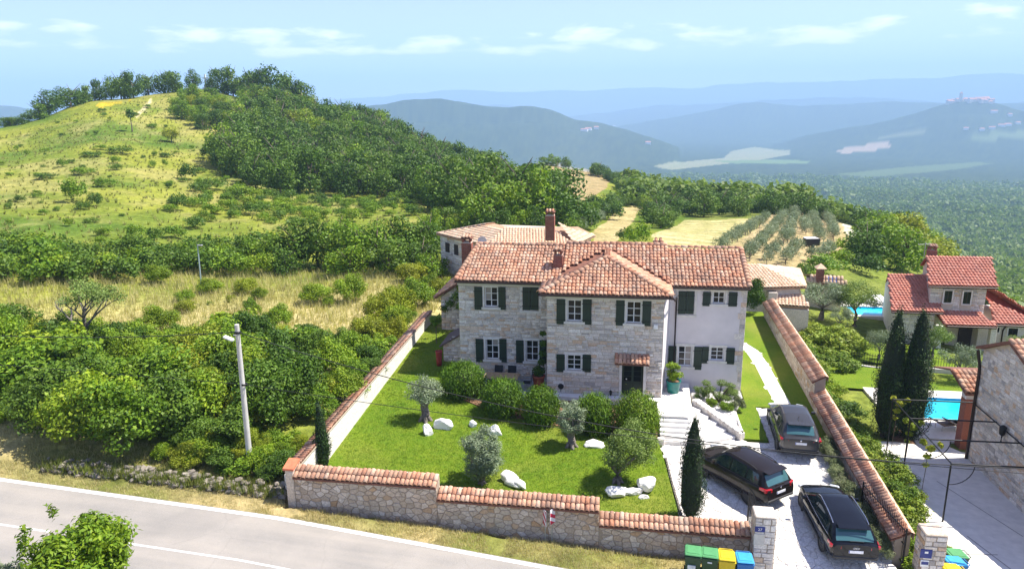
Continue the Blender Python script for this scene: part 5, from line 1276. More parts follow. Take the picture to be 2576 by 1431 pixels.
A2 = (pt[0]+.05, pt[1], pt[2]-2.7); cable('thin lower cable sagging from the utility pole across the garden', A2, e2, fit_sag(A2, e2, 1300, 1062), .014)
e3 = gy(-160, 835, 27.5); e4 = gy(-160, 905, 27.5)
cable('thick black cable running from the utility pole along the road', A1, e3, fit_sag(A1, e3, 300, 848), .020); cable('thin lower cable running from the utility pole along the road', A2, e4, fit_sag(A2, e4, 300, 888), .013)
h_ = hit(507, 727); LPb = Vector(h_); tp = gy(497, 617, LPb.y)
LP = thing('street_lamp', 'slim pale blue grey street lamp standing in the dry meadow', 'street lamp', LPb)
P(LP, 'post', mat('bluish_steel', (.42, .52, .58), .4, metal=.4), MB().tube([LPb-Vector((0, 0, .3)), (tp[0], tp[1], tp[2])], [.075, .05], 8))
P(LP, 'lamp_head', M_POST, MB().cbox((tp[0]+.22, tp[1], tp[2]), .5, .22, .10, ch=.03))
# ------------------------------------------------------------------ rocks on the lawn
M_ROCK = mat('white_limestone', (.80, .78, .74), .85, var=.08, ns=3, bs=.6)
def rock(lab, px, py, sx, sy, sz, rz, seed, parts=((0, 0, 0, 1),)):
    sx *= 1.2; sy *= 1.15; sz *= 1.12; p = gz(px, py, .8)
    for _ in range(6): p = gz(px, py, float(z_lawn(p[0], p[1])))
    rr = random.Random(seed); bm = bmesh.new()
    for (ox, oy, oz, k) in parts:
        r = bmesh.ops.create_icosphere(bm, subdivisions=3, radius=1)
        planes = [(Vector((rr.uniform(-1, 1), rr.uniform(-1, 1), rr.uniform(-.5, 1))).normalized(), rr.uniform(.45, .85)) for _ in range(20)]
        for v in r['verts']:
            for n, d in planes:
                e = v.co.dot(n)-d
                if e > 0: v.co -= n*e*.92
            v.co *= 1+.34*(fbm(np.array([v.co.x*3+seed]), np.array([v.co.y*3+v.co.z*2]), 1.0, seed)[0]-.5)
            v.co = Vector((v.co.x*sx*k+ox, v.co.y*sy*k+oy, v.co.z*sz*k+oz))
    me = bpy.data.meshes.new('garden_rock'); bm.to_mesh(me); bm.free(); o = obj('garden_rock', me, M_ROCK, None, (p[0], p[1], p[2]+sz*.45)); o.rotation_euler = (0, 0, rz)
    tag(o, lab, 'rock', 'white rocks on the lawn'); return o
rock('small upright white rock at the foot of the thick trunked olive', 1074, 1090, .32, .26, .46, .2, 1)
rock('flat topped white rock beside the upright small rock', 1120, 1075, .50, .38, .40, .4, 2)
rock('white boulder half hidden behind the silvery bushy olive', 1245, 1092, .38, .30, .42, -.3, 3)
rock('small pale rock peeping out left of the silvery bushy olive', 1190, 1072, .24, .22, .26, 0, 4)
rock('jagged white rock lying right of the silvery bushy olive', 1293, 1216, .66, .40, .34, -.25, 5, ((-.2, .1, .05, .8), (.3, -.1, -.05, .62), (-.05, -.2, -.08, .6)))
rock('broad low white rock behind the green crowned olive', 1492, 1120, .58, .34, .24, .15, 6)
rock('large white boulder with raised end in front of the green crowned olive', 1586, 1240, .66, .44, .38, .32, 7, ((-.75, -.10, 0, .85), (.0, .0, -.12, .72), (.75, .22, .10, .95), (.42, -.38, -.2, .42)))
# ------------------------------------------------------------------ patio furniture and pots
M_TEAK = mat('teak', (.42, .28, .15), .6, var=.25, ns=8); M_STEEL = mat('brushed_leg', (.45, .47, .50), .35, metal=.8); M_SLING = mat('black_sling', (.012, .013, .018), .7)
ta = gz(1235, 942, 1.9); tb = gz(1318, 938, 1.9)
cxx, cyy = -6.75, 38.35; zp = 1.15
TB = thing('garden_table', 'long teak garden table with steel legs on the patio', 'table', (cxx, cyy, zp))
for i in range(6): P(TB, 'tabletop_plank', M_TEAK, MB().cbox((cxx, cyy-.42+i*.168, zp+.74), 2.0, .155, .035, ch=.006))
for a in (-1, 1):
    for b_ in (-1, 1): P(TB, 'leg', M_STEEL, MB().box(cxx+a*.93-.03, cxx+a*.93+.03, cyy+b_*.42-.03, cyy+b_*.42+.03, zp, zp+.72))
def chair(x, y, rz, lab):
    t_ = thing('garden_chair', lab, 'chair', (x, y, zp), rz, 'chairs round the patio table')
    MB().cbox((0, 0, .43), .50, .48, .03, ch=.01).build('seat', M_SLING, t_)
    MB().cbox((0, .25, .72), .50, .03, .50, ch=.01, R=Matrix.Rotation(-.18, 3, 'X')).build('backrest', M_SLING, t_)
    for a in (-1, 1):
        MB().tube([(a*.25, -.22, 0), (a*.25, -.22, .44)], .014, 6).build('leg', M_STEEL, t_); MB().tube([(a*.25, .22, 0), (a*.25, .22, .44), (a*.25, .31, .95)], .014, 6).build('leg', M_STEEL, t_)
        MB().tube([(a*.26, -.22, .44), (a*.26, -.2, .64), (a*.26, .26, .64)], .016, 6).build('armrest', M_STEEL, t_)
for x, y, rz, lab in ((cxx-.35, cyy+.85, 0, 'black garden chair behind the table beside the window wall'), (cxx+.45, cyy+.85, 0, 'black garden chair behind the table nearer the terracotta pot'), (cxx+1.5, cyy, -1.57, 'black garden chair at the table end facing the pot'), (cxx-.4, cyy-.85, 3.14, 'black garden chair tucked under the sunny side of the table'), (cxx+.4, cyy-.85, 3.14, 'black garden chair tucked under the shady side of the table'), (cxx-1.5, cyy-.05, 1.57, 'black garden chair at the sunlit end of the table')):
    chair(x, y, rz, lab)
def pot(lab, loc, r, h, m):
    t_ = thing('plant_pot', lab, 'plant pot', loc)
    MB().lathe([(.001, .02), (r*.78, 0), (r*.86, h*.4), (r*.97, h*.88), (r*1.06, h*.9), (r*1.06, h), (r*.93, h), (r*.9, h*.88), (.001, h*.88)], (0, 0, 0), 26).build('pot', m, t_)
    MB().lathe([(.001, h*.9), (r*.9, h*.89)], (0, 0, 0), 20).build('soil', M_SOIL, t_); return t_
M_TERRA = mat('terracotta', (.42, .10, .045), .8, var=.2); M_TURQ = mat('turquoise_glaze', (.008, .16, .14), .4, var=.2, ns=7)
POT1 = pot('terracotta pot with dark climber in the patio corner', (-4.62, 38.6, zp), .36, .78, M_TERRA)
pq = gz(1694, 992, 1.36); POT2 = pot('large turquoise glazed pot with leafy bush beside the front door', (pq[0], pq[1]+.35, 1.37), .40, .70, M_TURQ)
ur = gz(1105, 915, 1.75); POT3 = pot('dark red clay urn in the shade beside the stone lean-to', (ur[0], ur[1], float(z_lawn(ur[0], ur[1]))), .20, .95, mat('dark_red_clay', (.30, .03, .025), .7))
# ------------------------------------------------------------------ neighbouring houses
def hip_roof(parent, name, pts_faces, tw, tl, mt, bed, bud=0):
    """each face: [eave_a, eave_b, upper points...]; tiles run up from the eave a-b"""
    for fc in pts_faces:
        a, b = Vector(fc[0]), Vector(fc[1]); u = (b-a); W = u.length; u.normalize(); c = Vector(fc[2]); n = u.cross(c-a).normalized()
        if n.z < 0: a, b = b, a; u = -u; n = -n; n = u.cross(c-a).normalized()
        v = n.cross(u); poly = [((Vector(p)-a).dot(u), (Vector(p)-a).dot(v)) for p in fc]
        x0 = min(p[0] for p in poly); x1 = max(p[0] for p in poly); L = max(p[1] for p in poly)
        mb = MB().slab([Vector(p) for p in (fc if (Vector(fc[1])-Vector(fc[0])).cross(Vector(fc[2])-Vector(fc[0])).z > 0 else fc[::-1])], .12); P(parent, 'roof_slab', bed, mb)
        key = (name, tw, tl, mt.name)
        if key not in TILE_CACHE: TILE_CACHE[key] = tile_mesh(name, tw, tl, mt, 4)
        pl = [(p[0]-x0, p[1]) for p in poly]
        place_pieces(parent, name, TILE_CACHE[key], tile_cells(a+u*x0, u, v, x1-x0, L, tw, tl, lambda q, r: inpoly(q, r, pl), jit=.006), bud)
def plain_window(parent, x0, x1, z0, z1, Y, m=None, trim=.10):
    w_ = P(parent, 'window', m or M_GLASS, MB().box(x0, x1, Y-.02, Y+.02, z0, z1))
    mb = MB(); mb.box(x0-trim, x0-.002, Y-.06, Y+.01, z0-trim, z1+trim); mb.box(x1+.002, x1+trim, Y-.06, Y+.01, z0-trim, z1+trim); mb.box(x0, x1, Y-.058, Y+.01, z1+.002, z1+trim); mb.box(x0, x1, Y-.07, Y+.01, z0-trim, z0-.002)
    loc_(parent, mb).build('surround', M_LIME, w_)
    xm = (x0+x1)/2; loc_(parent, MB().box(xm-.02, xm+.02, Y-.03, Y-.021, z0, z1)).build('bar', m or M_GUTTER, w_)
# --- house right behind: two blocks with tan roofs
RH = thing('stone_house', 'stone house with pale tan tiled roofs behind the farmhouse', 'house', (-8, 60, 1))
ze = 5.3
E1, E2 = gz(1097, 588, ze), gz(1228, 620, ze); R1, R2 = gz(1221, 565, ze+1.0), gz(1267, 577, ze+.88)
B1, B2, C1, C2 = gz(1226, 620, ze), gz(1447, 618, ze), gz(1266, 577, ze+.88), gz(1394, 578, ze+.88)
D2, D3 = gz(1499, 593, ze), gz(1442, 580, ze+.80)
E3 = (E1[0]+4.5, E1[1]+6.5, ze)
hip_roof(RH, 'roof_tile', [[E1, (B1[0], B1[1], ze), C1, R1], [B1, B2, C2, C1], [B2, D2, D3, C2], [E3, E1, R1]], .26, .40, M_TANTILE, M_TANBED, 70)
P(RH, 'roof_slab', M_TANBED, MB().slab([D2, (D2[0]-2, D2[1]+5, ze), (C1[0], C1[1]+6, ze), E3, R1, C1, C2, D3], .1))
ins = lambda p, q, f: tuple(np.array(p)+(np.array(q)-np.array(p))*f)
cen = np.array([(E1[0]+D2[0])/2, (E1[1]+D2[1])/2+2, ze])
Wp = [ins(E1, cen, .05), ins(B1, cen, .07), ins(B2, cen, .07), ins(D2, cen, .06), ins((D2[0]-2, D2[1]+5, ze), cen, .05), ins(E3, cen, .08)]
P(RH, 'wall', M_MORTAR, MB().prism([p[:2] for p in Wp], .0, ze-.05))
a_, b_ = Vector(Wp[0]), Vector(Wp[1]); ud = (b_-a_); LWd = ud.length; ud.normalize(); nrm = Vector((ud.y, -ud.x, 0))
stone_face(RH, (a_.x, a_.y, 1.0), ud, LWd, ze-1.05, mt=M_STONE, budget=40, hr=(.18, .3), wr=(.3, .7), seed=40)
def wall_rect(px0, py0, px1, py1):   # on that slanting wall
    out = []
    for px, py in ((px0, py0), (px1, py1)):
        d = ray(px, py); den = d[0]*nrm.x+d[1]*nrm.y; t = ((a_.x-CAM[0])*nrm.x+(a_.y-CAM[1])*nrm.y)/den; p = CAM+d*t; out.append(((Vector(p)-a_).dot(ud), p[2]))
    return out
for q in ((1121, 609, 1132, 636), (1143, 614, 1154, 643), (1118, 685, 1128, 700), (1131, 688, 1143, 703)):
    (u0, z1_), (u1, z0_) = wall_rect(*q)
    pc = a_+ud*((u0+u1)/2)+nrm*.03; w_ = P(RH, 'window', mat('dark_brown_shutter', (.03, .015, .012), .6), MB().cbox((pc.x, pc.y, (z0_+z1_)/2), u1-u0, .06, z1_-z0_, rz=math.atan2(ud.y, ud.x)))
    pc = a_+ud*((u0+u1)/2)+nrm*.045; loc_(RH, MB().cbox((pc.x, pc.y, z0_-.06), u1-u0+.3, .10, .12, rz=math.atan2(ud.y, ud.x))).build('sill', M_LIME, w_)
cq = gy(1384, 545, 60.5); brick_stack(RH, cq[0], 60.5, 5.8, gy(1384, 540, 60.5)[2], .75, .7)
# --- outbuilding right of the farmhouse
OB = thing('outbuilding', 'low outbuilding with tan hipped tile roof beside the farmhouse', 'building', (12, 56, 0))
ze = 3.1
O1, O2, O3, OR = gz(1860, 727, ze), gz(2029, 723, ze), gz(2012, 677, ze), gz(1908, 666, ze+.9); OL = gz(1862, 666, ze+.9)
hip_roof(OB, 'roof_tile', [[O1, O2, OR, OL], [O2, O3, OR]], .26, .40, M_TANTILE, M_TANBED, 60)
c_ = [(O1[0], O1[1]+.4), (O2[0]-.4, O2[1]+.4), (O3[0]-.5, O3[1]-.4), (OL[0], O3[1]-.4)]
P(OB, 'wall', M_STONE, MB().prism(c_, -.8, ze-.06))
PE = thing('tiled_shelter', 'pale pink low tiled shelter roof behind the end of the side wall', 'building', (12.5, 53, 0))
q = [gz(1948, 728, 2.6), gz(2008, 726, 2.6), gz(2036, 774, 2.0), gz(1950, 768, 2.0)]
hip_roof(PE, 'roof_tile', [[q[3], q[2], q[1], q[0]]], .26, .40, M_TANTILE, M_TANBED, 30)
P(PE, 'wall', M_STONE, MB().prism([(p[0], p[1]) for p in (q[3], q[2], q[1], q[0])], -.5, [1.8, 1.8, 2.3, 2.3]))
P(PE, 'pier', M_WSTONE, MB().cbox((gz(1940, 770, 1.6)[0], gz(1940, 770, 1.6)[1], 1.2), .7, .7, 3.2, ch=.04))
# --- cottage with chimney and solar panel further down
CT = thing('cottage', 'little tan roofed cottage with square chimney and blue solar panel among the olives', 'building', (14, 72, -1))
ze = 1.2
k0, k1, k2, k3 = gz(2028, 712, ze), gz(2132, 718, ze), gz(2120, 700, ze+.5), gz(2046, 690, ze+.7)
hip_roof(CT, 'roof_tile', [[k0, k1, k2, k3]], .3, .45, M_TANTILE, M_TANBED, 0)
P(CT, 'roof_slab', M_TANBED, MB().slab([k3, k2, (k2[0], k2[1]+4, ze-.2), (k3[0], k3[1]+4, ze-.2)], .1))
P(CT, 'wall', M_STONE, MB().prism([(k0[0]+.3, k0[1]+.3), (k1[0]-.3, k1[1]+.3), (k2[0]-.3, k2[1]+3.6), (k3[0]+.3, k3[1]+3.6)], -2.5, ze-.25))
bl = lambda u_, v_: tuple((np.array(k0)*(1-u_)+np.array(k1)*u_)*(1-v_)+(np.array(k3)*(1-u_)+np.array(k2)*u_)*v_)
s0 = [bl(.50, .85), bl(.82, .85), bl(.82, .2), bl(.50, .2)]
o = P(CT, 'solar_panel', glass_mat('solar_blue', (.02, .10, .42), .1), MB().slab([(p[0], p[1], p[2]+.10) for p in s0[::-1]], .06))
ck = gz(2063, 688, ze+.9); brick_stack(CT, ck[0], ck[1], .8, ze+1.35, .55, .55, cap=False)
P(CT, 'chimney_hood', M_TANTILE, MB().add([(ck[0]-.45, ck[1]-.45, ze+1.42), (ck[0]+.45, ck[1]-.45, ze+1.42), (ck[0]+.45, ck[1]+.45, ze+1.42), (ck[0]-.45, ck[1]+.45, ze+1.42), (ck[0], ck[1], ze+1.85)], [(0, 1, 4), (1, 2, 4), (2, 3, 4), (3, 0, 4), (3, 2, 1, 0)]))
# --- villa on the right with bright red roofs
VI = thing('villa', 'stone villa with bright red tiled roofs at different heights beside the far pool', 'house', (25, 60, -1))
YU = 58.0
a, b = gy(2336, 718, YU-.4), gy(2510, 725, YU-.4); ztop = (a[2]+b[2])/2
ra, rb = gy(2331, 643, YU+3.6), gy(2494, 647.5, YU+3.6); zr = (ra[2]+rb[2])/2
ex0, ex1 = a[0], b[0]
hip_roof(VI, 'roof_tile', [[(ex0, YU-.4, ztop), (ex1, YU-.4, ztop), (rb[0], YU+3.6, zr), (ra[0], YU+3.6, zr)]], .25, .38, M_REDTILE, M_REDBED, 130)
P(VI, 'roof_slab', M_REDBED, MB().slab([(ra[0], YU+3.6, zr), (rb[0], YU+3.6, zr), (2*rb[0]-ex1, YU+7.6, ztop), (2*ra[0]-ex0, YU+7.6, ztop)], .12))
la_, lb_ = gy(2243, 782, YU-1.2), gy(2371, 789, YU-1.2); lz = (la_[2]+lb_[2])/2; lr = gy(2234, 688, YU+4.4); lzr = lr[2]; lrb = lr[0]+(lb_[0]-la_[0]); SK = (ra[0]-ex0)/4.0; SL2 = (lr[0]-la_[0])/5.6
hip_roof(VI, 'roof_tile', [[(la_[0], YU-1.2, lz), (lb_[0], YU-1.2, lz), (lrb, YU+4.4, lzr), (lr[0], YU+4.4, lzr)]], .25, .38, M_REDTILE, M_REDBED, 110)
P(VI, 'roof_slab', M_REDBED, MB().slab([(lr[0], YU+4.4, lzr), (lrb, YU+4.4, lzr), (lrb+1.5, YU+9, lz), (lr[0]+1.5, YU+9, lz)], .12))
fa, fb = gy(2364, 818, YU-2.2), gy(2505, 823, YU-2.2); fz = (fa[2]+fb[2])/2; ft = gy(2380, 783, YU-.0)[2]
hip_roof(VI, 'roof_tile', [[(lb_[0]-.1, YU-2.2, fz), (fb[0]+.1, YU-2.2, fz), (fb[0]-.2, YU-.02, ft), (lb_[0]-.1, YU-.02, ft)]], .25, .38, M_REDTILE, M_REDBED, 60)
g0, g1 = gy(2507, 815, YU-1.4), gy(2640, 822, YU-1.4); gzz = (g0[2]+g1[2])/2; gt = gy(2494, 760, YU+1.6)
hip_roof(VI, 'roof_tile', [[(g0[0]-.2, YU-1.4, gzz), (g1[0], YU-1.4, gzz), (gt[0]-.1, YU+1.6, gt[2])], [(g1[0], YU-1.4, gzz), (g1[0]-1.6, YU+5, gzz+.6), (gt[0], YU+5, gt[2]+.8), (gt[0]-.1, YU+1.6, gt[2])]], .25, .38, M_REDTILE, M_REDBED, 0)
w0 = -2.6
P(VI, 'wall', M_MORTAR, MB().prism([(ex0+.35, YU), (ex1-.55, YU), (ex1-.55+7.2*SK, YU+7.2), (ex0+.35+7.2*SK, YU+7.2)], w0, ztop-.05)); P(VI, 'wall', M_STONE, MB().prism([(la_[0]+.4, YU-.8), (lb_[0]-.35, YU-.8), (lb_[0]-.35+9.3*SL2, YU+8.5), (la_[0]+.4+9.3*SL2, YU+8.5)], w0, lz-.02))
P(VI, 'wall', M_STONE, MB().box(g0[0]-1.0, g1[0]-.4, YU-1.0, YU+4.5, w0, gzz-.02)); P(VI, 'gable_wall', M_MORTAR, MB().add([(ex0+.33, YU, ztop-.1), (ex0+.33+7.2*SK, YU+7.2, ztop-.1), (ex0+.33+3.6*SK, YU+3.6, zr-.1)], [(0, 1, 2)])); P(VI, 'gable_wall', M_STONE, MB().add([(la_[0]+.39, YU-.8, lz-.1), (la_[0]+.39+9.3*SL2, YU+8.5, lz-.1), (la_[0]+.39+5.2*SL2, YU+4.4, lzr-.12)], [(0, 1, 2)]))
xa = ex0+.35; stone_face(VI, (xa, YU, ztop-3.0), (1, 0, 0), ex1-.55-xa, 2.9, [(gy(2372, 745, YU)[0]-xa-.1, gy(2395, 745, YU)[0]-xa+.1, .8, 2.3), (gy(2420, 745, YU)[0]-xa-.1, gy(2442, 745, YU)[0]-xa+.1, .8, 2.3)], mt=M_STONE, budget=50, hr=(.14, .26), wr=(.3, .7), seed=60)
stone_face(VI, (la_[0]+.4, YU-.8, w0+.8), (1, 0, 0), lb_[0]-.75-la_[0], lz-w0-.9, mt=M_STONE, budget=0, hr=(.14, .26), wr=(.3, .7), seed=61)
for q in ((2374, 730.6, 2393.6, 760.6), (2421.8, 733, 2440.7, 764)):
    r = rect_on(*q, YU); plain_window(VI, *r, YU-.05)
yg = YU-1.0
for q in ((2499, 823, 2513, 835), (2535, 825, 2559, 845)):
    r = rect_on(*q, yg); plain_window(VI, *r, yg-.02)
for q in ((2414, 823, 2454, 858), (2356, 848, 2380, 872)):   # porch openings: dark panels, shade of the recess put into their colour
    r = rect_on(*q, YU-.3); P(VI, 'porch_shade_panel', mat('porch_shade', (.035, .018, .012), .7), MB().box(r[0], r[1], YU-.10, YU-.04, r[2]-.5, r[3]))
for px in (2360, 2496): x = gy(px, 840, YU-1.9)[0]; P(VI, 'porch_pillar', M_STONE, MB().cbox((x, YU-1.9, (fz+w0)/2), .42, .42, fz-w0-.15, ch=.02))
dx_ = gy(2519, 860, YU-1.2)[0]; P(VI, 'downpipe', M_GUTTER, MB().tube([(dx_, YU-1.45, gzz-.1), (dx_, YU-1.15, gzz-.5), (dx_, YU-1.15, w0+.5)], .06, 8))
for xx0, xx1, yy, zz in ((ex0, ex1, YU-.46, ztop-.06), (la_[0], lb_[0], YU-1.26, lz-.06), (lb_[0], fb[0], YU-2.26, fz-.06), (g0[0], g1[0], YU-1.46, gzz-.06)): P(VI, 'gutter', M_GUTTER, MB().tube([(xx0, yy, zz), (xx1, yy, zz)], .07, 6))
ck = gy(2342, 625, YU+4); brick_stack(VI, ck[0]+.1, YU+4, zr-.5, ck[2]-.1, .6, .55)
mb = MB().tube([(ck[0]-.45, YU+4, zr-.4), (ck[0]-.45, YU+4, ck[2]+.5)], .03, 6); mb.tube([(ck[0]-1.0, YU+4, ck[2]+.3), (ck[0]+.0, YU+4, ck[2]+.4)], .02, 5)
for i in range(5): mb.tube([(ck[0]-.95+i*.2, YU+3.8, ck[2]+.31+i*.02), (ck[0]-.95+i*.2, YU+4.2, ck[2]+.31+i*.02)], .012, 4)
P(VI, 'antenna', M_POST, mb)
# --- stone building at the right edge
SBd = thing('stone_building', 'tall grey stone building corner with dark downpipe beside the pergola', 'building', (20, 33, -.5))
XS = 17.6; cb = gz(2445, 1158, -.7); ct = gx(2478, 880, XS)
YS0 = cb[1]+.1; ztS = ct[2]
u1 = gx(2545, 868, XS)
SY1 = 24.0
slp = .42
Wy = [(YS0, ztS), (SY1, ztS-.0)]
px1 = gx(2551, 868, XS)
rd_y = px1[1]; rd_z = px1[2]
mb = MB().add([(XS, SY1, -1.5), (XS, YS0, -1.5), (XS, YS0, ztS), (XS, rd_y, rd_z+.1), (XS, SY1, rd_z+.1-(rd_y-SY1)*.34), (XS+6, SY1, -1.5), (XS+6, YS0, -1.5), (XS+6, YS0, ztS), (XS+6, rd_y, rd_z+.1), (XS+6, SY1, rd_z+.1-(rd_y-SY1)*.34)],
     [(0, 4, 3, 2, 1), (1, 2, 7, 6), (2, 3, 8, 7), (3, 4, 9, 8), (5, 6, 7, 8, 9), (0, 5, 9, 4)])
P(SBd, 'wall', M_MORTAR, mb)
zt_f = lambda a: (ztS+(rd_z+.1-ztS)*min(1, a/(YS0-rd_y)) if a < YS0-rd_y else rd_z+.1-(a-(YS0-rd_y))*.34)+1.2-.2
stone_face(SBd, (XS, YS0, -1.2), (0, -1, 0), YS0-SY1, 9, mt=M_WSTONE if False else M_STONE, budget=120, hr=(.12, .26), wr=(.16, .45), seed=70, topfn=zt_f)
hip_roof(SBd, 'roof_tile', [[(XS-.25, SY1-.2, rd_z+.16-(rd_y-SY1)*.34), (XS+6, SY1-.2, rd_z+.16-(rd_y-SY1)*.34), (XS+6, rd_y, rd_z+.2), (XS-.25, rd_y, rd_z+.2)]], .24, .38, M_TILE, M_TILEBED, 40)
P(SBd, 'roof_slab', M_TILEBED, MB().slab([(XS-.25, rd_y, rd_z+.2), (XS+6, rd_y, rd_z+.2), (XS+6, YS0+.3, ztS+.05), (XS-.25, YS0+.3, ztS+.05)], .14))
P(SBd, 'downpipe', M_GUTTER, MB().tube([(XS-.18, YS0+.2, ztS-.1), (XS-.05, YS0+.05, ztS-.9), (XS-.10, YS0-.08, ztS-1.4), (XS-.10, YS0-.08, -.8)], .075, 8))
wl = gx(2517, 1085, XS-.3)
mb = MB().tube([(XS, wl[1]+.3, wl[2]-.3), (XS-.22, wl[1], wl[2]-.25), (XS-.22, wl[1], wl[2]-.5)], .035, 6); mb.lathe([(.03, .42), (.16, .34), (.13, -.02), (.05, -.1)], (XS-.22, wl[1], wl[2]-.1), 8); P(SBd, 'wall_lantern', M_IRON, mb)
# porch roof beyond that building, on a brick pier
PCH = thing('porch', 'tiled porch with white fascia on a dark brick pier beside the near pool', 'porch', (17, 39, -.6))
xp = gy(2432, 1050, 38.0)
q = [gz(2424, 955, 2.5), gz(2462, 992, 2.5)]
P(PCH, 'brick_pier', M_BRICK, MB().box(xp[0]-.28, xp[0]+.28, 37.7, 38.3, -1, 2.0))
P(PCH, 'fascia', M_WHITE, MB().box(xp[0]-.3, XS+3, 37.75, 38.25, 2.0, 2.55)); hip_roof(PCH, 'roof_tile', [[(xp[0]-.55, 37.3, 2.5), (XS+3, 37.3, 2.5), (XS+3, 39.3, 3.1), (xp[0]-.55, 39.3, 3.1)]], .24, .38, M_TILE, M_TILEBED, 20)
P(PCH, 'roof_slab', M_TILEBED, MB().slab([(xp[0]-.55, 39.3, 3.1), (XS+3, 39.3, 3.1), (XS+3, 41.3, 2.5), (xp[0]-.55, 41.3, 2.5)], .1))
# ------------------------------------------------------------------ neighbour's yard
M_YARD = mat('pale_concrete', (.70, .66, .60), .85, var=.10, ns=2.5, bs=.15)
yd = sheet('paved_yard', [(12.6, 23.8), (30, 23.8), (30, 34.5), (17.6, 37.0), (16.9, 38.0), (13.6, 37.5), (13.0, 31)], lambda x, y: z_right(x, y)+.03, M_YARD, 1.5); tag(yd, 'pale concrete yard', 'yard', kind='structure')
MJ = mat('yard_joint', (.30, .27, .24), .9)
for a, b in (((14.3, 28.6), (15.6, 24.2)), ((13.6, 27.2), (14.9, 27.4)), ((15.6, 24.3), (14.2, 24.2)), ((15.0, 33.4), (16.6, 29.0))):
    d_ = Vector((b[0]-a[0], b[1]-a[1], 0)); n_ = Vector((-d_.y, d_.x, 0)).normalized()*.025
    sheet('yard_joint', [(a[0]-n_.x, a[1]-n_.y), (b[0]-n_.x, b[1]-n_.y), (b[0]+n_.x, b[1]+n_.y), (a[0]+n_.x, a[1]+n_.y)], lambda x, y: z_right(x, y)+.036, MJ, 5).parent = yd
m, t, b = new_mat('pool_water'); b.inputs['Base Color'].default_value = (.01, .42, .62, 1); b.inputs['Roughness'].default_value = .06
nw = noise(t, 3.0, 4, coord='World'); c = mixc(t, stretch(t, .3, .7, nw), (.006, .40, .60), (.02, .52, .68)); t.links.new(c, b.inputs['Base Color']); bump(t, b, nw, .15, .05)
M_POOL = m; M_DECK = mat('pool_deck', (.72, .68, .60), .8, var=.08)
def pool(lab, x0, x1, y0, y1, z, d0, d1, e0, e1):
    t_ = thing('swimming_pool', lab, 'pool', ((x0+x1)/2, (y0+y1)/2, z))
    P(t_, 'deck', M_DECK, MB().prism([(x0-d0, y0-e0), (x1+d1, y0-e0), (x1+d1, y0), (x0-d0, y0)], z-.4, z)); P(t_, 'deck', M_DECK, MB().prism([(x0-d0, y1), (x1+d1, y1), (x1+d1, y1+e1), (x0-d0, y1+e1)], z-.4, z))
    P(t_, 'deck', M_DECK, MB().box(x0-d0, x0, y0+.002, y1-.002, z-.4, z)); P(t_, 'deck', M_DECK, MB().box(x1, x1+d1, y0+.002, y1-.002, z-.4, z))
    P(t_, 'water', M_POOL, MB().box(x0-.05, x1+.05, y0-.05, y1+.05, z-.38, z-.14)); P(t_, 'basin_wall', mat('pool_tile', (.02, .30, .55), .3), MB().box(x0, x1, y1-.012, y1-.002, z-.4, z-.01)); return t_
zq = -.70
p1, p2 = gz(2310, 1050, zq), gz(2458, 1003, zq); p3 = gz(2312, 999, zq)
pool('rectangular turquoise swimming pool with pale deck behind the tall cypress pair', 16.6, 22.0, p1[1], p3[1]+.1, zq, 1.2, 1.0, 3.0, 1.2)
hq = hit(2175, 785); zq2 = hq[2]+.35; q1, q2, q3 = gz(2120, 790, zq2), gz(2234, 797, zq2), gz(2140, 770, zq2)
pool('far narrow turquoise pool behind the round olive near the villa', q1[0], q2[0]+1.0, q1[1], q3[1], zq2, .6, .6, .5, 1.8)
P_ = plot
tag(sheet('lawn', [(13.5, p3[1]+1.0), (23.5, p3[1]+1.0), (23.5, 49.6), (14.0, 50.2)], lambda x, y: z_right(x, y)+.05, M_LAWN, 1.2), kind='structure')
tag(sheet('lawn', [(14.5, 51.4), (24, 50.8), (24, 56), (16, 57)], lambda x, y: z_right(x, y)+.05, M_LAWN, 1.2), kind='structure')
# loungers
def lounger(x, y, z, rz, lab, m, grp):
    t_ = thing('sun_lounger', lab, 'sun lounger', (x, y, z), rz, grp)
    MB().cbox((0, -.35, .30), .60, 1.25, .06, ch=.02).build('seat', m, t_); MB().cbox((0, .52, .50), .60, .70, .06, ch=.02, R=Matrix.Rotation(.45, 3, 'X')).build('backrest', m, t_)
    for a in (-.26, .26):
        for b_ in (-.85, .35): MB().tube([(a, b_, 0), (a, b_, .28)], .02, 6).build('leg', M_POST, t_)
MW = mat('white_cushion', (.75, .74, .72), .8); MD = mat('weathered_slat', (.20, .15, .12), .8)
zz_ = zq
for px, py, rz, lab in ((2375, 1078, 1.9, 'weathered wooden lounger on the near pool deck'), (2408, 1078, 1.9, 'weathered wooden lounger on the deck next to the brick pier')):
    p = gz(px, py, zq); lounger(p[0], p[1], zq, rz, lab, MD, 'loungers on the near deck')
for px, py in ((2190, 765), (2210, 764), (2226, 763)):
    p = gz(px, py, zq2); lounger(p[0], p[1], zq2, .6, 'white cushioned lounger at the far pool', MW, 'white loungers at the far pool')
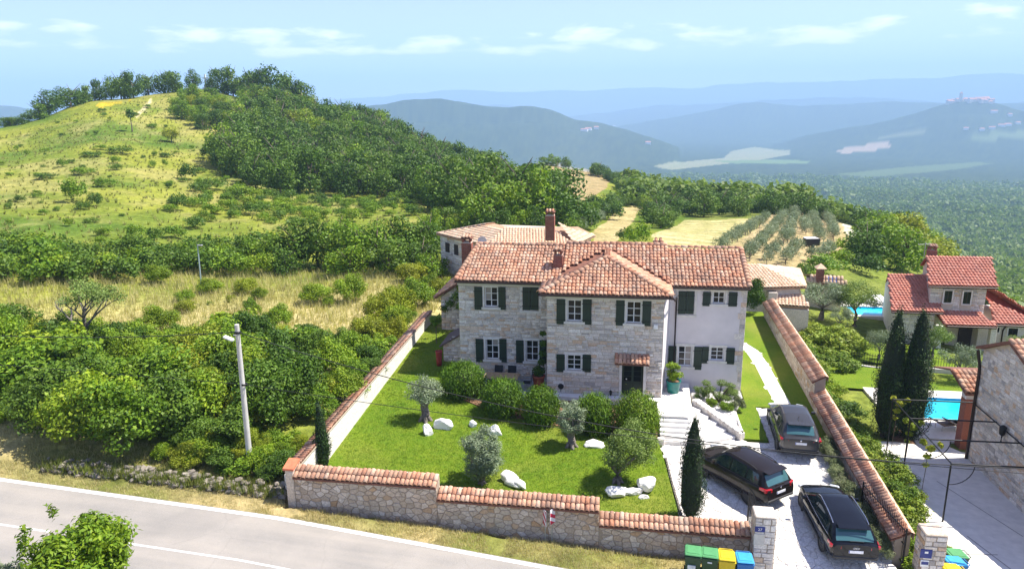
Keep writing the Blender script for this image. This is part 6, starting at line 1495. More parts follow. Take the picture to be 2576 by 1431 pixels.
# picket fence of iron between the gardens
fp = [gz(2140, 915, -.9), gz(2205, 925, -.9), gz(2330, 928, -.95), gz(2400, 935, -1.0), gz(2470, 948, -1.05)]
IF = thing('iron_fence', 'black iron picket fence on a pale kerb between the two gardens', 'fence', (fp[2][0], fp[2][1], -.95))
for i in range(len(fp)-1):
    a, b = Vector(fp[i]), Vector(fp[i+1]); n = max(4, int((b-a).length/.16)); d_ = b-a
    P(IF, 'kerb', M_DECK, MB().prism([(a.x, a.y-.12), (b.x, b.y-.12), (b.x, b.y+.12), (a.x, a.y+.12)], -1.6, -.85))
    for z in (.1, .85): P(IF, 'rail', M_IRON, MB().tube([a+Vector((0, 0, z)), b+Vector((0, 0, z))], .02, 5))
    for k in range(n): q = a+d_*(k/n); P(IF, 'picket', M_IRON, MB().tube([q, q+Vector((0, 0, 1.0))], .013 if k else .035, 4))
# pergola of black iron tube against the stone building
PG = thing('pergola', 'black iron tube pergola with curved braces over the shaded yard', 'pergola', (15, 32, -.4))
zp_ = 2.35
yy_ = [29.6, 31.9, 34.1, 36.4]
xo = 13.75
for i, y in enumerate(yy_):
    P(PG, 'beam', M_IRON, MB().tube([(xo, y, zp_), (XS-.05, y+.05, zp_+.02)], .035, 6)); P(PG, 'post', M_IRON, MB().tube([(xo, y, -.6), (xo, y, zp_)], .035, 6)) if i in (0, 2, 3) else None
    P(PG, 'brace', M_IRON, MB().tube([(xo+.02+math.sin(k/8*1.57)*.9, y, zp_-.95+.9*(1-math.cos(k/8*1.57))) for k in range(9)], .02, 5))
for x in (xo, XS-.10): P(PG, 'side_beam', M_IRON, MB().tube([(x, yy_[0]-.05, zp_+.02), (x, yy_[-1]+.05, zp_+.02)], .03, 6))
bd = sheet('soil_bed', [(14.6, 37.6), (15.6, 37.5), (15.8, 39.6), (14.4, 39.8)], lambda x, y: z_right(x, y)+.06, M_SOIL, 1.0); tag(bd, kind='structure')
# terrace of the near pool down to the yard
tag(sheet('pool_walk', [(15.6, 37.4), (17.2, 37.4), (17.6, p1[1]-2.9), (15.4, p1[1]-2.9)], lambda x, y: z_right(x, y)+.05, M_DECK, 1.0), kind='structure')
# white cross on the hill top
h_ = hit_top(519, 212); CR = thing('stone_cross', 'white stone cross on a stepped plinth at the hill top', 'monument', h_)
X, Y, Z = h_; M_CR = mat('white_stone', (.78, .76, .70), .8)
P(CR, 'plinth', M_CR, MB().box(X-.9, X+.9, Y-.9, Y+.9, Z-.5, Z+.7)); P(CR, 'plinth_step', M_CR, MB().box(X-1.3, X+1.8, Y-1.3, Y+1.3, Z-.6, Z+.28))
P(CR, 'pedestal', M_CR, MB().prism([(X-.45, Y-.45), (X+.45, Y-.45), (X+.45, Y+.45), (X-.45, Y+.45)], Z+.7, Z+1.7)); P(CR, 'shaft', M_CR, MB().box(X-.19, X+.19, Y-.19, Y+.19, Z+1.7, Z+5.2)); P(CR, 'arm', M_CR, MB().box(X-.95, X+.95, Y-.17, Y+.17, Z+3.7, Z+4.1))
# trailer shelter among the olive rows
h_ = hit(2040, 622)
VN = thing('farm_trailer', 'dark covered farm trailer with pale top among the olive rows', 'trailer', h_, .2); VN.scale = (.75, .75, .75)
MB().cbox((0, 0, 1.05), 2.6, 1.5, 1.3, ch=.05).build('box_body', M_PLAST, VN); MB().cbox((-.2, 0, 1.74), 2.3, 1.4, .10, ch=.04).build('top_sheet', M_SWHITE, VN); MB().tube([(-1.3, 0, .5), (-2.3, 0, .45)], .04, 6).build('drawbar', M_POST, VN)
for s_ in (-1, 1): MB().lathe([(.05, -.09), (.32, -.09), (.32, .09), (.05, .09)], (0, s_*.72, .32), 16, 'Y').build('wheel', M_TYRE, VN)
# ------------------------------------------------------------------ vegetation
LF = mat_leaf('wood_leaf', [(.018, .048, .007), (.034, .080, .010), (.056, .112, .014), (.085, .145, .020)], .4)
LFB = mat_leaf('bright_leaf', [(.034, .085, .008), (.066, .138, .011), (.108, .182, .014), (.155, .215, .020)], .45)
LFY = mat_leaf('yellow_green_leaf', [(.060, .105, .010), (.105, .155, .013), (.155, .200, .018), (.21, .23, .03)], .4)
LFO = mat_leaf('olive_leaf', [(.075, .110, .055), (.115, .150, .085), (.16, .19, .115), (.22, .245, .165)], .25, tint=(1, 1, 1))
LFOG = mat_leaf('green_olive_leaf', [(.055, .095, .022), (.085, .13, .03), (.12, .165, .042), (.16, .20, .07)], .3, tint=(1.05, 1.05, .9))
LFR = mat_leaf('rosemary_leaf', [(.018, .052, .003), (.036, .088, .005), (.062, .125, .007), (.105, .16, .016)], .35)
LFC = mat_leaf('cypress_leaf', [(.006, .018, .004), (.011, .030, .007), (.018, .045, .010), (.032, .062, .014)], .1)
LFL = mat_leaf('lavender_leaf', [(.09, .12, .05), (.13, .16, .065), (.18, .20, .09), (.20, .19, .15)], .2, gain=1.1, tint=(1, 1, 1))
LFJ = mat_leaf('juniper_leaf', [(.045, .10, .016), (.075, .14, .02), (.12, .18, .022), (.17, .22, .03)], .25)
M_BARK = mat('grey_brown_bark', (.13, .10, .075), .95, var=.35, ns=6, bs=.6, coord='Object'); M_OBARK = mat('olive_bark', (.17, .145, .12), .95, var=.4, ns=9, bs=.8, coord='Object')
def cloud(name, n, clumps, leaf, aspect, m, seed, up=.35, fill=.55, tilt=None):
    """many small leaves gathered round clump centres (x,y,z,r[,rz])"""
    r = np.random.default_rng(seed); C = np.array([c[:3] for c in clumps]); R = np.array([c[3] for c in clumps]); RZ = np.array([c[4] if len(c) > 4 else c[3]*.8 for c in clumps])
    k = r.choice(len(C), n, p=R**2/np.sum(R**2)); d = r.normal(size=(n, 3)); d /= np.linalg.norm(d, axis=1)[:, None]
    rad = (fill+(1-fill)*r.random(n))**.7*(1+.16*r.normal(size=n)); p = C[k]+d*np.stack([R[k], R[k], RZ[k]], 1)*rad[:, None]
    nr = d*.7+np.array([0, 0, up])+r.normal(size=(n, 3))*.55; nr /= np.linalg.norm(nr, axis=1)[:, None]
    a = np.cross(nr, r.normal(size=(n, 3))); 
    if tilt is not None: a = a*.5+np.array(tilt)+d*.5; a -= nr*np.sum(a*nr, 1)[:, None]
    a /= np.linalg.norm(a, axis=1)[:, None]+1e-9; b = np.cross(nr, a)
    L = leaf*(.6+.8*r.random(n))[:, None]; W_ = L*aspect
    V = np.stack([p-a*L*.5, p+b*W_*.5+nr*L*.08, p+a*L*.5, p-b*W_*.5+nr*L*.08], 1).reshape(-1, 3)
    Fq = np.arange(4*n).reshape(-1, 4); me = mesh_np(name, V, Fq); me.materials.append(m); return me
def clumps_in(n, cx, rx, rz, cz, rmin, rmax, rng, lo=-1.0):
    out = []
    for i in range(n):
        while True:
            v = Vector((rng.gauss(0, 1), rng.gauss(0, 1), rng.gauss(0, 1))).normalized()
            if v.z > lo: break
        f = rng.uniform(.45, .92); rr = rng.uniform(rmin, rmax); out.append((cx[0]+v.x*rx*f, cx[1]+v.y*rx*f, cz+v.z*rz*f, rr))
    return out
def trunk(name, h, r, seed, m=M_BARK, limbs=4, spread=.28, bend=.04, top=.8):
    rng = random.Random(seed); mb = MB(); pts = [(0, 0, -.05*h)]
    for i in range(1, 5): pts.append((rng.uniform(-bend, bend)*h*i/3, rng.uniform(-bend, bend)*h*i/3, h*top*i/4*.8))
    mb.tube(pts, [r*1.25, r, r*.8, r*.6, r*.35], 7)
    for k in range(limbs):
        j = rng.choice((2, 3, 3, 4)); a = rng.uniform(0, 6.28); p = Vector(pts[j]); q = p+Vector((math.cos(a)*spread*h*.5, math.sin(a)*spread*h*.5, h*.14)); s_ = p+Vector((math.cos(a)*spread*h, math.sin(a)*spread*h, h*.28))
        mb.tube([p, q, s_], [r*.5, r*.33, r*.12], 5)
    me = mb.mesh(name); me.materials.append(m); return me
rg = random.Random(3)
def tree_proto(seed, m, n=2300, leaf=.052, rx=.34, rz=.40, cz=.58, ncl=30, rmin=.10, rmax=.19, lo=-.95):
    r = random.Random(seed); return (cloud('crown', n, clumps_in(ncl, (0, 0), rx, rz, cz, rmin, rmax, r, lo), leaf, .6, m, seed), trunk('trunk', 1.0, .028, seed))
TREES = [tree_proto(i, m, rx=rx, rz=rz, cz=cz) for i, (m, rx, rz, cz) in enumerate(((LF, .36, .44, .50), (LF, .40, .42, .49), (LFB, .38, .42, .50), (LF, .32, .46, .51), (LFB, .42, .40, .48), (LF, .40, .42, .49), (LFY, .38, .42, .49)))]
BUSH = [(cloud('foliage', 7500, clumps_in(34, (0, 0), .46, .40, .46, .10, .20, random.Random(50+i), -.5), .042, .62, m, 50+i), None) for i, m in enumerate((LFB, LFY, LFB, LF, LFB))]
BUSH.append((cloud('foliage', 2600, clumps_in(30, (0, 0), .48, .44, .48, .10, .20, random.Random(66), -.6), .085, .5, LFB, 66, up=.6), None)); BUSH.append((cloud('foliage', 10500, clumps_in(40, (0, 0), .44, .46, .48, .07, .17, random.Random(67), -.6), .032, .45, LFY, 67), None)); BUSH.append((cloud('foliage', 5200, clumps_in(22, (0, 0), .36, .52, .52, .09, .2, random.Random(68), -.8), .055, .5, LF, 68), None))
SHRUB = [(cloud('foliage', 900, clumps_in(16, (0, 0), .48, .38, .42, .14, .24, random.Random(70+i), -.4), .085, .6, m, 70+i), None) for i, m in enumerate((LF, LFB, LF, LFB))]
OLG = [(cloud('crown', 650, clumps_in(16, (0, 0), .40, .32, .58, .12, .22, random.Random(90+i), -.5), .085, .35, LFO, 90+i), trunk('trunk', .6, .035, 90+i, M_OBARK)) for i in range(3)]
SHMESH = {}
TONE = {'wood_leaf': 'dark green', 'bright_leaf': 'bright green', 'yellow_green_leaf': 'yellow green', 'olive_leaf': 'grey green', 'green_olive_leaf': 'soft green', 'juniper_leaf': 'light green', 'lavender_leaf': 'greyish'}
def plant(name, proto, loc, h, wx, label, cat, group=None, rz=None, part='crown', size=None):
    if size:
        for wd in ('dark green ', 'bright green ', 'yellow green ', 'light green ', 'green ', 'leafy ', 'dark round ', 'full crowned '):
            if label.startswith(wd): label = label[len(wd):]; break
        label = ('tall ' if h > size[1] else 'low ' if h < size[0] else 'medium ')+('wide ' if wx > 1.15 else 'slim ' if wx < .95 else '')+TONE[proto[0].materials[0].name]+' '+label
    t_ = thing(name, label, cat, loc, random.uniform(0, 6.28) if rz is None else rz, group)
    c = link(bpy.data.objects.new(part, proto[0])); c.parent = t_; c.scale = (h*wx, h*wx, h)
    if proto[1] is not None:
        k = link(bpy.data.objects.new('trunk', proto[1])); k.parent = t_; k.scale = (h*max(.8, wx*.9), h*max(.8, wx*.9), h)
    return t_
def depth(p): return (p[0]-CAM[0])*_fw[0]+(p[1]-CAM[1])*_fw[1]+(p[2]-CAM[2])*_fw[2]
def px2m(p, px): return px*depth(p)/F
def scatter(polypx, n, mind, zfun=T, world=None, seed=1, accept=None):
    """world positions, at least mind apart, whose ground shows inside the picture patch"""
    r = random.Random(seed); W_ = world or plot(polypx); out = []
    if world is None:
        pts = [hit_top(*p) for p in polypx]; W_ = [p[:2] for p in pts if p]
    x0 = min(p[0] for p in W_); x1 = max(p[0] for p in W_); y0 = min(p[1] for p in W_); y1 = max(p[1] for p in W_)
    for _ in range(n*60):
        if len(out) >= n: break
        x, y = r.uniform(x0, x1), r.uniform(y0, y1)
        if not inpoly(x, y, W_): continue
        if any((x-q[0])**2+(y-q[1])**2 < mind*mind for q in out): continue
        if accept and not accept(x, y): continue
        out.append((x, y, zfun(x, y)))
    return out
# --- hill: wood on its flank
WOOD = [(615, 217), (680, 232), (760, 258), (860, 292), (950, 328), (1050, 368), (1150, 418), (1230, 455), (1330, 500), (1415, 540), (1405, 575), (1250, 588), (1130, 572), (1070, 505), (930, 500), (800, 492), (690, 490), (600, 462), (545, 430), (610, 345), (600, 300), (640, 262)]
pos = scatter(WOOD, 285, 4.5, seed=4)
for i, p in enumerate(pos):
    k = rg.choice((0, 1, 2, 3, 4, 5, 5, 6) if p[2] > 8 else (0, 0, 1, 3, 5, 5, 2)); hh = rg.uniform(7.5, 11.5)
    plant('forest_tree', TREES[k], (p[0], p[1], p[2]-.8), hh, rg.uniform(.9, 1.15), 'broadleaf tree in the dense wood on the hill flank', 'tree', 'wood on the hill flank', size=(8.5,10))
CLUMP = [(440, 262), (500, 245), (560, 262), (600, 300), (590, 330), (520, 333), (445, 302)]
for p in scatter(CLUMP, 22, 4.5, seed=6):
    plant('hill_tree', rg.choice((TREES[2], TREES[6], TREES[4], TREES[0])), (p[0], p[1], p[2]-.6), rg.uniform(4.5, 7.5), rg.uniform(1.0, 1.3), 'bright green tree in the clump below the hilltop cross', 'tree', 'tree clump below the cross', size=(5.4,6.6))
for px, top, wv in ((20, 318, 40), (48, 296, 50), (85, 262, 60), (120, 232, 56), (152, 212, 60), (182, 226, 40), (206, 214, 36), (237, 197, 34), (272, 194, 34), (298, 180, 40), (328, 176, 44), (356, 180, 36), (398, 176, 46), (434, 175, 48), (475, 177, 32), (514, 188, 26), (546, 166, 40), (580, 162, 52), (612, 166, 46), (645, 164, 60), (684, 168, 60), (722, 178, 64), (748, 196, 44), (10, 330, 50), (-30, 330, 60)):
    g_ = hit_top(px, 195); d_ = depth(g_); b_y = pj(*g_)[1]; hh = max(3.5, (b_y+4-top)*d_/F)
    plant('crest_tree', rg.choice((TREES[0], TREES[1], TREES[5], TREES[3])), (g_[0], g_[1]+rg.uniform(0, 5), T(g_[0], g_[1]+2)-.5-hh*.12), hh*1.16, min(1.5, max(.85, wv*d_/F/hh*1.30)), 'dark round tree standing on the skyline of the grassy hill', 'tree', 'trees along the hill crest', size=(5,7))
# lollipop tree and others on the open slope
g_ = hit_top(333, 332); hh = px2m(g_, 56)
plant('topiary_tree', (cloud('crown', 900, [(0, 0, .80, .17, .22), (.03, 0, .9, .10)], .06, .6, LF, 201), trunk('trunk', 1, .03, 201, limbs=0, bend=.01)), g_, hh, 1.0, 'lone slim tree with round head on a bare trunk on the slope', 'tree')
g_ = hit_top(432, 358); plant('young_tree', TREES[6], g_, px2m(g_, 42), 1.25, 'small spreading light green tree on the open slope', 'tree')
for (px, py, wv, hv) in ((160, 420, 28, 24), (195, 508, 62, 68), (239, 520, 40, 42), (478, 453, 46, 48), (450, 530, 44, 52), (304, 388, 60, 26), (294, 412, 28, 24), (291, 428, 30, 20), (391, 393, 16, 16), (383, 422, 22, 22), (416, 420, 14, 24), (41, 378, 12, 16), (53, 508, 28, 22), (94, 488, 24, 14), (143, 530, 20, 16), (231, 560, 36, 18), (406, 382, 8, 14), (361, 398, 12, 10), (231, 395, 50, 18), (381, 322, 30, 14), (115, 450, 50, 20), (270, 470, 60, 28), (215, 440, 60, 24), (345, 600, 50, 44), (395, 612, 46, 50), (440, 600, 60, 40), (490, 575, 60, 36), (300, 640, 60, 50), (540, 478, 60, 36), (600, 500, 70, 38), (640, 540, 60, 40), (500, 520, 56, 30), (530, 400, 44, 44), (560, 425, 60, 50)):
    g_ = hit_top(px, py)
    plant('hill_shrub', rg.choice(SHRUB), (g_[0], g_[1], g_[2]-.15), px2m(g_, hv)*1.1, wv/hv*.95, 'dark green shrub on the grassy hillside', 'shrub', 'shrubs on the grassy hillside', part='foliage', size=(1.5,3))
for p in scatter([(0, 640), (0, 340), (240, 275), (420, 240), (430, 320), (540, 350), (560, 440), (700, 500), (1050, 510), (1080, 545), (820, 600), (560, 640)], 75, 2.2, seed=9):
    s_ = rg.uniform(.45, 1.5); plant('hill_shrub', rg.choice(SHRUB), (p[0], p[1], p[2]-.1), s_, rg.uniform(1.0, 2.2), 'low scrubby bush dotted over the grassy hillside', 'shrub', 'low scrub dotted over the hillside', part='foliage', size=(.7,1.1))
for p in scatter([(500, 470), (690, 495), (930, 505), (1060, 508), (1075, 545), (960, 560), (740, 560), (560, 570), (480, 540)], 80, 2.4, seed=10):
    s_ = rg.uniform(1.2, 2.6); plant('hill_shrub', SHRUB[rg.choice((1, 3, 1, 0))], (p[0], p[1], p[2]-.2), s_, rg.uniform(1.1, 1.7), 'leafy bright green bush along the foot of the wood', 'shrub', 'bushes along the foot of the wood', part='foliage', size=(1.6,2.2))
# hedge belt below the hill and the big trees left of the rear house
for p in scatter([(-150, 645), (200, 640), (480, 645), (660, 625), (700, 655), (660, 700), (520, 690), (300, 705), (100, 712), (-150, 712)], 90, 1.9, seed=12):
    s_ = rg.uniform(2.0, 3.6); plant('hedge_shrub', rg.choice((SHRUB[0], SHRUB[1], SHRUB[2], SHRUB[3])), (p[0], p[1], p[2]-.3), s_, rg.uniform(.95, 1.4), 'shrub in the hedge belt at the foot of the hill', 'shrub', 'hedge belt at the foot of the hill', part='foliage', size=(2.5,3.1))
for px, py, top, wv in ((690, 668, 560, 100), (745, 672, 540, 120), (800, 672, 532, 120), (850, 668, 530, 120), (905, 668, 528, 130), (955, 668, 535, 130), (1005, 664, 528, 120), (1045, 660, 545, 110), (1080, 650, 520, 90), (720, 690, 610, 90), (880, 690, 590, 110), (980, 690, 575, 110), (1060, 676, 580, 100), (1085, 600, 505, 60), (1120, 580, 500, 70), (1160, 585, 515, 70), (1200, 588, 520, 60), (1250, 590, 500, 70), (1300, 590, 510, 70), (1345, 590, 505, 60), (1090, 700, 610, 90)):
    g_ = hit_top(px, py); hh = px2m(g_, py-top)*1.05; plant('broadleaf_tree', rg.choice((TREES[0], TREES[2], TREES[5], TREES[1], TREES[2])), (g_[0], g_[1], g_[2]-.6), hh, min(1.7, wv*1.25/(py-top)), 'full crowned green tree beside the rear tan roofed house', 'tree', 'trees beside the rear house', size=(3.5,5))
# plateau edge, hedges and the wooded slope on the right
BELT = [(1335, 398), (1400, 395), (1500, 425), (1620, 455), (1740, 482), (1900, 508), (2060, 515), (2140, 520), (2110, 535), (1920, 542), (1740, 548), (1660, 575), (1600, 512), (1560, 470), (1480, 432), (1400, 412)]
for p in scatter(BELT, 120, 4.2, seed=14):
    plant('edge_tree', rg.choice((TREES[0], TREES[1], TREES[5], TREES[2], TREES[3])), (p[0], p[1], p[2]-.8), rg.uniform(4.0, 7.0), rg.uniform(1.0, 1.35), 'tree in the dark belt along the edge of the plateau', 'tree', 'tree belt at the plateau edge', size=(5,6))
for p in scatter([(1430, 560), (1460, 540), (1540, 500), (1600, 512), (1560, 530), (1480, 590), (1430, 600)], 22, 3.0, seed=15):
    plant('field_hedge_tree', rg.choice((SHRUB[0], SHRUB[1], SHRUB[2])), (p[0], p[1], p[2]-.4), rg.uniform(2.5, 4.5), rg.uniform(.9, 1.2), 'bush in the hedge between wood and pale field strip', 'shrub', 'hedge beside the pale strip', part='foliage', size=(3.2,3.9))
SLOPE = [(2120, 535), (2230, 545), (2330, 585), (2450, 640), (2576, 690), (2700, 760), (2700, 830), (2560, 760), (2420, 700), (2330, 690), (2230, 690), (2170, 660), (2200, 620), (2150, 570)]
for p in scatter(SLOPE, 120, 4.4, seed=16):
    plant('slope_tree', rg.choice((TREES[0], TREES[2], TREES[4], TREES[6], TREES[2], TREES[5])), (p[0], p[1], p[2]-.8), rg.uniform(5.0, 8.0), rg.uniform(1.0, 1.35), 'green tree on the wooded slope above the villa', 'tree', 'wooded slope above the villa', size=(6,7))
for px, py, hv, wv in ((1600, 622, 80, 70), (1575, 610, 50, 50), (2075, 690, 66, 110), (2030, 690, 40, 60), (2130, 640, 60, 90), (2160, 650, 60, 70), (2060, 710, 40, 60), (2110, 670, 60, 70), (2180, 690, 70, 80), (2200, 640, 70, 70), (1640, 560, 40, 50)):
    g_ = hit_top(px, py); plant('field_bush', SHRUB[rg.choice((0, 1, 3))], (g_[0], g_[1], g_[2]-.2), px2m(g_, hv), wv/hv, 'rounded green bush at the margin of the fields', 'shrub', 'bushes at the field margins', part='foliage', size=(3,4))
# olive grove in rows
ROWS = [((1812, 632), (1930, 556)), ((1924, 610), (1973, 547)), ((1880, 657), (1918, 618)), ((1977, 616), (2000, 544)), ((1924, 664), (1958, 630)), ((2026, 590), (2022, 566)), ((1975, 667), (2012, 634)), ((2060, 610), (2036, 541)), ((2101, 606), (2075, 538)), ((1455, 588), (1562, 516)), ((2090, 640), (2050, 662))]
no = 0
for a, b in ROWS:
    A, B = hit_top(*a), hit_top(*b)
    if not A or not B: continue
    L_ = math.hypot(B[0]-A[0], B[1]-A[1]); n = max(2, int(L_/2.2))
    for i in range(n+1):
        f = i/n; x = A[0]+(B[0]-A[0])*f+rg.uniform(-.3, .3); y = A[1]+(B[1]-A[1])*f+rg.uniform(-.3, .3)
        plant('olive_tree', rg.choice(OLG), (x, y, T(x, y)-.25), rg.uniform(2.1, 2.8), rg.uniform(.78, .95), 'grey green olive tree in the rows of the olive grove', 'tree', 'olive trees in grove rows', size=(2.3,2.6)); no += 1
# far woods of the valley as one mass of crowns
def far_wood(n, dmin, dmax, a0, a1, size, seed, faces, m, name, leaf=.34, grow=True):
    r = np.random.default_rng(seed); V = []; bases = []
    for q in range(3):
        base = cloud('tmp', faces, clumps_in(9, (0, 0), .42, .3, .35, .18, .34, random.Random(seed*7+q), -.1), leaf, .75, m, seed+q); bases.append(np.array([v.co[:] for v in base.vertices])); bpy.data.meshes.remove(base)
    for k in range(n):
        a = r.uniform(a0, a1); d = math.exp(r.uniform(math.log(dmin), math.log(dmax))); x, y = d*math.sin(a), d*math.cos(a); z = T(x, y)
        if (d < 420 and a < 0.0) or any(inpoly(x, y, q) for q in VALLEY): continue
        s = size*(.6+.8*r.random())*((.75+d/900) if grow else 1); c, s_ = math.cos(d*7), math.sin(d*7); R_ = np.array([[c, -s_, 0], [s_, c, 0], [0, 0, 1]])
        V.append((bases[k % 3]*[s, s, s*1.05]) @ R_.T+[x, y, z-.12*s])
    V = np.concatenate(V); me = mesh_np(name, V, np.arange(len(V)).reshape(-1, 4)); return obj(name, me, m)
VALLEY = [plot(q) for q in ([(1645, 418), (1700, 405), (1820, 398), (1840, 380), (1900, 370), (1990, 378), (1985, 390), (1900, 405), (1760, 420), (1690, 428)], [(2095, 378), (2140, 370), (2200, 360), (2255, 360), (2240, 370), (2180, 382), (2120, 386)], [(1800, 405), (1950, 402), (2040, 405), (2030, 412), (1850, 412)], [(2430, 345), (2576, 330), (2640, 335), (2576, 348), (2480, 352)], [(2100, 438), (2280, 420), (2460, 408), (2500, 412), (2330, 434), (2180, 446)])]
VALLEY = [v for v in VALLEY if len(v) > 2]
LFW = mat_leaf('valley_wood_leaf', [(.030, .065, .012), (.045, .085, .016), (.062, .105, .020), (.085, .125, .028)], .5, gain=1.85)
o = far_wood(900, 178, 400, .0, .62, 7.5, 4, 170, LFW, 'hillside_wood', .15, False); tag(o, 'green woodland falling away beyond the plateau edge', 'woodland', kind='stuff')
o = far_wood(5600, 380, 1100, -.02, .62, 8.0, 5, 64, LFW, 'valley_wood', .21); tag(o, 'unbroken green woodland covering the valley slopes', 'woodland', kind='stuff')
o = far_wood(6000, 1000, 2300, -.02, .62, 8.0, 6, 24, LFW, 'distant_wood', .27); tag(o, 'distant woodland on the hazy valley floor', 'woodland', kind='stuff')
# --- thicket between meadow and road
keep = lambda x, y: not (abs(x+16.2) < .9 and y < 29.5)
TH = [(-44, 28.2), (-30, 27.6), (-20, 27.4), (-14.3, 26.6), (-14.3, 38), (-14.4, 46), (-20, 43), (-28, 41), (-44, 41)]
for p in scatter(None, 125, 1.2, world=TH, seed=21, accept=keep):
    near_ = p[1] < 30; left_ = p[0] < -21
    s_ = rg.uniform(1.2, 2.5) if near_ else rg.uniform(1.5, 3.9); s_ *= 1.15 if left_ and not near_ else 1.0
    if p[0] > -17: s_ *= .72
    if p[1] > 38: s_ *= .72
    plant('thicket_bush', BUSH[rg.choice((0, 2, 3, 4, 5, 7, 0, 3, 6, 1))], (p[0], p[1], p[2]-.25), s_, rg.uniform(.9, 1.25), 'leafy bush in the tangled thicket above the roadside verge', 'bush', 'roadside thicket', part='foliage', size=(1.8,2.8))
for p in scatter(None, 30, .75, world=[(-20.5, 26.3), (-14.4, 25.9), (-14.4, 28.5), (-20, 28.6)], seed=23):
    s_ = rg.uniform(.9, 1.6); plant('thicket_bush', rg.choice(BUSH), (p[0], p[1]+.1, p[2]-.2), s_, rg.uniform(1.0, 1.4), 'leafy bush crowding the foot of the utility pole', 'bush', 'bushes round the utility pole', part='foliage', size=(1.1, 1.4))
for px, py, hv, wv in ((230, 1110, 230, 230), (330, 1120, 220, 220), (420, 1090, 190, 200), (150, 1080, 200, 200), (60, 1010, 190, 220), (500, 1060, 170, 180), (20, 860, 130, 150), (680, 1060, 190, 190), (740, 1010, 180, 170), (560, 1010, 160, 170)):
    g_ = gz(px, py, 2.2); hh = px2m(g_, hv); plant('thicket_tree', BUSH[rg.choice((0, 2, 3, 4, 3))], (g_[0], g_[1], 1.8), hh*1.05, wv/hv*1.0, 'leafy thicket tree casting shade on the verge', 'tree', 'tall thicket trees', part='foliage', size=(3.2,4))
for p in scatter(None, 26, 1.6, world=[(-14.2, 46), (-14.2, 60), (-22, 58), (-30, 56), (-36, 60), (-46, 56), (-46, 44), (-30, 44), (-20, 46)], seed=22):
    s_ = rg.uniform(.5, 1.6) if rg.random() < .7 else rg.uniform(1.6, 2.6); plant('meadow_bush', rg.choice((BUSH[0], BUSH[1], BUSH[2])), (p[0], p[1], p[2]-.2), s_, rg.uniform(.8, 1.3), 'yellow green bush scattered in the dry meadow', 'bush', 'bushes in the dry meadow', part='foliage', size=(.9,1.6))
for px, py, hv, wv in ((1000, 790, 110, 90), (1050, 760, 90, 100), (960, 800, 100, 90), (1040, 700, 70, 90), (790, 735, 70, 90), (880, 740, 90, 80), (1080, 730, 70, 60), (930, 850, 90, 100), (880, 900, 100, 110), (1000, 840, 80, 60)):
    g_ = gz(px, py, 2.0); hh = px2m(g_, hv); plant('boundary_bush', BUSH[rg.choice((0, 1, 1, 2))], (g_[0], g_[1], T(g_[0], g_[1])-.2), hh, wv/hv, 'leafy bush pressing against the tiled side wall', 'bush', 'bushes along the side wall', part='foliage', size=(2,2.6))
# half dead tree with bare branches
g_ = gz(215, 865, 2.3)
g_ = gz(215, 850, 2.9)
DT = thing('half_dead_tree', 'half dead tree with bare grey branches above the thicket', 'tree', (g_[0], g_[1], 2.6)); DT.scale = (1.2, 1.2, 1.2)
rr = random.Random(8); mb = MB(); tips = []
def grow(p, d, L, r, lev):
    q = p+d*L; mid_ = p+d*L*.5+Vector((rr.uniform(-.06, .06), rr.uniform(-.06, .06), rr.uniform(-.03, .06)))*L
    mb.tube([p, mid_, q], [r, r*.85, r*.6], 5, cap=False)
    if lev == 0: tips.append(q); return
    for k in range(rr.choice((2, 3, 3))):
        nd = (d+Vector((rr.uniform(-.8, .8), rr.uniform(-.8, .8), rr.uniform(-.15, .55)))).normalized(); grow(q, nd, L*rr.uniform(.55, .8), r*.6, lev-1)
for d in ((-.75, .1, .55), (.55, .1, .75), (-.1, .3, 1.0), (.35, -.3, .9)): grow(Vector((0, 0, .6)), Vector(d).normalized(), rr.uniform(.9, 1.3), .09, 4)
mb.tube([(0, 0, -.4), (.05, 0, .3), (0, 0, .7)], [.2, .16, .13], 8); mb.build('branches', M_OBARK, DT, fix=False)
cl = [(t_.x, t_.y, t_.z, .38) for t_ in tips if t_.x > -.5 and rr.random() < .9]
o = obj('foliage', cloud('foliage', 4200, cl, .10, .6, LFOG, 77, fill=.2), None, DT)
# foreground tree at the near verge
fx = gy(190, 1385, 14.6); FT = thing('young_tree', 'young broadleaf tree at the near edge of the road', 'tree', (fx[0], fx[1], float(z_road(fx[0]))))
hz_ = gy(190, 1305, 14.6)[2]-FT.location.z; rr = random.Random(4)
cl = clumps_in(60, (0, 0), 1.3, 1.15, hz_-1.2, .26, .42, rr, -.8)+[(rr.uniform(-1.2, 1.2), rr.uniform(-.6, .6), hz_-.5+rr.uniform(-.6, .3), .16, .3) for _ in range(14)]
obj('crown', cloud('crown', 15000, cl, .15, .42, LFB, 5, up=.5, fill=.25), None, FT)
k = obj('trunk', trunk('trunk', hz_-.5, .07, 5, limbs=5, spread=.12), None, FT)
p = gy(30, 1428, 14.0); plant('verge_bush', (cloud('foliage', 2500, clumps_in(14, (0, 0), .45, .4, .5, .12, .2, random.Random(5)), .08, .3, LFO, 9), None), (p[0]-.3, p[1], p[2]-1.2), 1.5, .9, 'grey green bush at the very edge of the near verge', 'bush', part='foliage')
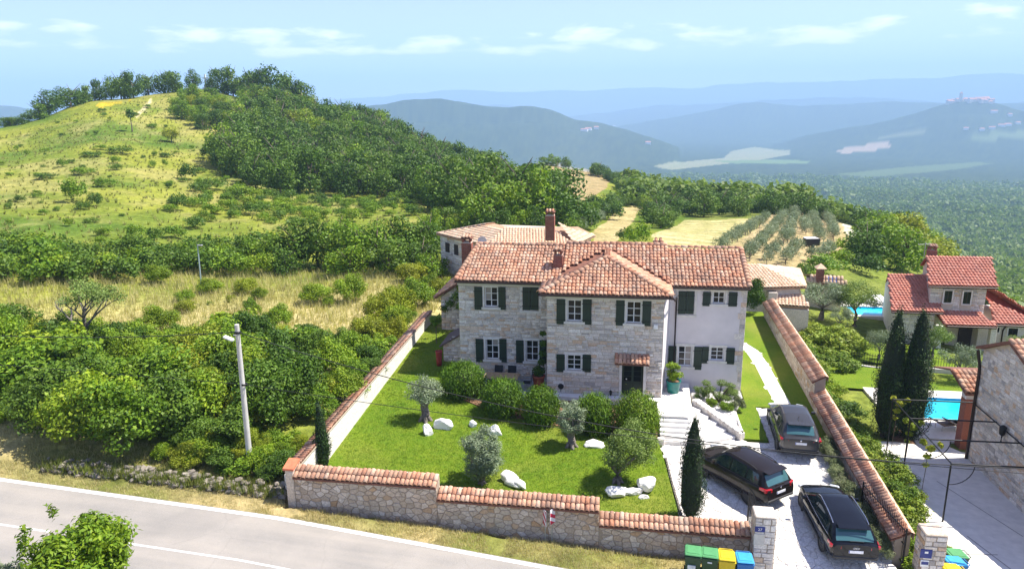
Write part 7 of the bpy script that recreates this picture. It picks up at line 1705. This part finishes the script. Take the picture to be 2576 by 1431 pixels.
# --- garden olives
def garden_olive(lab, base, top, left, right, seed, m, n, th, leaf=.11, ctop=None, bottom=None, trunk_r=.16):
    b = gz(*base, .8)
    for _ in range(6): b = gz(*base, float(z_lawn(b[0], b[1])))
    s_ = depth(b)/F; hh = (base[1]-top)*s_*1.03; cw = (right-left)/2*s_; cb = (base[1]-bottom)*s_; cz = (hh+cb)/2; crz = (hh-cb)/2; ox = ((left+right)/2-base[0])*s_
    t_ = thing('olive_tree', lab, 'tree', b, 0, 'olive trees on the lawn'); rr = random.Random(seed)
    cl = clumps_in(60, (ox, 0), cw*.95, crz*1.0, cz, cw*.20, cw*.36, rr, -1)
    obj('crown', cloud('crown', n, cl, leaf, .30, m, seed, up=.25, fill=.35, tilt=(0, 0, .35)), None, t_)
    mb = MB(); pts = [(0, 0, -.1), (.04, 0, cb*.35), (-.04, .03, cb*.8), (ox*.5, 0, cb+crz*.3)]
    mb.tube(pts, [trunk_r*1.5, trunk_r, trunk_r*.95, trunk_r*.6], 10)
    for k in range(7):
        a = k*.9+seed; mb.tube([(0, 0, cb*.75), (math.cos(a)*cw*.3, math.sin(a)*cw*.3, cb+crz*.3), (ox+math.cos(a)*cw*.62, math.sin(a)*cw*.62, cz+crz*.15*math.sin(k*2))], [trunk_r*.5, trunk_r*.35, trunk_r*.1], 6)
    for k in range(5): a = k*1.26; mb.tube([(math.cos(a)*trunk_r*.4, math.sin(a)*trunk_r*.4, cb*.3), (math.cos(a)*trunk_r*1.5, math.sin(a)*trunk_r*1.5, -.06)], [trunk_r*.5, trunk_r*.45], 6)
    mb.build('trunk', M_OBARK, t_, fix=False)
garden_olive('old olive with thick bare trunk and small pale crown near the side wall', (1070, 1056), 945, 1026, 1116, 301, LFO, 6000, 1, bottom=1012, trunk_r=.22)
garden_olive('silvery bushy olive with dense crown down to the grass', (1212, 1214), 1062, 1158, 1272, 302, LFO, 14000, 1, bottom=1206, trunk_r=.14)
garden_olive('compact olive with gnarled trunk in front of the rosemary row', (1437, 1122), 1002, 1392, 1476, 303, LFO, 7500, 1, bottom=1086, trunk_r=.20)
garden_olive('green crowned olive leaning over the large white boulder', (1553, 1212), 1058, 1502, 1652, 304, LFOG, 12000, 1, bottom=1178, trunk_r=.17)
# rosemary domes
for i, (px, py, wv, hv, lab) in enumerate(((1158, 1003, 122, 90, 'rounded rosemary bush beside the patio nearest the side wall'), (1258, 1050, 116, 96, 'rounded rosemary bush in front of the patio table'), (1357, 1072, 104, 98, 'rounded rosemary bush below the heart shaped hose reel'), (1494, 1094, 106, 104, 'rounded rosemary bush under the single lower window'), (1600, 1108, 124, 122, 'largest rounded rosemary bush beside the entrance steps'))):
    b = gz(px, py, 1.0)
    for _ in range(5): b = gz(px, py, float(z_lawn(b[0], b[1]))+.05)
    s_ = depth(b)/F; rx = wv/2*s_*.93; hh = hv*s_*.90; rr = random.Random(400+i); cl = [(0, 0, hh*.42, rx*.90, hh*.56)]*2+[(c[0], c[1], c[2], c[3]) for c in clumps_in(30, (0, 0), rx*.98, hh*.60, hh*.42, rx*.10, rx*.20, rr, -.6)]
    t_ = thing('rosemary_bush', lab, 'bush', (b[0], b[1]+rx*.55, b[2]), 0, 'clipped rosemary bushes along the house')
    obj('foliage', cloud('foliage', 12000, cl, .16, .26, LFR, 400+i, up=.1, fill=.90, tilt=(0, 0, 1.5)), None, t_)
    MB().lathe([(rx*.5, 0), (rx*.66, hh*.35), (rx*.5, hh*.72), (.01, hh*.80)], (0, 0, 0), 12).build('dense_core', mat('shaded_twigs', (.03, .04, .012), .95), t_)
# cypresses
def cypress(lab, base, top, wpx, zb, seed, n, leaf=.12, loc=None, lean=0):
    b = gz(*base, zb); s_ = depth(b)/F; hh = (base[1]-top)*s_*1.04; r = wpx/2*s_
    t_ = thing('cypress_tree', lab, 'tree', b); rr = random.Random(seed); cl = []
    nn = int(hh*9)
    for i in range(nn):
        f = (i+.5)/nn; rad = r*(min(1, .55+f*3)*(1-f**2.2)**.75+.04); a = rr.uniform(0, 6.28); q = rr.uniform(.15, .62); cl.append((math.cos(a)*rad*q+lean*f, math.sin(a)*rad*q, .1+f*hh*.96, rad*rr.uniform(.5, .75), rad*.9+.18))
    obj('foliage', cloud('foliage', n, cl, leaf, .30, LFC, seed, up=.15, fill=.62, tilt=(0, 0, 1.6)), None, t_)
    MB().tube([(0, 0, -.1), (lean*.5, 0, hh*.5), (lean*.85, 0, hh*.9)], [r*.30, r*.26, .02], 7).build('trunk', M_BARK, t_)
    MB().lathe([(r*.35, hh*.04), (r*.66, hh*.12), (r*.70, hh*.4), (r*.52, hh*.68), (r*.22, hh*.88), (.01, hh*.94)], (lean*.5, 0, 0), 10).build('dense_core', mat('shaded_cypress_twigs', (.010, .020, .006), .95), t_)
bl_ = gz(797, 1176, 1.05)
cypress('very slim cypress inside the corner of the side wall', (816, 1184), 996, 44, 1.0, 501, 8000, .09, lean=-.05)
cypress('slim dark cypress standing at the edge of the driveway', (1735, 1303), 1024, 70, .3, 502, 13000, .10)
cypress('tall broad dark cypress next to its twin by the near pool', (2226, 1092), 764, 82, -.55, 503, 24000, .12); cypress('tall dark cypress, the slightly broader twin on the pool side', (2284, 1098), 760, 88, -.6, 504, 26000, .12)
# lollipop tree left of the annex
b = gz(1098, 864, 1.9); s_ = depth(b)/F; t_ = thing('lollipop_tree', 'small lollipop tree with round head on a thin stem in the lawn', 'tree', b); hh = 78*s_
obj('crown', cloud('crown', 2600, clumps_in(20, (0, 0), .36, .42, hh-.42, .10, .18, random.Random(9)), .07, .6, LFB, 601), None, t_); MB().tube([(0, 0, -.1), (.02, 0, hh-.3)], .025, 6).build('trunk', M_BARK, t_)
# shrubs by the steps: pine cut in clouds, lavender, grasses
b = (5.45, 38.2, 1.0); t_ = thing('cloud_pine', 'low cloud pruned pine in the gravel bed below the white wing', 'tree', b)
cl = [(-.5, -.1, .75, .34, .20), (.15, .2, 1.05, .32, .18), (.6, .1, .95, .30, .16), (.75, -.2, .65, .32, .18), (-.1, -.35, .55, .30, .18), (.35, -.45, .42, .30, .16), (-.7, .2, 1.0, .28, .16)]
obj('crown', cloud('crown', 5200, cl, .08, .25, LFOG, 611, fill=.4), None, t_); mb = MB()
for c in cl: mb.tube([(0, 0, 0), (c[0]*.5, c[1]*.5, c[2]*.55), (c[0], c[1], c[2])], [.07, .045, .02], 5)
mb.build('trunk', M_BARK, t_, fix=False)
DOMES = ((4.55, 38.6, .55, .8, LFOG, 'feathery green shrub in the gravel bed next to the terrace'), (5.0, 37.6, .42, .55, LFB, 'green tufted shrub at the front of the gravel bed'), (5.75, 37.1, .48, .62, LFB, 'spiky green dome shrub beside the lavender in the gravel bed'), (6.35, 37.5, .55, .72, LFL, 'pale grey lavender dome at the end of the gravel bed'), (6.2, 38.9, .5, .7, LFOG, 'grey green shrub against the white wing corner'))
for i, (x, y, r, h, m, lab) in enumerate(DOMES):
    t_ = thing('garden_shrub', lab, 'shrub', (x, y, .95)); obj('foliage', cloud('foliage', 3200, clumps_in(18, (0, 0), r*.8, h*.5, h*.42, r*.2, r*.35, random.Random(620+i), -.5), .10, .16, m, 620+i, fill=.35, tilt=(0, 0, 1.0)), None, t_)
# pot plants
obj('plant', cloud('plant', 2600, clumps_in(18, (0, 0), .42, .65, 1.25, .14, .24, random.Random(31)), .10, .5, LFB, 631, fill=.3), None, POT2)
obj('plant', cloud('plant', 2200, [(0, .1, 1.0, .35), (.15, .25, 1.5, .25), (.2, .3, 2.0, .22), (.22, .35, 2.6, .2), (.2, .35, 3.2, .18)], .11, .6, LF, 632, fill=.3), None, POT1)
# climber on the annex
t_ = thing('wall_climber', 'dark leafy climber with pale flowers on the annex wall', 'climber', (gy(1140, 770, 46.1)[0], 46.0, 2.5))
obj('foliage', cloud('foliage', 1800, [(.3, 0, 2.0, .45), (-.2, 0, 1.5, .4), (.6, 0, 2.6, .4), (-.6, 0, 1.1, .35), (.5, 0, 1.3, .4)], .10, .6, LF, 641, fill=.2), None, t_)
# lavender along the side wall inside, junipers and ivy outside
LAV = [(cloud('foliage', 2400, clumps_in(16, (0, 0), .45, .34, .38, .14, .24, random.Random(650+i), -.3), .16, .09, LFL, 650+i, fill=.3, tilt=(0, 0, 1.2)), None) for i in range(3)]
for i in range(19):
    y = 25.9+i*.44; x = 10.08+rg.uniform(-.14, .10)-(.12 if i > 9 else 0); plant('lavender_plant', rg.choice(LAV), (x, y, float(z_drive(x, y))-.03), rg.uniform(.75, 1.05), rg.uniform(.85, 1.1), 'lavender plant along the foot of the driveway wall', 'plant', 'lavender along the driveway wall', part='foliage', size=(.83,.95))
JUN = [(cloud('foliage', 4200, clumps_in(24, (0, 0), .52, .30, .34, .12, .22, random.Random(660+i), -.3), .075, .35, m, 660+i, fill=.35), None) for i, m in enumerate((LFJ, LFB, LFJ, LF))]
for i in range(64):
    y = 25.6+i*.42+rg.uniform(-.2, .2); x = rg.uniform(11.25, 12.9 if y > 29 else 12.1); zz = float(z_right(x, y)); plant('hedge_plant', JUN[rg.choice((0, 2, 1, 3, 0))], (x, y, zz-.1), rg.uniform(1.1, 1.9)*(1.0 if y > 29 else .8), rg.uniform(1.0, 1.35), 'spreading evergreen in the hedge outside the side wall', 'shrub', 'evergreen hedge outside the side wall', part='foliage', size=(1.2,1.6))
for px, py, hv, wv in ((2020, 850, 70, 120), (2080, 860, 80, 140), (2130, 875, 70, 110), (2050, 900, 60, 110), (2110, 920, 60, 100)):
    b = gz(px, py, -.6); plant('juniper_bush', JUN[0], (b[0], b[1], T(b[0], b[1])-.1), px2m(b, hv)*1.2, wv/hv*.8, 'wide bright yellow green juniper behind the side wall', 'shrub', 'yellow green junipers', part='foliage')
b = gz(1898, 790, 1.6); plant('garden_tree', BUSH[3], (b[0]-.2, b[1], b[2]-.2), 3.4, .62, 'dense dark green laurel at the back corner of the white wing', 'tree', part='foliage')
b = gz(1990, 780, .8); plant('garden_tree', BUSH[3], (b[0], b[1], T(b[0], b[1])), px2m(b, 56), 1.2, 'dark bushy tree in front of the low shelter roof', 'tree', part='foliage')
# olives of the neighbour
OLB = [(cloud('crown', 5200, clumps_in(34, (0, 0), .40, .30, .62, .09, .17, random.Random(680+i), -.7), .035, .32, m, 680+i, fill=.3), trunk('trunk', .62, .045, 680+i, M_OBARK, 6)) for i, m in enumerate((LFO, LFOG))]
for px, py, top, wv, k, lab in ((2150, 812, 688, 130, 1, 'big round headed olive on a dark trunk by the far pool'), (2065, 800, 700, 150, 0, 'wide feathery olive behind the yellow junipers'), (2412, 955, 852, 120, 0, 'silvery olive in front of the villa beside the iron fence'), (2345, 900, 796, 90, 1, 'light green olive behind the tall cypress pair'), (2210, 905, 815, 80, 0, 'pale olive beside the tall cypress pair at the fence'), (2570, 880, 835, 80, 1, 'small green tree behind the stone building roof'), (2110, 830, 760, 70, 0, 'small silvery olive below the far pool wall')):
    b = gz(px, py, -1.0); hh = px2m(b, py-top)*1.05; plant('olive_tree', OLB[k], (b[0], b[1], -1.15), hh, wv/(py-top)*1.05, lab, 'tree', 'olive trees in the neighbouring gardens')
# vines on the pergola
for i, (x, y, z) in enumerate(((13.75, 31.9, 1.6), (13.8, 34.2, 1.6), (14.0, 36.5, 1.8))):
    t_ = thing('grape_vine', 'young vine with yellow green leaves climbing the pergola', 'vine', (x, y, z), 0, 'vines on the pergola'); obj('foliage', cloud('foliage', 420, [(0, 0, -.5, .12), (.05, 0, -.1, .16), (.2, .1, .25, .20), (-.1, .2, .5, .16), (.5, 0, .5, .14)], .13, .8, LFY, 700+i, fill=.2), None, t_)
    MB().tube([(0, 0, -z-.4), (.05, 0, -.5), (0, 0, .2)], .015, 5).build('stem', M_BARK, t_)
# --- grass that nobody could count
def tufts(name, pts, hmin, hmax, m, seed, blades=7, wd=.012, lab='', lean=.35):
    r = np.random.default_rng(seed); n = len(pts); P_ = np.repeat(np.array(pts), blades, 0); k = len(P_); a = r.uniform(0, 6.283, k); h = r.uniform(hmin, hmax, k); off = r.normal(size=(k, 2))*.06
    d = np.stack([np.cos(a), np.sin(a), np.zeros(k)], 1); base = P_+np.concatenate([off, np.zeros((k, 1))], 1); tip = base+d*(h*lean)[:, None]+np.array([0, 0, 1])*h[:, None]; s_ = np.stack([-d[:, 1], d[:, 0], np.zeros(k)], 1)*(wd*(h/hmax))[:, None]
    V = np.stack([base-s_, base+s_, tip], 1).reshape(-1, 3); me = mesh_np(name, V, np.arange(3*k).reshape(-1, 3)); o = obj(name, me, m); tag(o, lab, 'grass', kind='stuff')
GDRY = mat_leaf('dry_grass', [(.30, .25, .11), (.40, .32, .15), (.46, .39, .20), (.22, .24, .07)], .5, gain=1.2, tint=(1, 1, 1)); GGRN = mat_leaf('meadow_grass', [(.10, .15, .02), (.16, .19, .03), (.26, .24, .07), (.35, .30, .12)], .3, gain=1.0, tint=(1, 1, 1))
GMEA = mat_leaf('straw_grass', [(.20, .23, .05), (.36, .34, .12), (.50, .43, .22), (.58, .51, .30)], .5, gain=1.15, tint=(1, 1, 1))
r = random.Random(2); pts = []
while len(pts) < 9000:
    x = r.uniform(-40, 5.0); yl = float(np.interp(x, RX, RY))+.10; y = r.uniform(yl, 24.85 if x > -14.3 else 27.6)
    if fbm(np.array([x]), np.array([y]), 1.1, 8)[0] < .36: continue
    pts.append((x, y, T(x, y)))
tufts('verge_grass', pts, .05, .16, GDRY, 3, 6, .010, 'dry yellow grass on the roadside verge')
pts = []
while len(pts) < 11000:
    x = r.uniform(-52, -14.2); y = r.uniform(38, 66)
    pts.append((x, y, T(x, y)))
tufts('meadow_grass', pts, .3, .75, GMEA, 4, 6, .022, 'tall dry grass of the meadow')
pts = []
for p in scatter([(-100, 640), (-100, 345), (240, 275), (420, 235), (560, 225), (600, 240), (540, 350), (560, 440), (700, 500), (1050, 510), (1080, 545), (820, 600), (560, 640)], 3000, .01, seed=33): pts.append(p)
tufts('hill_grass', pts, .25, .6, GGRN, 5, 9, .06, 'rough yellow green grass of the hillside', lean=.6)
GLAW = mat_leaf('lawn_blade', [(.07, .16, .008), (.11, .21, .012), (.15, .25, .016), (.20, .26, .03)], .35, gain=1.1, tint=(1.1, 1, .8))
pts = []
while len(pts) < 34000:
    x = r.uniform(-13.3, 2.6); y = r.uniform(25.4, 46)
    if inpoly(x, y, LAWN): pts.append((x, y, float(z_lawn(x, y))))
tufts('lawn_blades', pts, .03, .075, GLAW, 6, 4, .010, 'short mown blades of the garden lawn', lean=.5)
pts = []
for i in range(700):
    f = r.random(); x = pa_r[0]+(pb_r[0]-pa_r[0])*f; pts.append((x, pa_r[1]+(pb_r[1]-pa_r[1])*f+r.uniform(-.25, .45), float(z_road(x))+r.uniform(0, .3)))
tufts('rubble_grass', pts, .12, .42, GGRN, 8, 8, .016, 'grass growing over the tumbled roadside rubble')
# --- the hill town far off and scattered white farms
def town_house(lab, grp, x, y, z, w_, d_, h, rz, wall, roofm):
    t_ = thing('town_house', lab, 'house', (x, y, z), rz, grp)
    MB().box(-w_/2, w_/2, -d_/2, d_/2, -6, h).build('wall', wall, t_); MB().add([(-w_/2-.4, -d_/2-.4, h), (w_/2+.4, -d_/2-.4, h), (w_/2+.4, d_/2+.4, h), (-w_/2-.4, d_/2+.4, h), (-w_/2-.4, 0, h+d_*.28), (w_/2+.4, 0, h+d_*.28)], [(0, 1, 5, 4), (2, 3, 4, 5), (1, 2, 5), (3, 0, 4)]).build('roof', roofm, t_)
MWc = mat('town_wall', (.62, .56, .50), .9, coord='Object'); MRc = mat('town_roof', (.45, .20, .14), .9, coord='Object')
for i in range(38):
    px = rg.uniform(2368, 2478); top_ = hit_top(px, 238) if False else None
    a = az_of(px); d = 4650+rg.uniform(-60, 60); x, y = d*math.sin(a), d*math.cos(a); town_house('red roofed house of the far hilltop town', 'houses of the hilltop town', x, y, T(x, y), rg.uniform(16, 30), rg.uniform(12, 20), rg.uniform(10, 18), rg.uniform(-.5, .5), MWc, MRc)
a = az_of(2399); x, y = 4640*math.sin(a), 4640*math.cos(a); z = T(x, y)
t_ = thing('bell_tower', 'slender bell tower rising over the far hilltop town', 'tower', (x, y, z)); MB().box(-6, 6, -6, 6, -5, 44).build('shaft', MWc, t_); MB().add([(-7, -7, 44), (7, -7, 44), (7, 7, 44), (-7, 7, 44), (0, 0, 54)], [(0, 1, 4), (1, 2, 4), (2, 3, 4), (3, 0, 4)]).build('roof', MRc, t_)
for px, py in ((2520, 318), (2535, 316), (2560, 312), (2470, 328), (2495, 324), (1480, 327), (1500, 324), (1470, 330), (1630, 362), (1545, 318), (2430, 326), (2500, 283), (2540, 291)):
    g_ = hit(px, py, dmin=1500)
    if g_: town_house('lone pale farm building on the hazy far slopes', 'pale farm buildings far off', g_[0], g_[1], g_[2], rg.uniform(18, 34), 14, 8, rg.uniform(-.5, .5), mat('far_white_wall', (.78, .76, .74), .9, coord='Object'), MRc)
# ------------------------------------------------------------------ haze: one box of air round everything
hz = MB().box(-15600, 15600, -15600, 15600, -243, 700)
m = bpy.data.materials.new('haze'); m.use_nodes = True; t = m.node_tree; t.nodes.clear()
pv = N(t, 'ShaderNodeVolumePrincipled'); pv.inputs['Density'].default_value = 2.0e-4; pv.inputs['Color'].default_value = (.46, .69, 1.0, 1)
pv.inputs['Anisotropy'].default_value = 0.0
ou = N(t, 'ShaderNodeOutputMaterial'); t.links.new(pv.outputs[0], ou.inputs['Volume'])
tag(hz.build('haze', m), 'pale blue summer haze filling the air of the valley', 'haze', kind='stuff')
